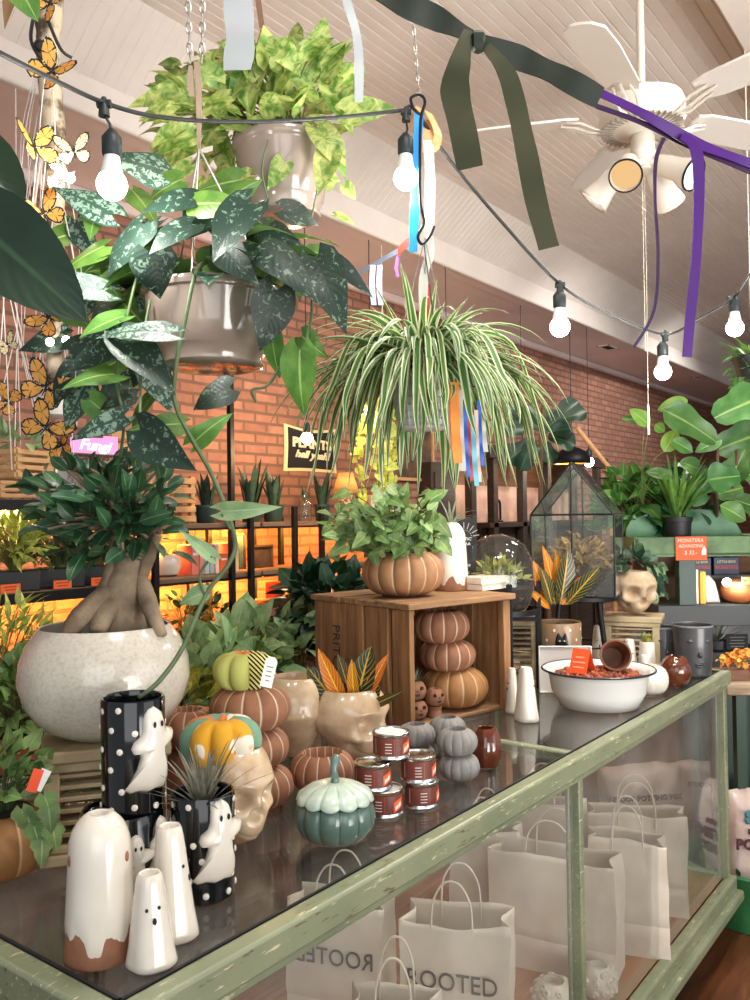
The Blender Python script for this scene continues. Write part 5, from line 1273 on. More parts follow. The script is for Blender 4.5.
fixrot(m.build('chain', M_['steel'], t, org=q))
# gold pothos ---------------------------------------------------
Dg = 2.12; q = W(284, 219, Dg); R2 = .125; H2 = .185
t = thing('hanging_pothos', 'bright golden green pothos hanging highest, in a taupe pot', 'hanging plant', q, 0)
hang_pot(t, R2, H2, 'taupe_pot')
m = MB(); st = MB(); cg = q+V((0, 0, H2))
GL = [((345,112),(398,110),30),((300,70),(272,128),38),((290,95),(320,28),40),((262,60),(250,128),26),((330,85),(352,135),30),((318,128),(345,178),34),((330,150),(318,195),28),((310,165),(340,182),18),((250,175),(222,190),22),((228,165),(222,120),24),((285,160),(268,190),22),((300,180),(250,165),14),
 ((200,90),(128,108),30),((205,75),(176,104),28),((215,60),(190,90),26),((190,110),(150,128),24),((180,130),(150,150),26),((200,140),(170,165),28),((190,165),(165,190),24),((240,80),(218,118),30),((255,62),(228,96),28),((276,46),(300,76),30),((320,60),(352,80),26),((340,95),(372,118),24),((310,40),(340,58),24),((246,40),(214,62),26),((220,130),(188,150),28),((228,96),(200,120),26),((206,180),(196,205),22),((178,150),(168,182),22),((330,175),(318,198),20),((335,215),(355,226),12),((345,185),(356,200),14)]
for b, tp, w_ in GL: pleaf(m, b, tp, w_, Dg+random.uniform(-.14, .04), None, 'heart', (random.uniform(-.5, .5), random.uniform(-.1, .7)), random.uniform(.3, .7), random.uniform(.05, .3), wavy=.06)
for i in range(210):
    px = random.gauss(258, 55); py = random.gauss(98, 34)
    if not (150 < px < 360 and 30 < py < 190) or (px > 240 and py > 135) or (px < 200 and py < 62): continue
    b = W(px, py, Dg+random.uniform(-.1, .2)); u = (b-cg).normalized()
    leaf(m, b, (u+rdir()*.4), V((0, 0, .6))-FH*.5+rdir()*.4, random.uniform(.06, .10), random.uniform(.048, .076), 'heart', random.uniform(.3, 1), .2, wavy=.06)
    if i % 2 == 0: st.tube(bez(cg+V((random.uniform(-.08, .08), random.uniform(-.08, .08), -.01)), (cg+b)/2+V((0, 0, .05)), b, n=6), .002, 5, False)
m.build('foliage', L_['gold'], t, org=q, smooth=180); st.build('leaf_stems', M_['stem'], t, org=q)
vine([(325, 150, Dg-.1), (318, 185, Dg-.1), (312, 215, Dg-.1), (308, 226, Dg-.1)], .0022, par=t, org=q); vine([(268, 140, Dg-.12), (262, 170, Dg-.14), (268, 200, Dg-.14)], .0022, par=t, org=q)
m = MB(); hk = W(262, 28, Dg)
for a in (.4, 2.5, 4.6): m.strip([q+V((math.cos(a)*R2, math.sin(a)*R2, H2)), hk], RT*.006, .002)
m.strip([hk, W(254, -30, Dg)], RT*.014, .004); m.strip([W(254, -30, Dg), V((W(254, -30, Dg).x, W(254, -30, Dg).y, CZ-.005))], RT*.008, .003)
m.build('hanger_strap', mat('brown_strap', c8(126, 92, 72), .7), t, org=q)
# spider plant --------------------------------------------------
Ds = 1.92; q = W(424, 430, Ds); Hs = .125; Rs = .080
t = thing('hanging_spider_plant', 'variegated spider plant spilling from a hanging pale basket pot', 'hanging plant', q, 0)
m = MB(); m.lathe([(Rs*.62, 0), (Rs*.68, .004), (Rs*.8, Hs*.4), (Rs*.95, Hs*.9), (Rs*1.02, Hs*.93), (Rs*1.02, Hs), (Rs*.96, Hs), (Rs*.9, Hs*.85), (0, Hs*.84)], 48); bp = mat('pale_pot', c8(226, 230, 228), .5); m.build('pot', bp, t, smooth=45)
m = MB()
for k in range(7):
    z = Hs*(.06+k*.12); r_ = Rs*(.69+.28*(z/Hs)); m.lathe([(r_, z-.0015), (r_+.0025, z), (r_, z+.0015)], 40, caps=False)
for j in range(26):
    a = 2*PI*j/26; m.tube([(Rs*.70*math.cos(a), Rs*.70*math.sin(a), .004), (Rs*.965*math.cos(a), Rs*.965*math.sin(a), Hs*.9)], .0015, 4, False)
m.build('basket_weave', mat('basket_grey', c8(200, 208, 208), .6), t)
MB().lathe([(Rs*.9, Hs*.87), (0, Hs*.92)], 20).build('soil', M_['soil'], t)
m = MB(); cs = q+V((0, 0, Hs*.95))
def path_leaf(mb, pts, w_):
    pts = spline(pts, 5); k = len(pts); vs = []; uv = []; rnd = random.random(); cup = random.uniform(.1, .45)
    sd = None
    for i, p in enumerate(pts):
        t_ = (pts[min(i+1, k-1)]-pts[max(i-1, 0)]).normalized()
        if sd is None:
            sd = t_.cross(V((0, 0, 1))); sd = sd.normalized() if sd.length > .05 else rdir(0, 0)
            sd = (sd+rdir(0, 0)*.5).normalized()
        sd = (sd-t_*sd.dot(t_)).normalized(); nn = sd.cross(t_); f = i/(k-1); ww = w_/2*min(1, .4+f*2.5)*(1-f**3.5)
        for j in range(5):
            u = -1+j*.5; vs.append(p+sd*u*ww+nn*abs(u)*cup*ww); uv.append((.5+u/2, f))
    mb.add(vs, [(i*5+j, i*5+j+1, (i+1)*5+j+1, (i+1)*5+j) for i in range(k-1) for j in range(4)], uv, rnd=rnd)
for i in range(135):
    a = random.uniform(0, 2*PI)
    o = V((math.cos(a), math.sin(a), 0)); L = random.uniform(.10, .30)*(1 if o.dot(FH) > -.55 else .72); ro = random.uniform(.09, .25); up_ = random.uniform(.02, .10)
    path_leaf(m, [cs+o*.015, cs+o*ro*.45+V((0, 0, up_)), cs+o*ro*.85+V((0, 0, up_*.75)), cs+o*ro*1.08-V((0, 0, L*.30)), cs+o*(ro*1.12+.01)-V((0, 0, L*.62)), cs+o*(ro*1.14+.02)+rdir(0, 0)*.012-V((0, 0, L*.9))], random.uniform(.014, .023))
def arc_leaf(c, a, e, L, w_, dr, kind='strap'):
    o = V((math.cos(a), math.sin(a), 0)); d = o*math.sin(e)+V((0, 0, 1))*math.cos(e); nn = V((0, 0, 1))*math.sin(e)-o*math.cos(e)
    leaf(m, c+o*.03*random.random(), d, nn, L, w_, kind, dr, .35, nl=14, nw=4, twist=random.uniform(-.5, .5))
for i in range(150):
    a = random.uniform(0, 2*PI); e = random.uniform(.25, 1.25)
    arc_leaf(cs, a, e, random.uniform(.20, .34), random.uniform(.014, .021), random.uniform(1.6, 2.7) if e < .9 else random.uniform(1.1, 1.9))
for i in range(60):
    a = random.uniform(0, 2*PI); arc_leaf(cs, a, random.uniform(.1, .9), random.uniform(.12, .22), .015, random.uniform(.3, 1.8))
for i in range(46):
    a = random.uniform(0, 2*PI); e = random.uniform(.9, 1.3); arc_leaf(cs-V((0, 0, .0)), a, e, random.uniform(.30, .42), .017, random.uniform(1.6, 2.1))
for a, e, L, dr in ((-.9, .5, .24, 1.9), (-1.1, .55, .26, 2.0), (1.9, .1, .22, .1), (2.2, .22, .20, .2), (.5, .15, .17, .3), (2.0, .05, .17, .2), (2.6, .3, .24, .3), (-2.2, .25, .22, .4), (3.0, .15, .26, .15), (.2, .35, .25, .5), (-.4, .4, .26, .9), (2.4, .12, .28, .1), (1.2, .2, .2, .3), (-2.8, .3, .24, .5), (-1.6, .3, .2, .7)): arc_leaf(cs, a, e, L, .016, dr)
m.build('foliage', L_['spider'], t, org=q, smooth=180)
hkp = W(425, 238, Ds); m = MB()
for a in (.5, 2.6, 4.7): m.tube([q+V((math.cos(a)*Rs, math.sin(a)*Rs, Hs)), hkp], .0012, 5)
m.build('hanger_wires', M_['steel'], t, org=q)
# S hook and chain
hk = thing('hanging_hook', 'long black iron hook on a fine chain above the spider plant', 'hook', hkp, 0)
m = MB(); m.tube(spline([W(*p) for p in ((413, 108, Ds), (411, 98, Ds), (420, 95, Ds), (425, 102, Ds), (421, 118, Ds), (420, 150, Ds), (420, 200, Ds), (424, 222, Ds), (418, 236, Ds), (422, 244, Ds), (430, 236, Ds), (434, 226, Ds))], 5), .0035, 8); m.build('iron_hook', M_['black_metal'], hk, org=hkp)
m = MB(); e = W(419, 96, Ds); chain(m, e, W(413, 20, Ds), .022, .001, .0035); w_ = W(413, 20, Ds); chain(m, w_, V((w_.x, w_.y, CZ-.005)), .04, .0012, .006); m.build('chain', M_['steel'], hk, org=hkp)
# ribbons at the hook
def ribbon(name, lab, pts, wpx, m_, cat='ribbon', grp=None, th=.0008):
    P3 = spline([W(*p) for p in pts], 6); o0 = P3[0]
    t = thing(name, lab, cat, o0, 0, grp)
    wv = [RT*(wpx*dep(p)/FPX)*(1+.05*math.sin(i))+FH*(.004*math.sin(i*.9)) for i, p in enumerate(P3)]
    MB().strip(P3, wv, th).build('ribbon_strip', m_, t, org=o0, smooth=60); return t
satin_b = mat('blue_satin', c8(28, 138, 206), .35); satin_w = mat('white_satin', c8(196, 194, 186), .5); satin_o = mat('orange_satin', c8(240, 140, 40), .4); satin_pale = mat('pale_blue_satin', c8(170, 186, 216), .4); satin_r = mat('red_satin', c8(170, 58, 44), .45); satin_pk = mat('peach_satin', c8(236, 190, 168), .45); satin_db = mat('royal_blue_satin', c8(34, 92, 190), .4); satin_lb = mat('sky_satin', c8(108, 186, 206), .4)
ribbon('ribbon', 'bright blue ribbon hanging down behind the lit bulb by the hook', [(419, 112, Ds+.03), (416, 180, Ds+.03), (413, 252, Ds+.03)], 9, satin_b)
ribbon('ribbon', 'short white ribbon right of the iron hook', [(428, 140, Ds+.04), (430, 180, Ds+.04), (429, 226, Ds+.04)], 10, satin_w)
ribbon('ribbon', 'cream ribbon drooping below the hook into the spider plant', [(427, 226, Ds+.02), (430, 252, Ds+.02), (424, 275, Ds+.02), (423, 305, Ds+.02)], 9, satin_w)
ribbon('ribbon', 'dark red ribbon end above the spider plant crown', [(426, 285, Ds+.03), (426, 318, Ds+.03)], 8, satin_r)
t = thing('orange_bow', 'translucent orange ribbon bow tied behind the hook', 'bow', W(428, 132, Ds+.05), 0)
m = MB(); m.strip(spline([W(*p) for p in ((420, 108, Ds+.05), (414, 128, Ds+.05), (430, 150, Ds+.06), (438, 135, Ds+.04), (428, 112, Ds+.05))], 6), RT*.02+FH*.02, .001); m.strip(spline([W(*p) for p in ((424, 120, Ds+.05), (428, 140, Ds+.04), (426, 154, Ds+.05))], 5), RT*.03, .001); m.build('bow_loops', mat('orange_organza', c8(216, 158, 100), .5), t, org=t.location)
t = thing('ribbon_bunting', 'pale blue and coral ribbon line strung from the hook to the left', 'bunting', W(408, 246, Ds+.04), 0)
m = MB(); m.strip([W(*p) for p in ((330, 285, Ds+.5), (360, 272, Ds+.3), (385, 258, Ds+.15), (400, 250, Ds+.08))], V((0, 0, .012)), .001); m.build('pale_ribbon', satin_pale, t, org=t.location)
for a in (373, 380): MB().strip(spline([W(a, 265, Ds+.2), W(a-1, 285, Ds+.2), W(a+1, 305, Ds+.2)], 4), RT*.013, .001).build('ribbon_tail', satin_pale, t, org=t.location)
MB().strip([W(398, 252, Ds+.08), W(406, 244, Ds+.05), W(412, 240, Ds+.04)], V((0, 0, .022)), .001).build('coral_ribbon', mat('coral_satin', c8(214, 96, 84), .5), t, org=t.location)
MB().strip([W(398, 256, Ds+.08), W(396, 268, Ds+.08), W(398, 277, Ds+.08)], RT*.008, .001).build('ribbon_tail', mat('lilac_satin', c8(150, 90, 170), .5), t, org=t.location)
Dr = 1.76
for px, y0, y1, w_, mm, lab, k in ((456, 412, 463, 9, satin_o, 'bright orange streamer, widest of the bunch right of the basket pot', 0), (451, 416, 450, 6, satin_pk, 'peach streamer left of the orange one', 1), (461, 420, 471, 7, satin_w, 'white streamer right of the orange one', 2), (467, 436, 477, 4, satin_db, 'dark blue streamer in the middle of the bunch', 3), (470, 440, 481, 4, satin_r, 'dark red streamer in the bunch of streamers', 4), (475, 445, 486, 5, satin_lb, 'sky blue streamer hanging lowest in the bunch', 5), (478, 440, 482, 4, satin_pk, 'thin peach streamer beside the sky blue one', 6), (481, 430, 466, 4, satin_db, 'royal blue streamer at the right of the bunch', 7), (484, 420, 452, 5, satin_w, 'white streamer at the right end of the bunch', 8)):
    ribbon('streamer', lab, [(px-2, y0-30, Dr+.01*k), (px-1, y0, Dr+.01*k), (px, (y0+y1)/2, Dr+.01*k), (px+2, y1, Dr+.01*k)], w_, mm, 'streamer', 'coloured streamers by the spider plant')
t = thing('streamer_wire', 'thin wire the coloured streamers are tied to', 'wire', W(440, 383, Dr), 0); MB().tube([W(424, 244, Ds+.03), W(434, 320, Dr+.06), W(440, 382, Dr+.02), W(465, 386, Dr+.04), W(492, 388, Dr+.08)], .0015, 5).build('wire', M_['cord'], t, org=t.location)
# string lights ---------------------------------------------------
lt = thing('string_light', 'black festoon light string with glowing round bulbs crossing the ceiling', 'string light', W(407, 100, 1.95), 0); ol = lt.location.copy()
m = MB()
m.tube(spline([W(*p) for p in ((-30, 38, 1.25), (0, 53, 1.3), (50, 78, 1.4), (105, 103, 1.5), (160, 117, 1.6), (240, 122, 1.75), (330, 118, 1.9), (405, 110, 1.95))], 6), .0042, 8)
m.tube(spline([W(*p) for p in ((418, 113, 1.95), (450, 160, 2.0), (500, 220, 2.08), (560, 284, 2.2), (610, 314, 2.45), (665, 334, 2.65), (700, 318, 2.5), (733, 298, 2.4), (750, 275, 2.3), (775, 250, 2.2))], 6), .0040, 8)
m.tube(spline([W(*p) for p in ((405, 110, 1.95), (410, 106, 1.95), (418, 113, 1.95))], 4), .004, 8)
m.build('cable', M_['cord'], lt, org=ol, smooth=180)
BL = []
def festoon(px, py, D, ctop, sc=1.0, warm=False):
    """socket, collar and bulb hanging below the cable at pixel ctop"""
    a = W(*ctop, D); b = W(px, py, D)     # bulb centre
    k = MB()
    k.tube([a+RT*-.012, a+RT*.012], .008, 8); k.lathe([(.010, -.022), (.008, .004), (.004, .012)], 12, c=a)
    k.build('cable_joint', M_['socket'], lt, org=ol)
    up = b+V((0, 0, .030*sc)); 
    k = MB(); k.tube([a+V((0, 0, -.018)), (a+up)/2+RT*.004+V((0, 0, .02)), up+V((0, 0, .058*sc))], .0028, 6); k.build('lead', M_['socket'], lt, org=ol)
    k = MB(); k.lathe([(.0135*sc, .018*sc), (.0165*sc, .022*sc), (.0165*sc, .05*sc), (.012*sc, .056*sc), (.006*sc, .064*sc), (0, .066*sc)], 20, c=up); k.build('socket', M_['socket'], lt, org=ol)
    k = MB(); k.lathe([(.021*sc, -.020*sc), (.0165*sc, .0), (.013*sc, .019*sc)], 20, c=up); k.build('bulb_collar', M_['frost'], lt, org=ol)
    k = MB(); k.ball(b, .0255*sc, 20, 14); k.build('bulb', M_['bulb'], lt, org=ol); BL.append(b)
festoon(112, 185, 1.5, (104, 104), 1.05); festoon(406, 178, 1.95, (406, 112), 1.1); festoon(560, 327, 2.2, (560, 285), 1.02); festoon(663, 372, 2.65, (665, 334), 1.02); festoon(735, 328, 2.4, (732, 299), .95)
for b in BL: point('bulb_light', b-V((0, 0, .045)), 6.5, (1, .96, .90), .03)
# ceiling fan ------------------------------------------------------
fc_ = W(642, 118, 2.9); fan = thing('ceiling_fan', 'white five blade ceiling fan with four spot lamps', 'ceiling fan', fc_, 0)
MB().lathe([(.05, .10), (.095, .075), (.135, .055), (.142, .03), (.142, -.01), (.13, -.035), (.095, -.045), (.06, -.05), (.045, -.06)][::-1], 48).build('motor_housing', M_['fan_white'], fan)
m = MB()
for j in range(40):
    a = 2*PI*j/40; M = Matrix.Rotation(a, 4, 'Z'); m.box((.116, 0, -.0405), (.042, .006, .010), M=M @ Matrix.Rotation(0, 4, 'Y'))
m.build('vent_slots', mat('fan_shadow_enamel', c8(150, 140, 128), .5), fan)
MB().tube([(0, 0, .09), (0, 0, CZ-fc_.z)], .0135, 12).build('down_rod', M_['fan_white'], fan)
MB().lathe([(.0135, -.07), (.05, -.03), (.065, 0)], 24, c=(0, 0, CZ-fc_.z)).build('ceiling_canopy', M_['fan_white'], fan)
A0 = -.45+math.atan2((W(760, 70, 2.75)-fc_).y, (W(760, 70, 2.75)-fc_).x)
for k in range(5):
    a = A0+2*PI*k/5; M = Matrix.Rotation(a, 4, 'Z'); m = MB(); pts = [(.21, -.045), (.26, -.06), (.50, -.068), (.61, -.060), (.64, -.03), (.645, 0), (.64, .03), (.61, .060), (.50, .068), (.26, .06), (.21, .045)]
    vs = [V((x, y, .012-y*.20-.004)) for x, y in pts]+[V((x, y, .012-y*.20+.004)) for x, y in pts]; n = len(pts)
    m.add(vs, [tuple(range(n-1, -1, -1)), tuple(range(n, 2*n))]+[(i, (i+1) % n, (i+1) % n+n, i+n) for i in range(n)], M=M); bl = m.build('blade', M_['blade'], fan, smooth=30)
    m = MB()
    for s_ in (-1, 1): m.tube([M @ V(p) for p in ((.12, s_*.012, -.035), (.16, s_*.03, -.03), (.20, s_*.034, -.01), (.25, s_*.025, .004))], .005, 6)
    m.tube([M @ V(p) for p in ((.11, 0, -.035), (.16, 0, -.032), (.22, 0, -.008), (.27, 0, .004))], .006, 6); m.build('blade_bracket', M_['fan_white'], bl)
MB().lathe([(.02, -.19), (.038, -.185), (.042, -.17), (.040, -.13), (.044, -.12), (.040, -.11), (.04, -.07), (.03, -.05)], 28).build('light_kit_stem', M_['fan_white'], fan)
spots = []
for i, (dx, dy, dz, on) in enumerate((((-.30), -.75, -.62, 'amber'), (.55, -.62, -.50, 'cool'), (-.75, .25, -.85, 'off'), (.55, .45, -.7, 'off2'))):
    d = (HR*dx+FH*dy+V((0, 0, dz))).normalized(); base = V((0, 0, -.165))+HR*dx*.05+FH*dy*.05; pv = base+HR*((-.055, .035, -.05, .03)[i])+FH*dy*.03-V((0, 0, .022))
    q_ = d.to_track_quat('Z', 'Y').to_matrix().to_4x4(); M = Matrix.Translation(pv) @ q_ @ Matrix.Scale(1.2, 4)
    m = MB(); m.lathe([(0, -.035), (.020, -.034), (.027, -.025), (.030, 0), (.033, .045), (.043, .085), (.045, .092), (.041, .092), (.036, .06), (0, .055)], 28, M=M); m.tube([base-HR*dx*.03, pv], .012, 8)
    sp_ = m.build('spot_lamp', M_['fan_white'], fan)
    MB().lathe([(.041, .088), (.0455, .090), (.0455, .095), (.041, .095)], 28, M=M, caps=False).build('lamp_ring', M_['black_metal'] if i < 2 else M_['fan_white'], sp_)
    em = emit('amber_lamp', (1, .62, .28), .75) if on == 'amber' else emit('cool_lamp', (.72, .86, 1), 3) if on == 'cool' else emit('dim_lamp', (1, .95, .88), 1.5)
    MB().lathe([(.039, .080), (.02, .086), (0, .088)], 24, M=M).build('lens', em, sp_)
m = MB(); m.tube([(.012, 0, -.19), (.014, 0, -.55), (.018, .005, -.98)], .0008, 5); m.tube([V((-.01, .0, -.19)), V((-.012, 0, -.80))], .0009, 5); m.tube([(.018, .005, -.98), (.019, .005, -1.08)], .0035, 6); m.build('pull_chain', M_['paper_handle'], fan)
spot('fan_spot', fc_-V((0, 0, .26)), fc_+FH*-1.2+V((0, 0, -2)), 30, (1, .85, .65), 90)
spot('fan_uplight', fc_+HR*.12+FH*.25-V((0, 0, .22)), P(640, 250, CZ), 12, (1, .80, .42), 75, 1)
# ribbon garland near the viewer --------------------------------------
gr = thing('ribbon_garland', 'olive satin and purple ribbon garland with knotted tails strung across the top right', 'garland', W(470, 40, 1.05), 0); og = gr.location.copy()
olive = mat('olive_satin', c8(30, 36, 28), .42, col2=c8(42, 50, 38), vs=12, spec=.3); olive2 = mat('olive_satin_dull', c8(64, 64, 42), .55, col2=c8(56, 58, 38), vs=10, spec=.25); purp = mat('purple_satin', c8(72, 28, 110), .42, spec=.3); purpd = mat('plum_satin', c8(54, 28, 66), .5, spec=.3)
def gstrip(nm, pts, ws, m_, tilt=0, n=6):
    P3 = spline([W(*p) for p in pts], n); k = len(P3); wv = []
    for i, p in enumerate(P3):
        f = i/(k-1)*(len(ws)-1); j = min(int(f), len(ws)-2); w_ = ws[j]+(ws[j+1]-ws[j])*(f-j)
        tg_ = (P3[min(i+1, k-1)]-P3[max(i-1, 0)]).normalized(); s_ = tg_.cross(FWD).normalized()
        s_ = (s_+FWD*tilt*math.sin(i*.5)).normalized(); wv.append(s_*w_*dep(p)/FPX)
    MB().strip(P3, wv, .0014).build(nm, m_, gr, org=og, smooth=60)
gstrip('green_band', [(360, -20, 1.0), (400, 2, 1.02), (440, 20, 1.04), (478, 40, 1.05), (520, 58, 1.06), (560, 76, 1.07), (600, 98, 1.08)], [22, 26, 24, 14, 24, 26, 20], olive, .3)
e0 = W(360, -20, 1.0); MB().tube([e0, V((e0.x-.1, e0.y+.1, CZ))], .002, 5).build('tie_cord', M_['white'], gr, org=og)
gstrip('green_tail', [(468, 30, 1.04), (460, 62, 1.03), (455, 90, 1.03), (463, 130, 1.03), (470, 168, 1.03)], [8, 22, 30, 28, 26], olive2, .2)
gstrip('green_tail', [(486, 46, 1.05), (505, 70, 1.05), (515, 100, 1.06), (526, 150, 1.06), (536, 200, 1.06), (549, 248, 1.06)], [10, 18, 20, 22, 22, 22], olive2, .2)
MB().lathe([(.006, -.012), (.010, -.006), (.009, 0), (.011, .007), (.006, .012)], 10, 5, .15, c=W(478, 42, 1.04)).build('knot', olive, gr, org=og)
gstrip('purple_band', [(598, 92, 1.08), (640, 112, 1.1), (690, 140, 1.12), (730, 156, 1.14), (775, 172, 1.16)], [9, 9, 12, 9, 9], purp, .2)
gstrip('plum_band', [(596, 106, 1.09), (640, 122, 1.11), (690, 146, 1.13), (740, 166, 1.15), (775, 180, 1.17)], [5, 5, 6, 8, 10], purpd, .1)
gstrip('purple_tail', [(682, 136, 1.11), (696, 150, 1.11), (699, 190, 1.11), (696, 260, 1.11), (690, 320, 1.11), (687, 357, 1.11)], [8, 12, 11, 10, 10, 10], purp, .15)
gstrip('thin_purple_tail', [(664, 138, 1.12), (656, 160, 1.12), (655, 200, 1.12), (658, 255, 1.12), (654, 310, 1.12), (634, 347, 1.12)], [4, 4, 3, 3, 3, 3], purpd, .1)
# white ribbon tails hanging from above
t_ = NT('translucent_white_ribbon'); b_ = t_.bsdf(c8(176, 182, 186), .6); r_ = t_.n('ShaderNodeBsdfTransparent'); x_ = t_.n('ShaderNodeMixShader'); x_.inputs[0].default_value = .25; t_.l(b_.outputs[0], x_.inputs[1]); t_.l(r_.outputs[0], x_.inputs[2]); wr = t_.done(x_)
ribbon('ribbon', 'broad white ribbon end hanging from above over the golden pothos', [(238, -60, 1.5), (238, 0, 1.5), (240, 40, 1.5), (237, 70, 1.5)], 29, wr)
ribbon('ribbon', 'narrow curved white ribbon end right of the golden pothos', [(330, -50, 1.7), (348, 5, 1.7), (358, 45, 1.7), (359, 102, 1.7)], 9, wr)
# big dark leaves in the foreground at the left
t = thing('foreground_plant', 'large dark glossy leaves reaching in at the upper left edge', 'plant', W(-40, 150, 1.0), 0)
m = MB(); pleaf(m, (-60, 190), (82, 318), 92, .98, .95, 'oval', (.2, .1), .35, .25); pleaf(m, (-70, 130), (22, 208), 70, 1.0, .98, 'oval', (.5, .6), .5, .4); m.build('dark_leaves', leafmat('deep_leaf', c8(24, 46, 30), c8(38, 64, 40), 'plain', vs=8, trans=.08, mid=c8(52, 80, 50), rough=.4), t, org=t.location, smooth=180)
m = MB(); pleaf(m, (4, -40), (37, 20), 34, 1.0, 1.0, 'oval', (.2, 0), .3, .2); m.build('green_leaf', L_['green'], t, org=t.location, smooth=180)
m = MB(); pleaf(m, (16, -26), (5, 28), 16, 1.05, 1.05, 'lance', (0, 0), .2, .2); m.build('brown_leaf', mat('dry_leaf', c8(150, 112, 76), .7), t, org=t.location, smooth=180)
MB().tube(spline([W(-60, 190, .98), W(-75, 160, .99), W(-40, -60, 1.0), V((W(-40, -60, 1).x, W(-40, -60, 1).y, CZ))], 5), .005, 8).build('hanging_stem', M_['vine'], t, org=t.location)
# birch branch with butterflies, strings and fairy bulbs -----------------
Db = 1.95
br = thing('birch_branch', 'birch branch hung with white strings and tiny lights at the upper left', 'branch', W(52, 0, Db), 0); ob = br.location.copy()
bark = mat('birch_bark', c8(196, 180, 156), .8, col2=c8(96, 80, 64), vs=22, lo=.45, hi=.6, bump=.5, bs=40)
MB().tube(spline([W(*p) for p in ((52, -80, Db), (50, 0, Db), (48, 50, Db), (52, 110, Db), (56, 160, Db), (54, 230, Db), (56, 300, Db), (54, 380, Db))], 6), [.030]*10+[.026]*12+[.022]*12+[.018]*9, 14).build('branch_wood', bark, br, org=ob, smooth=180)
p = W(52, -80, Db); MB().tube([p, V((p.x, p.y, CZ))], .004, 6).build('cord', M_['cord'], br, org=ob)
m = MB(); random.seed(4)
for i in range(26):
    px = random.uniform(22, 86); y0 = random.uniform(60, 250); y1 = min(470, y0+random.uniform(90, 240)); D = Db+random.uniform(-.08, .1)
    m.tube(spline([W(52, y0-30, Db), W((52+px)/2, y0, D), W(px, (y0+y1)/2, D), W(px+random.uniform(-8, 8), y1, D)], 4), .0012, 4, False)
for a in ((0, 230, 12, 470), (2, 260, 34, 410), (4, 300, -6, 440), (6, 260, 44, 440)): m.tube([W(a[0], a[1]-60, Db), W(a[0], a[1], Db), W(a[2], a[3], Db)], .0014, 4, False)
o = m.build('white_strings', M_['white'], br, org=ob)
for px, py in ((55, 164), (62, 172), (66, 340), (50, 342), (70, 178)):
    MB().ball(W(px, py, Db-.05), .011 if py < 300 else .009, 12, 8).build('fairy_bulb', M_['bulb_warm' if px == 62 else 'bulb'], br, org=ob)
point('fairy_light', W(58, 168, Db-.12), 1.2, (1, .85, .65), .02)
m = MB()
for a in (((34, 15, Db-.03), (31, 40, Db-.04), (42, 62, Db-.05)), ((46, 15, Db-.04), (60, 48, Db-.05), (72, 58, Db-.04))): m.tube(spline([W(*p) for p in a], 5), .004, 6)
m.ball(W(40, 46, Db-.04), .014, 10, 8); m.build('black_wire', M_['cord'], br, org=ob)
# butterflies
wing_o = MB
def wingmat(name, c):
    t = NT(name); uv = t.n('ShaderNodeUVMap'); sp = t.n('ShaderNodeSeparateXYZ'); t.l(uv.outputs[0], sp.inputs[0])
    r_, a_ = sp.outputs[0], sp.outputs[1]
    f = t.ramp(r_, [(.80, 0), (.85, 1)])
    ve = t.ramp(t.math('ABSOLUTE', t.math('SUBTRACT', t.math('FRACT', t.math('MULTIPLY', a_, 5.0)), .5)), [(.05, 1), (.09, 0)])
    col = t.mix(t.math('MAXIMUM', f, ve), c, c8(30, 26, 24))
    dots = t.ramp(t.noise(t.coord(), 160, 1), [(.62, 0), (.64, 1)]); col = t.mix(t.math('MULTIPLY', f, dots), col, c8(230, 224, 210))
    b = t.bsdf(col, .6); tr = t.n('ShaderNodeBsdfTranslucent'); t.l(col, tr.inputs[0]); mx = t.n('ShaderNodeMixShader'); mx.inputs[0].default_value = .35; t.l(b.outputs[0], mx.inputs[1]); t.l(tr.outputs[0], mx.inputs[2]); return t.done(mx)
wm = wingmat('monarch_wing', c8(246, 190, 96)); wm2 = wingmat('pale_butterfly_wing', c8(232, 214, 170))
UPW = [(.02, .02), (.06, .28), (.22, .52), (.45, .74), (.74, .84), (.92, .76), (.90, .52), (.76, .26), (.52, .05), (.2, -.02)]
LOW = [(.02, .0), (.30, -.01), (.60, .0), (.78, -.16), (.78, -.40), (.62, -.60), (.40, -.66), (.2, -.5), (.06, -.25)]
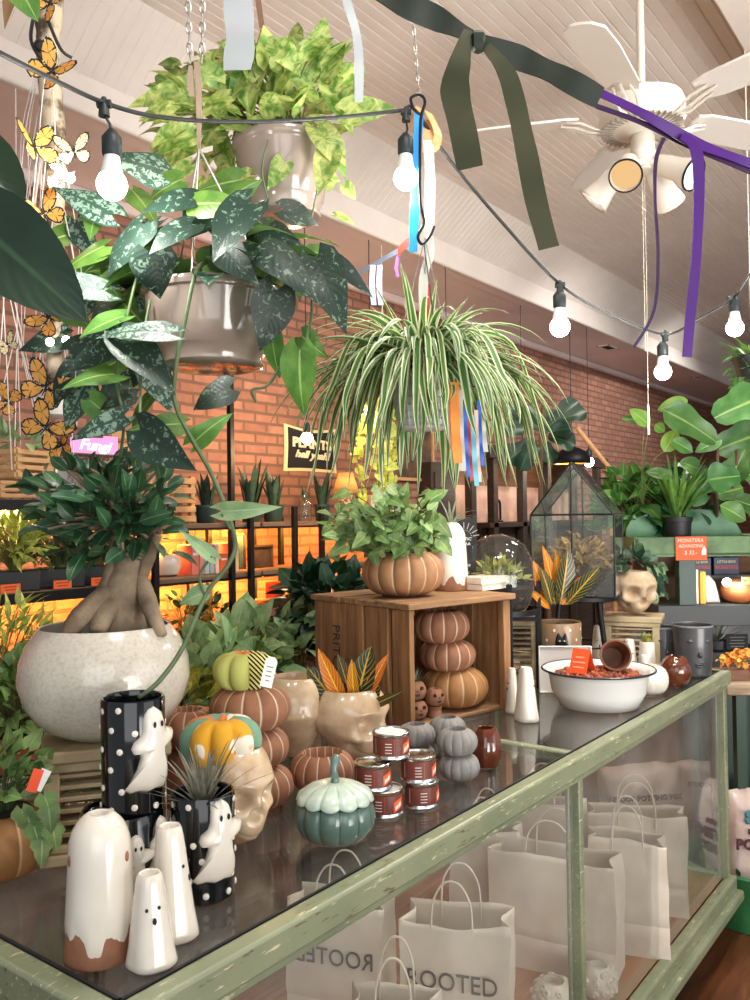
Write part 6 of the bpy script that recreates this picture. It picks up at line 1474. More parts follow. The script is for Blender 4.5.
def butterfly(lab, px, py, D, sz, yaw, roll, open_=.5, m_=None):
    sz *= 1.0; c = W(px, py, D); t = thing('butterfly_ornament', lab, 'butterfly', c, 0)
    B = Matrix((( RT.x, UP.x, -FWD.x, 0), (RT.y, UP.y, -FWD.y, 0), (RT.z, UP.z, -FWD.z, 0), (0, 0, 0, 1))) @ Matrix.Rotation(roll, 4, 'Z') @ Matrix.Rotation(yaw, 4, 'Y')
    for s_ in (-1, 1):
        m = MB()
        for pts, bow in ((UPW, 0), (LOW, 0)):
            c0 = V((sum(p[0] for p in pts)/len(pts), sum(p[1] for p in pts)/len(pts))); n = len(pts); vs = []; uv = []
            fold = Matrix.Rotation(-s_*open_, 4, 'Y')
            for k in (0, .5, .8, 1.0):
                for i, p in enumerate(pts):
                    x = c0.x+(p[0]-c0.x)*k; y = c0.y+(p[1]-c0.y)*k
                    vs.append(B @ fold @ V((s_*x*sz, y*sz, .02*sz*(1-k)))); uv.append((k, i/n))
            fs = [(k*n+i, k*n+(i+1) % n, (k+1)*n+(i+1) % n, (k+1)*n+i) for k in range(3) for i in range(n)]
            m.add(vs, fs, uv)
        m.build('wing', m_ or wm, t, smooth=0, solid=.0006)
    MB().tube([B @ V((0, .30*sz, 0)), B @ V((0, .1*sz, 0)), B @ V((0, -.32*sz, 0))], [.02*sz, .045*sz, .02*sz], 8).build('body', M_['blk'], t)
    m = MB()
    for s_ in (-1, 1): m.tube([B @ V((0, .28*sz, 0)), B @ V((s_*.12*sz, .52*sz, .05*sz))], .008*sz, 4)
    m.build('antennae', M_['blk'], t)
butterfly('monarch butterfly at the very top of the birch branch', 50, 4, Db-.10, .055, .2, 2.6, .5)
butterfly('large monarch butterfly on the branch where the black cable crosses', 52, 72, Db-.09, .062, -.2, -.75, .4)
butterfly('monarch butterfly with folded wings left of the fairy lights', 34, 148, Db-.10, .060, 1.0, .3, .5)
butterfly('pale butterfly glowing beside the fairy lights', 74, 152, Db-.08, .045, .2, .2, .3, wm2)
butterfly('pale butterfly just below the fairy lights', 62, 182, Db-.10, .040, -.4, -.6, .4, wm2)
butterfly('monarch butterfly half hidden left of the middle of the branch', 44, 214, Db-.08, .055, .4, .5, .5)
butterfly('monarch butterfly below the silvery leaf, middle of the strings', 50, 318, Db-.06, .050, -.4, .9, .5)
butterfly('white butterfly on the strings at the left edge', 8, 345, Db, .03, .1, .5, .4, wm2)
butterfly('monarch butterfly above the small white hanging pot', 46, 388, Db-.05, .062, .1, -.5, .3)
butterfly('monarch butterfly over the slatted crate at the left', 46, 428, Db-.05, .060, .2, -.7, .25)
butterfly('pale orange butterfly near the left edge strings', 8, 402, Db+.02, .045, .2, 1.2, .4)
butterfly('small monarch butterfly below the left pink sign', 62, 446, Db-.02, .042, -.3, .3, .4)
# ---------------------------------------------------------------- shelving on the brick wall
random.seed(33)
def ux(px, y): return PY(px, 500, y).x
SF = 3.22                                     # front edge of the shelves
warm = (1, .38, .07)
strip_m = emit('warm_led', (1, .62, .30), 5)
def shelf_unit(lab, x0, x1, boards, posts, zt):
    t = thing('shelf_unit', lab, 'shelf', ((x0+x1)/2, SF+.17, 0), 0); o0 = t.location.copy()
    for z, th in boards:
        MB().box2((x0, SF+.012, z-th), (x1, WY-.03, z)).build('shelf_board', M_['shelf_wood'], t, org=o0, bevel=.003)
        MB().box2((x0, SF+.002, z-th-(.016 if x0 < xb-.1 else .004)), (x1, SF+.012, z-(.004 if x0 < xb-.1 else .022))).build('front_rail', M_['black_metal'], t, org=o0)
    for x, zz in posts:
        for y in (SF+.0, WY-.055): MB().box2((x-.014, y-.016, 0), (x+.014, y+.012, zz if y < 3.4 else min(zz, zt))).build('post', M_['black_metal'], t, org=o0, bevel=.002)
    return t
xa, xb, xc, xd = ux(-60, SF), ux(151, SF), ux(345, SF), ux(418, SF)
xp = ux(231, SF)
shelf_unit('dark metal and wood shelf at the left with herb tubs and crates', xa, xb-.03, ((1.31, .03), (1.69, .03), (.85, .03)), ((xa+.02, 1.7), (xb-.06, 1.7)), 1.7)
shelf_unit('wood shelf with a tall black post, holding snake plants and coloured boxes', xb+.0, ux(262, SF), ((1.315, .03), (1.575, .03), (.93, .03)), ((xb+.02, 1.75), (xp, 2.34), (ux(250, SF), 1.6)), 1.6)
shelf_unit('wood shelf below the black banner, carrying the lamp', ux(264, SF), xd, ((1.315, .03), (1.575, .03), (.93, .03)), ((ux(294, SF), 1.66), (ux(321, SF), 1.66), (xd-.03, 1.6)), 1.6)
def led(x0, x1, z, p=6, col=None):
    area('shelf_light', ((x0+x1)/2, SF+.16, z-.045), ((x0+x1)/2, WY+.1, z-.20), x1-x0, p, col or warm, .03)
led(xa, xb-.1, 1.31, 12); led(xa, xb-.1, 1.69, 14, (1, .72, .42)); led(xb, xp+.4, 1.575, 17); led(xb, xp+.4, 1.315, 20); led(ux(264, SF), xd, 1.575, 12); led(ux(264, SF), xd, 1.315, 16)
SC = SF+.16
def onshelf(px, z, y=SC): return V((ux(px, y), y, z+.0005))
def potted(lab, loc, r, h, pm, fill, name='potted_plant', cat='potted plant', grp=None, leafm='green', square=False, nm='foliage'):
    t = thing(name, lab, cat, loc, facing(loc), grp); m = MB()
    if square: m.box((0, 0, h/2), (2*r, 1.5*r, h)); m.build('tub', M_[pm], t, bevel=.006)
    else: m.lathe([(r*.74, 0), (r*.78, .003), (r*.95, h*.86), (r*1.04, h*.87), (r*1.05, h), (r*.98, h), (r*.92, h*.85), (0, h*.83)], 28); m.build('pot', M_[pm], t)
    if not square: MB().lathe([(r*.92, h*.86), (0, h*.9)], 16).build('soil', M_['soil'], t)
    f = MB(); s_ = MB(); fill(f, s_, V((0, 0, h)))
    f.build(nm, L_[leafm], t, smooth=180)
    if s_.v: s_.build('stems', M_['stem'], t, smooth=180)
    return t
def herb(n, rx, rz, L, w, kind='lance'):
    return lambda f, s_, c: bush(f, c+V((0, 0, rz*.75)), (rx, rx*.8, rz), n, L, w, kind, -.5, 1, .5, .15, .5, s_, .002, root=c)
def swords(n, L, w, sp=(0, .35)):
    return lambda f, s_, c: tuft(f, c-V((0, 0, .02)), n, L, w, sp, .15, 'sword', .04, .35)
for px, lm, lab, sq_ in ((14, 'lime', 'tub of yellow green feathery herbs at the left end of the lower shelf', 1), (60, 'dark', 'tub of dark leaved herbs in the middle of the lower shelf', 1), (97, 'croton_y', 'tub of golden tipped herbs beside the ficus trunk on the lower shelf', 1)):
    potted(lab, onshelf(px, 1.31, SF+.12), .10, .085, 'pot_black', herb(230, .13, .13, (.05, .09), .3), leafm=lm, square=True)
m = None
for i, (px, lab) in enumerate(((10, 'orange price card under the yellow green herbs'), (62, 'orange price card under the dark herbs'), (99, 'orange price card under the golden herbs'))):
    p = onshelf(px, 1.31, SF+.006); t = thing('price_card', lab, 'price card', p, 0); MB().box((0, 0, .019), (.085, .002, .036)).build('card', M_['orange'], t)
    k = MB(); [k.box((0, -.0014, .026-.012*j), (.06-.015*j, .0008, .004)) for j in range(2)]; k.build('card_print', bpy.data.materials.get('dark_print') or mat('dark_print', c8(150, 50, 26), .7), t)
# slatted crates, wire crate, pink sign on the upper left shelf
def slat_crate(lab, loc, w, d, h, rz, n=4, name='slatted_crate'):
    t = thing(name, lab, 'crate', loc, rz); pw = M_['pale_wood']
    for sx in (-1, 1):
        for sy in (-1, 1): MB().box((sx*(w/2-.012), sy*(d/2-.012), h/2), (.024, .024, h)).build('corner_post', pw, t)
    for k in range(n):
        z = h*(k+.5)/n; m = MB()
        for sy in (-1, 1): m.box((0, sy*(d/2+.004), z), (w, .008, h/n*.62))
        for sx in (-1, 1): m.box((sx*(w/2+.004), 0, z), (.008, d, h/n*.62))
        m.build('slat_course', pw, t, bevel=.001)
    m = MB(); [m.box((-w/2+w*(k+.5)/4, 0, .006), (w/4*.8, d, .010)) for k in range(4)]; m.build('base_slats', pw, t)
    return t
slat_crate('small slatted wooden crate on the upper left shelf below the hanging crate', onshelf(12, 1.69), .20, .16, .085, 0, 3)
p = W(18, 480, 3.08); hc = slat_crate('pale slatted wooden crate planter hanging on white cords at the left edge', p, .18, .15, .11, .3, 4, 'hanging_crate')
m = MB()
for sx in (-1, 1):
    for sy in (-1, 1): m.tube([V((sx*.08, sy*.06, .105)), V((0, 0, .55))], .0018, 5, False)
m.tube([V((0, 0, .55)), V((0, 0, SOF-p.z))], .0018, 5); m.build('cords', M_['white'], hc)
m = MB(); bush(m, (0, 0, .13), (.09, .09, .07), 40, (.07, .11), .42, 'oval', -.1, 1, .9, .2); m.build('foliage', L_['pale'], hc, smooth=180)
p = onshelf(72, 1.69); t = thing('wire_crate', 'grey wire mesh crate on the upper left shelf under the pink sign', 'crate', p, 0)
m = MB(); w_, d_, h_ = .30, .22, .20
for z in (.004, h_): 
    for a, b in (((-1, -1), (1, -1)), ((1, -1), (1, 1)), ((1, 1), (-1, 1)), ((-1, 1), (-1, -1))): m.tube([(a[0]*w_/2, a[1]*d_/2, z), (b[0]*w_/2, b[1]*d_/2, z)], .006, 6)
for sx in (-1, 1):
    for sy in (-1, 1): m.tube([(sx*w_/2, sy*d_/2, 0), (sx*w_/2, sy*d_/2, h_)], .006, 6)
m.build('frame', M_['steel'], t)
m = MB()
for i in range(-6, 14):
    for s_ in (-1, 1):
        pts = []
        for f in (0, 1):
            x = -w_/2+i*.025+(h_*.7*f if s_ > 0 else h_*.7*(1-f)); pts.append((x, f*h_))
        (x0, z0), (x1, z1) = pts
        if min(x0, x1) < -w_/2 or max(x0, x1) > w_/2: continue
        for y in (-d_/2, d_/2): m.tube([(x0, y, z0), (x1, y, z1)], .0016, 4, False)
m.build('mesh_wires', M_['steel'], t)
MB().box((0, 0, h_*.45), (w_*.94, d_*.9, h_*.86)).build('liner', mat('grey_liner', c8(150, 146, 142), .8), t, bevel=.01)
p2 = onshelf(95, 1.69+.205, SC-.08); sg = thing('pink_sign', 'glowing pink board sign with white script lettering standing on the wire crate', 'sign', p2, 0)
MB().poly([(-.12, 0), (.12, 0), (.12, .085), (.05, .085), (.05, .075), (-.12, .068)], .012).build('sign_board', emit('pink_light', (1, .36, .66), 1.1), sg)
lettering('Fungi', .066, emit('white_tube', (1, .92, .96), 2.2), sg, (-.005, -.009, .036), (PI/2, .05, 0), 'sign_lettering', sx=1.15, shear=.3, ext=.002, bold=.0008)
p = onshelf(104, 1.69+.003, SC+.10); slat_crate('slatted wooden crate standing behind the pink sign, higher than the wire crate', p+V((.12, 0, 0)), .26, .14, .34, 0, 6)
p = W(56, 418, 3.25); t = thing('hanging_white_pot', 'small smooth white pot hanging below the butterflies at the left', 'hanging pot', p, 0)
MB().lathe([(.02, 0), (.045, .008), (.060, .05), (.062, .095), (.057, .096), (.055, .06), (0, .05)], 36).build('pot', M_['white'], t)
m = MB(); [m.tube([V((.06*math.cos(a), .06*math.sin(a), .094)), V((0, 0, .55))], .0015, 5, False) for a in (.3, 2.4, 4.5)]; m.tube([V((0, 0, .55)), V((0, 0, (SOF-p.z)/1.2))], .0015, 5); m.build('cords', M_['white'], t); t.scale = (1.2,)*3
m = MB(); tuft(m, (0, 0, .06), 16, (.05, .09), .02, (.1, 1.1), .5, 'sword', .02); m.build('foliage', L_['snake'], t, smooth=180)
# middle shelf
zs2 = 1.575
potted('small snake plant alone in a green pot left of the tall black post', onshelf(206, zs2), .062, .095, 'pot_green', swords(12, (.13, .22), .035), 'snake_plant', leafm='snake')
potted('tall snake plant in a green pot just right of the tall black post', onshelf(251, zs2), .062, .095, 'pot_green', swords(13, (.16, .30), .035), 'snake_plant', leafm='snake')
potted('bushy snake plant in a green pot left of the banner', onshelf(273, zs2), .064, .095, 'pot_green', swords(14, (.13, .24), .04), 'snake_plant', leafm='snake')
slat_crate('pale slatted crate behind the long vine on the middle shelf', onshelf(172, zs2, SC+.06), .19, .13, .24, 0, 5)
p = onshelf(165, 1.315); t = thing('cat_pot', 'round white face pot with a tiny succulent on the middle shelf', 'pot', p, facing(p)); m = MB(); m.lathe([(.04, 0), (.062, .01), (.078, .05), (.07, .09), (.055, .105), (.05, .103), (.05, .08), (0, .08)], 32); m.build('pot', M_['ceramic_white'], t)
m = MB(); tuft(m, (0, 0, .08), 14, (.04, .07), .018, (.1, .9), .2, 'sword', .02); m.build('succulent', L_['pale'], t, smooth=180)
bc = [(c8(214, 120, 110), .052, .15), (c8(226, 150, 130), .030, .15), (c8(190, 206, 206), .034, .145), (c8(160, 186, 204), .034, .145), (c8(228, 196, 186), .03, .15), (c8(226, 104, 48), .06, .10), (c8(214, 150, 130), .034, .15), (c8(208, 184, 140), .038, .15)]
x = ux(181, SC)
labs = ['coral boxed set, leftmost of the row under the snake plants', 'peach spined book second in the row under the snake plants', 'pale grey spined book in the row under the snake plants', 'light blue spined book in the row under the snake plants', 'pale pink spined book in the row under the snake plants', 'low orange box in the row behind the tall post', 'dusty pink book right of the low orange box', 'tan book at the right end of the row']
for (c, w_, h_), lab in zip(bc, labs):
    t = thing('book', lab, 'book', V((x+w_/2, SC-.02, 1.3155)), 0, None); cv = mat('book_cover', c, .6); m = MB(); m.box((0, 0, h_/2), (w_-.003, .11, h_)); m.build('cover', cv, t, bevel=.002)
    MB().box((0, .006, h_/2+.0015), (w_-.008, .104, h_)).build('pages', M_['paper'], t); MB().box((0, -.0555, h_*.7), (w_*.6, .0012, h_*.1)).build('spine_label', M_['white'], t); x += w_+.002
for px, w_, h_, c, lab, z in ((238, .10, .20, c8(38, 58, 62), 'dark teal framed card on the middle shelf right of the books', 1.315), (262, .16, .13, c8(40, 36, 34), 'small dark framed picture on the shelf under the banner', 1.315)):
    p = onshelf(px, z, SC+.05); t = thing('framed_card', lab, 'picture frame', p, 0); m = MB()
    for cx_, cz_, a, b in ((0, .006, w_, .012), (0, h_-.006, w_, .012), (-w_/2+.006, h_/2, .012, h_), (w_/2-.006, h_/2, .012, h_)): m.box((cx_, 0, cz_), (a, .016, b))
    m.build('frame', M_['dark_wood'], t); MB().box((0, .003, h_/2), (w_-.02, .006, h_-.02)).build('picture', mat('card_face', c, .5, col2=mul(c, 2.2), vs=18), t)
# right shelf: lamp, bottle, snake plant, plush with cap, banner, bulb
p = onshelf(346, zs2); t = thing('table_lamp', 'lit table lamp with cream shade and mosaic base on the shelf', 'lamp', p, 0)
MB().lathe([(.055, 0), (.058, .004), (.058, .165), (.05, .172), (.01, .176), (.008, .21), (0, .21)], 32).build('lamp_base', mat('mosaic', c8(206, 176, 140), .5, col2=c8(120, 84, 66), vs=60, lo=.48, hi=.54), t)
def shade_m():
    t_ = NT('lamp_shade_cloth'); d = t_.n('ShaderNodeBsdfDiffuse'); d.inputs[0].default_value = c8(236, 206, 150)+(1,); tr = t_.n('ShaderNodeBsdfTranslucent'); tr.inputs[0].default_value = c8(240, 206, 146)+(1,)
    mx = t_.n('ShaderNodeMixShader'); t_.l(d.outputs[0], mx.inputs[1]); t_.l(tr.outputs[0], mx.inputs[2]); return t_.done(mx)
MB().lathe([(.085, .172), (.045, .30)], 32, caps=False).build('lamp_shade', shade_m(), t, solid=.002)
MB().ball((0, 0, .235), .018, 12, 8).build('bulb', M_['bulb_warm'], t); point('lamp_light', p+V((0, 0, .235)), .5, (1, .84, .62), .03)
potted('slim snake plant in a dark pot on a stand in front of the banner', onshelf(322, zs2), .05, .10, 'pot_green', swords(14, (.14, .24), .03, (0, .3)), 'snake_plant', leafm='snake')
p = onshelf(305, zs2); t = thing('glass_bottle', 'clear glass propagation vase with a sprig under the banner', 'vase', p+V((0, 0, .0)), 0)
MB().lathe([(.035, 0), (.038, .005), (.038, .10), (.018, .13), (.016, .17), (.019, .172)], 28, caps=False).build('glass_body', M_['cloche'], t, solid=.002)
m = MB(); tuft(m, (0, 0, .10), 7, (.08, .13), .02, (0, .35), .2, 'lance', .004); m.build('sprig', L_['dark'], t, smooth=180)
p = onshelf(385, zs2); t = thing('plush_toy', 'tan plush toy sitting on the shelf with a white cap on', 'plush toy', p, facing(p)+.5); m = MB(); m.ball((0, 0, .075), (.075, .06, .075), 20, 14); m.ball((0, 0, .165), (.065, .06, .06), 20, 14); m.build('body', mat('tan_plush', c8(206, 176, 138), .95, bump=.4, bs=200), t, smooth=180)
for s_ in (-1, 1): MB().ball((s_*.055, 0, .195), (.022, .014, .022), 12, 8).build('ear', mat('plush_ear', c8(196, 164, 126), .95), t); MB().ball((s_*.04, -.06, .03), (.028, .035, .026), 12, 8).build('foot', bpy.data.materials['tan_plush'], t)
t = thing('baseball_cap', 'white cap with dark back opening worn by the plush toy', 'cap', p+V((0, 0, .168)), facing(p)+.35)
MB().lathe([(.082, -.01), (.084, .0), (.082, .03), (.068, .062), (.04, .082), (0, .088)], 32).build('crown', M_['white'], t); m = MB(); M = Matrix.Translation((0, -.080, .012)) @ Matrix.Rotation(.12, 4, 'X'); m.lathe([(0, 0), (.032, 0), (.032, .006), (0, .006)], 24, M=M @ Matrix.Rotation(PI/2, 4, 'X')); m.build('back_opening', M_['blk'], t)
m = MB(); M = Matrix.Translation((0, .06, -.005)); m.lathe([(0, 0), (.07, 0), (.07, .005), (0, .006)], 24, M=M); m.build('brim', M_['white'], t)
p = onshelf(372, zs2, SC+.05)
for i, (c, lab) in enumerate(((c8(214, 196, 170), 'cream book standing right of the lamp on the shelf'), (c8(70, 100, 86), 'green book standing right of the lamp on the shelf'))):
    t = thing('book', lab, 'book', V((p.x-.06+i*.04, p.y, zs2+.0005)), 0); m = MB(); m.box((0, 0, .08), (.034, .11, .16)); m.build('cover', mat('shelf_book', c, .6), t, bevel=.002); MB().box((0, .005, .081), (.028, .104, .16)).build('pages', M_['paper'], t)
# banner
b0 = PY(286, 423, WY-.03); b1 = PY(338, 470, WY-.03); bw = b1.x-b0.x; bz0 = PY(312, 472, WY-.03).z; bz1 = PY(312, 426, WY-.03).z; bh = bz1-bz0
t = thing('banner', 'black felt banner with cream border and lettering on the brick wall', 'banner', ((b0.x+b1.x)/2, WY-.012, bz0), 0)
def cloth(w_, h_, th, y, off=0):
    nx, nz = 14, 10; vs = []
    for k in (0, 1):
        for i in range(nx+1):
            for j in range(nz+1):
                x = -w_/2+w_*i/nx; z = h_*j/nz; sag = .022*((x/(w_/2))**2-1)*(1 if j > nz/2 else -.25)*abs(j-nz/2)/(nz/2)
                vs.append((x*(1-.03*math.sin(PI*j/nz)), y+k*th+.006*math.sin(x*18+z*5), z+sag+off))
    n = (nx+1)*(nz+1); q_ = lambda i, j: i*(nz+1)+j
    fs = [(q_(i, j), q_(i+1, j), q_(i+1, j+1), q_(i, j+1)) for i in range(nx) for j in range(nz)]; fs += [tuple(n+v for v in f[::-1]) for f in fs]
    e = [q_(i, 0) for i in range(nx+1)]+[q_(nx, j) for j in range(1, nz+1)]+[q_(i, nz) for i in range(nx-1, -1, -1)]+[q_(0, j) for j in range(nz-1, 0, -1)]
    L = len(e); fs += [(e[i], e[i]+n, e[(i+1) % L]+n, e[(i+1) % L]) for i in range(L)]
    return MB().add(vs, fs)
cream = mat('cream_felt', c8(236, 212, 160), .9)
cloth(bw, bh, .004, 0).build('border_cloth', cream, t, smooth=80); cloth(bw*.88, bh*.87, .003, -.005, bh*.065).build('black_cloth', mat('black_felt', c8(26, 26, 28), .9), t, smooth=80)
cream2 = mat('cream_lettering', c8(240, 226, 190), .9)
lettering('PLANTS', bh*.27, cream2, t, (0, -.014, bh*.60), (PI/2, .03, 0), 'banner_lettering', sx=.78*bw/bh*.98, ext=.003, bold=.004, spacing=1.05)
lettering('hell yeah!', bh*.22, cream2, t, (0, -.014, bh*.36), (PI/2, .03, 0), 'banner_lettering', sx=.80*bw/bh*.98, ext=.003, bold=.002, shear=.35)
def pend(lab, px, py, D, top=None, warm_=True, r=.032, pw=1.5):
    c = W(px, py, D); t = thing('pendant_bulb', lab, 'bulb', c, 0); z1 = (top if top is not None else SOF)-c.z
    MB().ball((0, 0, 0), r, 18, 12).build('bulb', M_['bulb_warm' if warm_ else 'bulb'], t); MB().lathe([(r*.5, r*.8), (r*.62, r*1.1), (r*.62, r*2.2), (r*.3, r*2.6), (0, r*2.6)], 16).build('socket', M_['socket'], t); MB().tube([(0, 0, r*2.5), (0, 0, z1)], .003, 6).build('cable', M_['cord'], t)
    point('pendant_light', c-V((0, 0, r*1.6)), pw, (1, .62, .30) if warm_ else (1, .9, .78), .03)
pend('glowing bare bulb hanging in front of the black banner', 307, 438, 4.5, pw=20)
pend('glowing bulb half hidden behind the spider plant basket', 371, 412, 4.87, pw=6, r=.034)
pend('glowing bulb behind the coloured streamers', 448, 440, 5.4, pw=6, r=.03)
pend('small lit bulb over the house terrarium roof', 589, 462, 7.2, warm_=False, pw=8, r=.042)
# framed picture + lime pothos hanging in front
f0 = PY(390, 440, WY-.03); f1 = PY(434, 482, WY-.03); t = thing('framed_picture', 'dark botanical picture in a thin wooden frame on the brick wall', 'picture', ((f0.x+f1.x)/2, WY-.025, f1.z), 0); w_ = f1.x-f0.x; h_ = f0.z-f1.z+.12
m = MB()
for cx_, cz_, a, b in ((0, .012, w_, .024), (0, h_-.012, w_, .024), (-w_/2+.012, h_/2, .024, h_), (w_/2-.012, h_/2, .024, h_)): m.box((cx_, 0, cz_), (a, .03, b))
m.build('frame', M_['pale_wood'], t, bevel=.003); MB().box((0, .006, h_/2), (w_-.04, .008, h_-.04)).build('picture', mat('dark_print_art', c8(58, 46, 38), .5, col2=c8(110, 84, 62), vs=9), t)
p = W(384, 430, 4.97); t = thing('hanging_pothos', 'small lime pothos trailing behind the spider plant in front of the picture', 'hanging plant', p, 0)
MB().lathe([(.04, -.02), (.06, .05), (.064, .07), (.058, .07), (0, .06)], 24).build('pot', M_['pot_terra'], t); m = MB(); s_ = MB(); bush(m, (0, 0, .06), (.10, .10, .05), 60, (.05, .07), .8, 'heart', -.5, 1, .9, .1)
for k in range(6):
    a = random.uniform(0, 6.28); pts = spline([V((.05*math.cos(a), .05*math.sin(a), .06)), V((.10*math.cos(a), .10*math.sin(a), 0)), V((.11*math.cos(a), .11*math.sin(a), -.12)), V((.09*math.cos(a), .09*math.sin(a), -.26))], 5); s_.tube(pts, .002, 5, False)
    for q_ in pts[3::1]: leaf(m, q_, rdir(-1, .2), -FH+rdir()*.5, .05, .042, 'heart', .4, .1)
m.build('foliage', L_['lime'], t, smooth=180); s_.build('vines', M_['stem'], t)
m = MB(); [m.tube([V((.06*math.cos(a), .06*math.sin(a), .065)), V((0, 0, .5))], .0015, 5, False) for a in (0, 2.1, 4.2)]; m.tube([V((0, 0, .5)), V((0, 0, (SOF-p.z)/1.45))], .0015, 5); m.build('cords', M_['white'], t); t.scale = (1.45,)*3
# lower shelf: wooden sign box, small black pots
p = onshelf(282, .93); t = thing('wooden_box', 'weathered red wooden box with stencilled letters low under the banner shelf', 'box', p, .06)
m = MB(); m.box((0, 0, .10), (.42, .16, .20)); m.build('box_body', wood('old_red_wood', c8(92, 52, 42), c8(150, 96, 78), 0, 8, .8, .4), t, bevel=.006); m = MB(); m.box((0, 0, .196), (.43, .17, .03)); m.build('box_rim', M_['slat_wood'], t, bevel=.004)
lettering('MAFUL', .115, mat('faded_white', c8(190, 170, 160), .9), t, (.02, -.082, .10), (PI/2, 0, 0), 'stencil_lettering', sx=.95, ext=.001)
potted('dark leafy plant in a black pot on the low shelf behind the ficus bowl', onshelf(182, .93), .07, .11, 'pot_black', herb(60, .09, .10, (.05, .08), .5, 'oval'), leafm='dark')
potted('dark leafy plant in a black pot right of the ficus bowl on the low shelf', onshelf(208, .93), .06, .10, 'pot_black', herb(50, .08, .09, (.05, .07), .5, 'oval'), leafm='dark')
p = onshelf(290, 1.315, SC-.06); t = thing('orange_sign', 'orange paper sign on the shelf below the banner', 'sign', onshelf(272, .93+.215, SC-.0), 0); MB().box((0, 0, .045), (.12, .002, .09)).build('card', M_['orange_glow'], t)
# orange glazed pumpkin behind bowl
p = onshelf(72, .85, SF+.10); pumpkin_pot('orange pumpkin low on the left shelf behind the ficus bowl', p, .10, .15, 'pumpkin_o', 12, 0)

# ---------------------------------------------------------------- plant bench between counter and wall
BY0, BY1, BZ = 2.12, 2.72, .86
bx0, bx1 = .2, 3.6
t = thing('plant_bench', 'long dark wooden bench of potted plants between counter and shelves', 'bench', ((bx0+bx1)/2, (BY0+BY1)/2, 0), 0); o0 = t.location.copy()
m = MB(); [m.box2((bx0, BY0+.12*k, BZ-.03), (bx1, BY0+.12*k+.112, BZ)) for k in range(5)]; m.build('bench_top', M_['dark_wood'], t, org=o0, bevel=.003)
for x in (bx0+.05, (bx0+bx1)/2, bx1-.05):
    for y in (BY0+.05, BY1-.05): MB().box2((x-.03, y-.03, 0), (x+.03, y+.03, BZ-.03)).build('leg', M_['dark_wood'], t, org=o0)
MB().box2((bx0, BY0+.05, .25), (bx1, BY1-.05, .275)).build('lower_shelf', M_['dark_wood'], t, org=o0)
def onbench(px, D, z=BZ): q = at(px, D, z+.0005); q.y = min(max(q.y, BY0+.09), BY1-.08); return q
def leafy(n, r_, rz, L, w, kind='heart', zlo=-.6, up=.5, dr=.5):
    return lambda f, s_, c: bush(f, c+V((0, 0, rz*.6)), (r_, r_, rz), n, L, w, kind, zlo, 1, dr, .12, up, s_, .0022, root=c, nw=4)
potted('bright green ivy in a pot behind the left edge pumpkin', onbench(14, 2.55), .09, .11, 'pot_terra', leafy(230, .18, .15, (.045, .07), .85, 'ivy'), 'potted_ivy', leafm='ivy')
potted('yellow green fern like plant left of the ficus bowl', onbench(-10, 2.75), .09, .13, 'pot_terra', herb(320, .24, .20, (.06, .10), .28), leafm='lime')
potted('pale silvery pothos right of the ficus bowl, largest on the bench', onbench(205, 2.95), .10, .12, 'pot_black', leafy(70, .16, .14, (.07, .11), .85), 'potted_pothos', leafm='pale')
potted('pale green climbing pothos behind the striped fabric pumpkin', onbench(243, 3.15), .10, .14, 'pot_black', leafy(75, .17, .15, (.07, .11), .85), 'potted_pothos', leafm='pale')
potted('bright lime leaved plant in a terracotta pot left of the crate', onbench(291, 2.85, BZ), .075, .12, 'pot_terra', leafy(110, .11, .11, (.05, .085), .5, 'oval', -.2), leafm='lime')
potted('cream edged leafy plant in the gap between fabric pumpkin and bowl', onbench(190, 2.75), .08, .08, 'pot_black', leafy(60, .13, .09, (.06, .09), .7), leafm='croton_y')
q = onbench(338, 3.35); t = thing('wooden_stand', 'wooden plant stand on the bench behind the crate', 'stand', q, 0); m = MB(); m.box((0, 0, .19), (.2, .2, .02)); m.build('top_board', M_['slat_wood'], t)
for sx in (-1, 1):
    for sy in (-1, 1): MB().box((sx*.085, sy*.085, .09), (.022, .022, .18)).build('leg', M_['slat_wood'], t)
potted('dark green round leaved peperomia on the stand behind the crate', q+V((0, 0, .2005)), .09, .10, 'pot_black', leafy(210, .19, .15, (.06, .095), .8, 'heart', -.8), leafm='dark')
potted('cream variegated trailing plant between the shelves and the crate', onbench(310, 3.2, BZ), .09, .12, 'pot_terra', leafy(60, .14, .16, (.06, .09), .7, 'heart', -.6), 'potted_pothos', leafm='pale')

# ---------------------------------------------------------------- far end: dark cabinet, bar hutch, pendant shades, fig tree
BYF = 3.2
x0, x1 = ux(432, 3.47), ux(456, 3.47)
t = thing('dark_cabinet', 'tall dark wooden column beside the bar hutch', 'cabinet', ((x0+x1)/2, 3.53, 0), 0); MB().box((0, 0, 1.0), (x1-x0, .12, 2.0)).build('carcass', M_['dark_wood'], t, bevel=.006); MB().box((0, -.064, 1.0), ((x1-x0)*.8, .012, 1.85)).build('door_panel', M_['dark_wood'], t, bevel=.004); MB().ball(((x1-x0)*.3, -.08, 1.1), .014, 10, 8).build('knob', M_['steel'], t)
hx0, hx1 = ux(456, 3.47)+.012, ux(606, BYF)
t = thing('bar_hutch', 'wooden bar hutch with dark posts and a lit back counter at the far wall', 'hutch', ((hx0+hx1)/2, BYF+.18, 0), 0); o0 = t.location.copy()
MB().box2((hx0, BYF-.03, 2.03), (hx1, BYF+.05, 2.13)).build('beam', M_['dark_wood'], t, org=o0, bevel=.004); m = MB(); [m.box2((hx0, BYF+.06+.05*k, 2.10), (hx1, BYF+.09+.05*k, 2.14)) for k in range(6)]; m.build('roof_slats', M_['dark_wood'], t, org=o0)
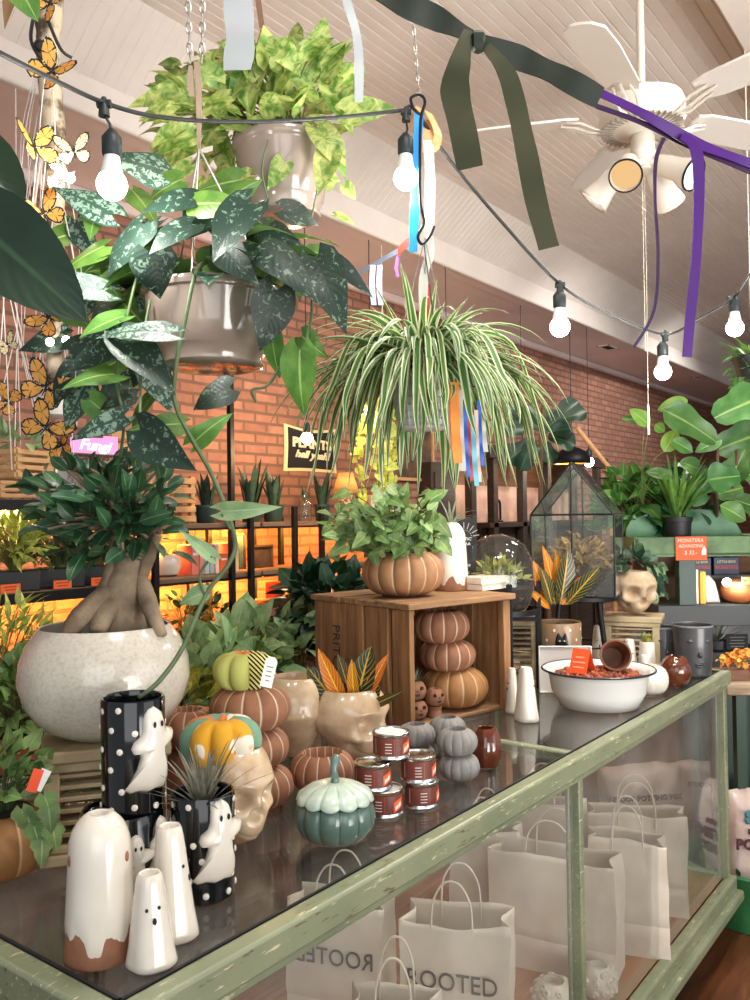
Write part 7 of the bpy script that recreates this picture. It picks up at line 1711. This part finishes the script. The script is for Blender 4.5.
for px in (472, 494, 523, 548, 574, 598): x = ux(px, BYF); MB().box2((x-.035, BYF-.02, 0), (x+.035, BYF+.04, 2.03)).build('post', M_['dark_wood'], t, org=o0, bevel=.003)
MB().box2((hx0, WY-.05, 1.84), (hx1, WY-.03, 2.10)).build('slat_panel', M_['slat_wood'], t, org=o0); MB().box2((hx0, WY-.05, 1.50), (hx1, WY-.03, 1.84)).build('white_panel', mat('pink_board', c8(206, 170, 152), .6, col2=c8(180, 140, 120), vs=6), t, org=o0)
MB().box2((hx0, BYF-.02, 1.50), (hx1, WY-.02, 1.535)).build('counter_board', M_['dark_wood'], t, org=o0); MB().box2((hx0, BYF+.06, 0), (hx1, WY-.05, 1.50)).build('cupboard_front', M_['dark_wood'], t, org=o0)
for px in (478, 508, 535): point('hutch_light', V((ux(px, 3.4), 3.38, 1.80)), 1.1, (1, .80, .62), .03)
t = thing('tap', 'black curved tap on the lit back counter', 'tap', V((ux(500, 3.4), 3.40, 1.5355)), 0); MB().tube(spline([(0, 0, 0), (0, 0, .14), (-.02, 0, .18), (-.06, 0, .18), (-.075, 0, .15)], 5), .010, 8).build('spout', M_['black_metal'], t); MB().lathe([(.025, 0), (.025, .01), (.012, .02), (0, .02)], 16).build('base', M_['black_metal'], t)
def shade(lab, px, py, D, r):
    c = W(px, py, D); t = thing('pendant_lamp', lab, 'pendant lamp', c, 0)
    MB().lathe([(r, 0), (r*.97, r*.30), (r*.80, r*.62), (r*.45, r*.82), (r*.2, r*.9), (r*.16, r*1.1), (0, r*1.12)], 36, caps=False).build('shade', M_['black_metal'], t, solid=.004)
    MB().lathe([(r*.97, .004), (r*.94, r*.3), (r*.76, r*.58), (0, r*.7)], 36, caps=False).build('gold_lining', mat('gold_lining', c8(206, 150, 60), .35, .8), t)
    MB().ball((0, 0, r*.22), r*.16, 12, 8).build('bulb', M_['bulb_warm'], t); MB().tube([(0, 0, r*1.1), (0, 0, SOF-c.z)], .004, 6).build('cable', M_['cord'], t); point('shade_light', c+V((0, 0, r*.02)), 1.6, (1, .72, .4), .03)
shade('black dome pendant lamp with gold inside, left of two', 523, 463, 6.45, .14); shade('black dome pendant lamp above the house terrarium', 572, 464, 7.1, .155)
q = at(545, 5.6, 0); t = thing('fiddle_leaf_fig', 'tall fiddle leaf fig rising behind the pendant lamps', 'fig tree', q, 0); m = MB(); MB().lathe([(.14, 0), (.17, .3), (.18, .32), (.16, .31), (0, .29)], 28).build('pot', M_['pot_black'], t)
tr_ = spline([V((0, 0, .29)), V((.03, 0, 1.0)), V((-.02, .02, 1.6)), V((-.04, 0, 2.1)), V((.02, 0, 2.35))], 5); MB().tube(tr_, .016, 8).build('trunk', M_['woody'], t)
for b, tp, w_ in (((548, 432), (512, 412), 22), ((535, 440), (506, 462), 26), ((540, 425), (526, 405), 20), ((545, 430), (578, 402), 24), ((550, 432), (572, 428), 22), ((548, 436), (575, 445), 22), ((545, 442), (552, 462), 18), ((525, 430), (505, 428), 24), ((560, 420), (586, 412), 18), ((530, 445), (520, 470), 22), ((545, 428), (555, 410), 18), ((520, 420), (508, 404), 20), ((540, 448), (524, 455), 22)): pleaf(m, b, tp, w_, 5.6+random.uniform(-.2, .15), None, 'fiddle', (random.uniform(-.4, .4), .3), .4, .2, wavy=.1)
m.build('foliage', L_['dark'], t, org=q, smooth=180)
t = thing('wooden_pole', 'pale wooden pole leaning up beside the fig leaves', 'pole', at(610, 5.5, 0), 0); a = W(577, 428, 5.6); b = W(608, 466, 5.5); MB().tube([a, b, V((b.x+.1, b.y-.02, 0.0))], .016, 8).build('pole_shaft', M_['pale_wood'], t, org=t.location)

# ---------------------------------------------------------------- green plant cart on the right
KD = 4.02; kq = at(690, KD, 0); KR = _t-PI/2; cart = thing('plant_cart', 'weathered green metal plant cart with trough, shelf and rounded back', 'plant cart', kq, KR)
green = mat('cart_green', c8(66, 136, 80), .4, col2=c8(42, 100, 60), vs=7, bump=.1); greenw = mat('worn_cart_green', c8(112, 146, 92), .55, col2=c8(76, 100, 66), vs=9, bump=.2)
K = KD/FPX
MB().box2((-.31, -.14, 1.395), (.29, -.115, 1.485)).build('trough_front', greenw, cart, bevel=.004); MB().box2((-.31, .24, 1.395), (.29, .26, 1.485)).build('trough_back', greenw, cart, bevel=.004); MB().box2((-.31, -.14, 1.395), (.29, .26, 1.41)).build('trough_floor', green, cart)
for x in (-.31, .27): MB().box2((x, -.14, 1.395), (x+.02, .26, 1.485)).build('trough_end', greenw, cart)
pts = [(-.30, 1.41), (.26, 1.41)]+[(.26-.17*(1-math.cos(a)), 1.44+.17*math.sin(a)) for a in [PI/2*i/8 for i in range(9)]]+[(-.30+.10*(1-math.cos(a)), 1.51+.10*math.sin(a)) for a in [PI/2*i/8 for i in range(8, -1, -1)]]
MB().poly(pts, .015, M=Matrix.Translation((0, .03, 0))).build('rounded_back', green, cart, bevel=.003)
MB().box2((-.095, -.10, .0), (-.015, -.04, 1.395)).build('post', mat('dark_cart_green', c8(22, 60, 46), .4), cart, bevel=.003); MB().box2((.40, -.10, .0), (.46, -.04, 1.395)).build('post', bpy.data.materials['dark_cart_green'], cart, bevel=.003)
MB().box2((.31, -.14, 1.395), (.70, .26, 1.485)).build('trough_front', greenw, cart, bevel=.004)
slate = mat('slate_shelf', c8(62, 66, 68), .5)
MB().box2((-.20, -.12, 1.075), (.62, .26, 1.17)).build('shelf', slate, cart, bevel=.003); MB().box2((-.20, .24, 1.17), (.62, .26, 1.395)).build('shelf_back', M_['slat_wood'], cart); MB().box2((.02, .10, 1.275), (.62, .24, 1.29)).build('upper_shelf', slate, cart)
MB().box2((-.22, -.05, .90), (.62, .26, .94)).build('table_top', slate, cart); MB().box2((-.22, .22, .94), (.62, .26, 1.075)).build('table_back', mat('grey_back', c8(150, 150, 150), .5), cart)
MB().box2((.03, -.02, .12), (.62, .24, .90)).build('base_cabinet', mat('deep_green', c8(20, 52, 36), .45), cart, bevel=.005); MB().box2((-.55, -.25, .14), (.62, .24, .20)).build('low_platform', M_['dark_green'], cart)
for x in (-.5, .55): MB().box2((x, -.2, 0), (x+.06, .2, .14)).build('foot', M_['dark_green'], cart)
kw = lambda x, y, z: kq + Matrix.Rotation(KR, 3, 'Z') @ V((x, y, z))
# price sign
t = thing('price_sign', 'orange handwritten price sign hanging on the green trough', 'sign', kw(-.055, -.150, 1.39), KR); MB().box((0, 0, .043), (.142, .004, .108)).build('sign_card', M_['orange'], t, bevel=.001)
cw_ = mat('chalk_white', c8(246, 226, 208), .8)
for s_, z, sz in (('MONSTERA', .078, .024), ('ADANSONII', .053, .0215), ('$ 32.-', .023, .026)): lettering(s_, sz, cw_, t, (-.004, -.003, z), (PI/2, 0, 0), 'sign_lettering', ext=.0004, shear=.15, sx=.95)
MB().poly([(.047, .012), (.066, .012), (.068, .035), (.058, .056), (.046, .03)], .001, M=Matrix.Translation((0, -.0028, 0))).build('drop_sticker', M_['white'], t)
# plants of the trough
def potz(px, D, z): return at(px, D, z)
q = potz(672, 3.985, 1.4855); q = kw(-.08, -.052, 1.4105)
def nest(f, s_, c): tuft(f, c, 46, (.18, .34), .030, (.05, .75), .5, 'strap', .03, .3)
potted('upright bird nest fern in a dark green pot on the trough', q, .066, .165, 'pot_black', nest, 'potted_fern', leafm='green')
q = kw(-.22, .15, 1.411); potted('bushy round leaved plant at the left end of the trough', q, .07, .10, 'pot_black', leafy(150, .19, .20, (.07, .11), .8, 'heart', -.6), leafm='fiddle')
q = kw(-.03, .15, 1.411); potted('dark leaved bushy plant behind the bird nest fern', q, .07, .10, 'pot_black', leafy(120, .20, .17, (.07, .11), .6, 'oval', -.6), leafm='dark')
q = kw(.17, .15, 1.411); t = thing('fiddle_leaf_fig', 'big leaved fiddle fig at the right end of the trough', 'fig tree', q, 0); MB().lathe([(.07, 0), (.09, .10), (.095, .11), (.085, .11), (0, .10)], 24).build('pot', M_['pot_black'], t)
m = MB(); m2 = MB(); Dk = 3.9
for b, tp, w_, l_ in (((688, 400), (658, 410), 15, 1), ((716, 442), (664, 410), 36, 0), ((714, 418), (760, 398), 48, 0), ((716, 450), (765, 432), 48, 0), ((650, 426), (630, 410), 17, 1), ((655, 424), (664, 432), 11, 1), ((645, 420), (622, 419), 9, 0), ((664, 452), (676, 430), 18, 1), ((672, 440), (692, 452), 16, 0), ((673, 476), (646, 472), 13, 0), ((722, 440), (696, 452), 15, 0), ((740, 476), (708, 480), 34, 0), ((715, 495), (742, 488), 28, 0), ((735, 470), (760, 480), 36, 0), ((735, 500), (765, 512), 34, 0), ((716, 470), (700, 490), 24, 0), ((745, 450), (730, 480), 30, 0), ((700, 470), (680, 462), 20, 0), ((720, 505), (745, 520), 22, 0), ((705, 490), (690, 505), 18, 0)): pleaf(m2 if l_ else m, b, tp, w_, Dk+random.uniform(-.12, .12), None, 'fiddle' if w_ > 22 else 'oval', (random.uniform(-.5, .3), random.uniform(.1, .6)), .4, .2, wavy=.1)
m.build('foliage', L_['fiddle'], t, org=q, smooth=180); m2.build('young_leaves', L_['fiddle_l'], t, org=q, smooth=180)
m = MB(); base = q+V((0, 0, .1))
for pts in (((716, 500), (718, 445)), ((735, 500), (738, 450)), ((722, 505), (712, 475))): m.tube(bez(base, W(*pts[0], Dk), W(*pts[1], Dk), n=8), .007, 6)
m.build('trunk', M_['woody'], t, org=q)
m = MB(); [m.tube(bez(kw(-.2, .1, 1.5), W(640, 460, Dk), W(px, py, Dk), n=8), .0022, 5, False) for px, py in ((650, 426), (645, 420), (664, 452), (673, 476))]; m.build('long_stems', M_['stem'], t, org=q)
q = W(752, 372, 3.3); t = thing('hanging_spider_plant', 'small spiky hanging plant cut off at the right edge', 'hanging plant', q, 0); MB().lathe([(.05, -.02), (.075, .06), (.07, .06), (0, .05)], 20).build('pot', M_['pot_black'], t); m = MB(); tuft(m, (0, 0, .05), 60, (.08, .17), .012, (.2, 1.5), 1.0, 'strap', .04); bush(m, (0, 0, .03), (.08, .08, .08), 40, (.03, .06), .5, 'oval', -1, .4); m.build('foliage', L_['green'], t, smooth=180); MB().tube([(0, 0, .05), (0, 0, CZ-q.z)], .002, 5).build('cord', M_['white'], t)
# framed white board and behind
p = at(688, 4.35, 0); t = thing('white_board', 'white framed board standing behind the cart plants', 'board', p, KR); MB().box((0, 0, 1.80), (.11, .012, .10)).build('panel', M_['white'], t); MB().box((-.062, 0, 1.80), (.016, .02, .11)).build('frame', M_['slat_wood'], t); MB().box((0, .01, .88), (.03, .02, 1.76)).build('stand_post', M_['dark_wood'], t); MB().box((0, 0, .01), (.25, .2, .02)).build('stand_foot', M_['dark_wood'], t)
# goods on the cart shelf
navy = mat('navy_box', c8(40, 48, 74), .5); redp = mat('red_print', c8(196, 66, 52), .6); cr_ = mat('cream_print', c8(226, 206, 160), .6)
for x, lab in ((.080, 'navy boxed kit with cream and red print, left of two'), (.215, 'navy boxed kit with cream and red print, right of two')):
    t = thing('boxed_kit', lab, 'box', kw(x, .15, 1.2905), KR); MB().box((0, 0, .0425), (.122, .06, .085)).build('box_body', navy, t, bevel=.002); lettering('LITTLE BOX', .017, cr_, t, (0, -.031, .063), (PI/2, 0, 0), 'box_lettering', ext=.0004); lettering('MONSTERS', .022, redp, t, (0, -.031, .036), (PI/2, 0, 0), 'box_lettering', ext=.0004, bold=.0004)
    m = MB(); bush(m, (0, 0, .09), (.055, .025, .02), 45, (.02, .035), .5, 'lance', 0, 1); m.build('moss_tuft', L_['lime'], t, smooth=180)
t = thing('book', 'yellow book leaning on the cart shelf beside the green post', 'book', kw(.018, -.01, 1.1705), KR+.2); book_m = mat('yellow_cover', c8(232, 170, 52), .5); m = MB(); m.box((0, 0, .075), (.03, .11, .15)); m.build('cover', book_m, t, bevel=.002); MB().box((.0, .005, .076), (.024, .104, .15)).build('pages', M_['paper'], t)
t = thing('book', 'slim white book next to the yellow one on the cart shelf', 'book', kw(-.004, -.01, 1.1705), KR+.2); m = MB(); m.box((-.006, 0, .08), (.012, .11, .16)); m.build('cover', M_['white'], t, bevel=.001); MB().box((-.006, .005, .081), (.008, .104, .16)).build('pages', M_['paper'], t)
t = thing('plastic_pack', 'clear grey plastic pack leaning on the cart shelf', 'package', kw(.075, -.03, 1.1705), KR+.1); MB().poly([(-.03, 0), (.045, 0), (.02, .10), (-.01, .135), (-.05, .125)], .03).build('pack_body', mat('grey_plastic', c8(190, 184, 182), .25, col2=c8(150, 142, 142), vs=14, coat=.3), t, bevel=.008)
t = thing('clay_bowl', 'round orange clay bowl on the cart shelf at the right edge', 'bowl', kw(.225, -.02, 1.1705), 0); MB().lathe([(.06, 0), (.085, .02), (.095, .06), (.085, .10), (.07, .105), (.068, .10), (.075, .06), (0, .03)], 36).build('bowl_body', mat('orange_clay', c8(190, 112, 66), .6, bump=.1), t)
t = thing('wood_tag', 'small pale wooden tag board leaning on the orange clay bowl', 'tag', kw(.235, -.120, 1.17), KR); MB().box((0, 0, .11), (.10, .006, .035)).build('tag_board', M_['pale_wood'], t); MB().box((0, .012, .048), (.012, .02, .096)).build('tag_stick', M_['pale_wood'], t); MB().lathe([(.004, 0), (.004, .002), (0, .002)], 10, M=Matrix.Translation((-.038, -.003, .11)) @ Matrix.Rotation(PI/2, 4, 'X')).build('tag_hole', M_['blk'], t)
c = kw(.125, -.10, 1.272); t = thing('clip_lamp', 'small glowing lamp with a white cord on the cart shelf', 'lamp', c, 0); MB().ball((0, 0, 0), .020, 14, 10).build('bulb', M_['bulb'], t); MB().tube(spline([V((.015, 0, 0)), V((.05, 0, -.01)), V((.07, -.01, -.05)), V((.11, -.012, -.10))], 5), .0035, 6).build('cord', M_['white'], t); MB().lathe([(.012, 0), (.01, .03), (0, .032)], 12, M=Matrix.Rotation(PI/2, 4, 'Y')).build('socket', M_['white'], t); point('clip_light', c+V((0, -.05, 0)), 1.0, (1, .92, .8), .02)
t = thing('white_vase', 'white vase with trailing ivy left of the green post', 'vase', kw(-.19, -.02, 1.1705), 0); MB().lathe([(.02, 0), (.026, .01), (.022, .08), (.018, .10), (.016, .10), (.014, .05), (0, .05)], 24).build('vase_body', M_['ceramic_white'], t); m = MB()
for i in range(26): leaf(m, V((random.uniform(-.05, .03), random.uniform(-.05, 0), random.uniform(.02, .20))), rdir(-.8, .4), -FH+rdir()*.4, .05, .045, 'ivy', .3, .1)
m.build('ivy_foliage', L_['pale'], t, smooth=180); MB().tube([(0, 0, .06), (-.02, -.02, .19)], .002, 5).build('stem', M_['stem'], t)
# air plants under the shelf
for x, y, lab, n in ((-.12, -.0, 'spiky air plant under the cart shelf behind the smaller grey pot', 26), (.12, .02, 'wide air plant under the cart shelf behind the larger grey pot', 34)):
    q = kw(x, y, .9405); t = thing('air_plant', lab, 'air plant', q, 0); m = MB(); tuft(m, (0, 0, .045), n, (.09, .16), .012, (.2, 1.3), .5, 'needle', .02); m.build('leaf_rosette', L_['air'], t, smooth=180); MB().lathe([(.03, 0), (.045, .01), (.05, .05), (.044, .05), (0, .04)], 24).build('dish', slate, t)
t = thing('chalk_sign', 'small black chalk sign under the cart shelf', 'sign', kw(.19, -.04, .9405), KR); MB().box((0, 0, .05), (.10, .006, .07)).build('board', M_['blk'], t); MB().box((0, .01, .01), (.03, .03, .02)).build('foot', M_['blk'], t); m = MB(); [m.box((-.0, -.0035, .07-.014*k), (.07-.01*(k % 2), .0008, .004)) for k in range(4)]; m.build('chalk_lines', mat('chalk_dim', c8(120, 120, 116), .9), t)
# wooden tray of orange gourds in front
q = at(737, 3.52, 0); t = thing('wooden_table', 'rough wooden table end behind the far corner of the counter', 'table', q, KR); MB().box((.06, 0, .895), (.36, .30, .05)).build('table_top', wood('grey_board', c8(120, 100, 80), c8(196, 170, 140), 0, 8, .7), t, bevel=.006)
for sx in (-.06, .2):
    for sy in (-.12, .12): MB().box((sx, sy, .435), (.04, .04, .87)).build('leg', bpy.data.materials['deep_green'], t)
MB().box((.06, .10, .45), (.30, .02, .80)).build('back_panel', bpy.data.materials['deep_green'], t)
t2 = thing('flower_tray', 'tray heaped with orange and yellow dried flowers at the right edge', 'dried flowers', q+V((0, 0, .9205)), KR)
m = MB(); m.box((.06, 0, .008), (.30, .20, .016)); m.box((.06, -.10, .02), (.30, .01, .04)); m.build('tray', M_['slat_wood'], t2)
m = MB(); bush(m, (.06, 0, .05), (.145, .09, .045), 260, (.018, .032), .8, 'oval', -.1, 1, 1.4, .5); o = m.build('dried_flowers', leafmat('dried_flower', c8(236, 152, 52), c8(240, 200, 110), 'plain', vs=60, trans=.2, rough=.7, hue=.2), t2, smooth=180); o['kind'] = 'stuff'
# potting mix bags and green tub
sack_m = mat('sack_plastic', c8(222, 200, 190), .35, col2=c8(206, 182, 172), vs=10, bump=.4, bs=16, bd=.01, coat=.2)
def sack(lab, loc, w, h, d, rz, lines, tilt=0, art=False):
    t = thing('potting_mix_bag', lab, 'potting mix bag', loc, rz); mb = MB(); nx, nz = 18, 14; vs = []; sd = random.random()*40
    for s_ in (-1, 1):
        for i in range(nx+1):
            for j in range(nz+1):
                u = -1+2*i/nx; v = -1+2*j/nz; th = d/2*math.sqrt(max(0, (1-abs(u)**4)*(1-abs(v)**5)))+.004
                nz_ = mnoise.noise_vector(V((u*2.2+sd, s_*3, v*2.2)))*.016
                x = u*w/2*(1-.06*(1-abs(v))**1)+nz_.x; z = h/2+v*h/2*(1-.05*abs(u)**3)+nz_.z*(1 if j > 2 else .0)
                vs.append((x, s_*th+nz_.y*(th > .01), max(0.001, z)))
    n = (nx+1)*(nz+1); q_ = lambda i, j: i*(nz+1)+j
    f1 = [(q_(i, j), q_(i+1, j), q_(i+1, j+1), q_(i, j+1)) for i in range(nx) for j in range(nz)]; fs = f1+[tuple(n+v for v in f[::-1]) for f in f1]
    e = [q_(i, 0) for i in range(nx+1)]+[q_(nx, j) for j in range(1, nz+1)]+[q_(i, nz) for i in range(nx-1, -1, -1)]+[q_(0, j) for j in range(nz-1, 0, -1)]; L = len(e); fs += [(e[i], e[i]+n, e[(i+1) % L]+n, e[(i+1) % L]) for i in range(L)]
    mb.add(vs, fs); b = mb.build('bag_body', sack_m, t, smooth=70); b.rotation_euler = (0, tilt, 0)
    for s_, sz, x, z in lines: lettering(s_, sz, bpy.data.materials.get('maroon_ink') or mat('maroon_ink', c8(84, 36, 46), .6), b, (x, -d/2-.016, z), (PI/2, 0, 0), 'bag_lettering', ext=.004, bold=.0015)
    if art:
        m = MB()
        for i in range(26): M = Matrix.Translation((random.uniform(-w*.42, w*.42), -d/2*.86-.012, random.uniform(.03, h*.33))) @ Matrix.Rotation(random.uniform(0, 6), 4, 'Y'); leaf(m, M @ V((0, 0, 0)), M.to_3x3() @ V((1, 0, 0)), V((0, -1, 0)), .035, .016, 'oval', 0, 0)
        m.build('leaf_print', L_['dark'], b); m = MB()
        for i in range(5): M = Matrix.Translation((-w*.2+.02*math.cos(i*1.3), -d/2-.006, h*.82+.02*math.sin(i*1.3))) @ Matrix.Rotation(PI/2, 4, 'X'); m.lathe([(.016, 0), (.01, .006), (0, .006)], 10, M=M)
        m.build('blue_emblem', mat('blue_print', c8(74, 128, 140), .6), b)
    return t
sack('lying potting mix bag seen through the right end of the case', at(637, 3.84, .2005), .37, .27, .15, KR-.1, (('INDOOR POTTING MIX', .030, .0, .145),), -.08)
sack('second lying potting mix bag behind the end post of the case', at(705, 3.86, .2005), .34, .27, .15, KR+.0, (('INDOOR POTTING MIX', .028, .0, .19),), .06)
sack('third lying potting mix bag at the right edge, on the low platform', at(776, 3.88, .2005), .34, .26, .15, KR, (('INDOOR POTTING MIX', .028, -.02, .20),), .08)
q = at(746, 3.38, 0); t = thing('green_tub', 'round green metal tub on the floor at the right edge', 'tub', q, 0); MB().lathe([(.17, 0), (.175, .004), (.195, .20), (.205, .215), (.20, .225), (.19, .215), (.17, .03), (0, .03)], 44).build('tub_body', green, t)
sack('upright white potting mix bag standing in the green tub', q+V((0, 0, .0305)), .27, .47, .14, KR, (('INDOOR', .026, -.02, .33), ('POTTING', .055, .0, .28), ('MIX', .05, .02, .225)), .05, True)
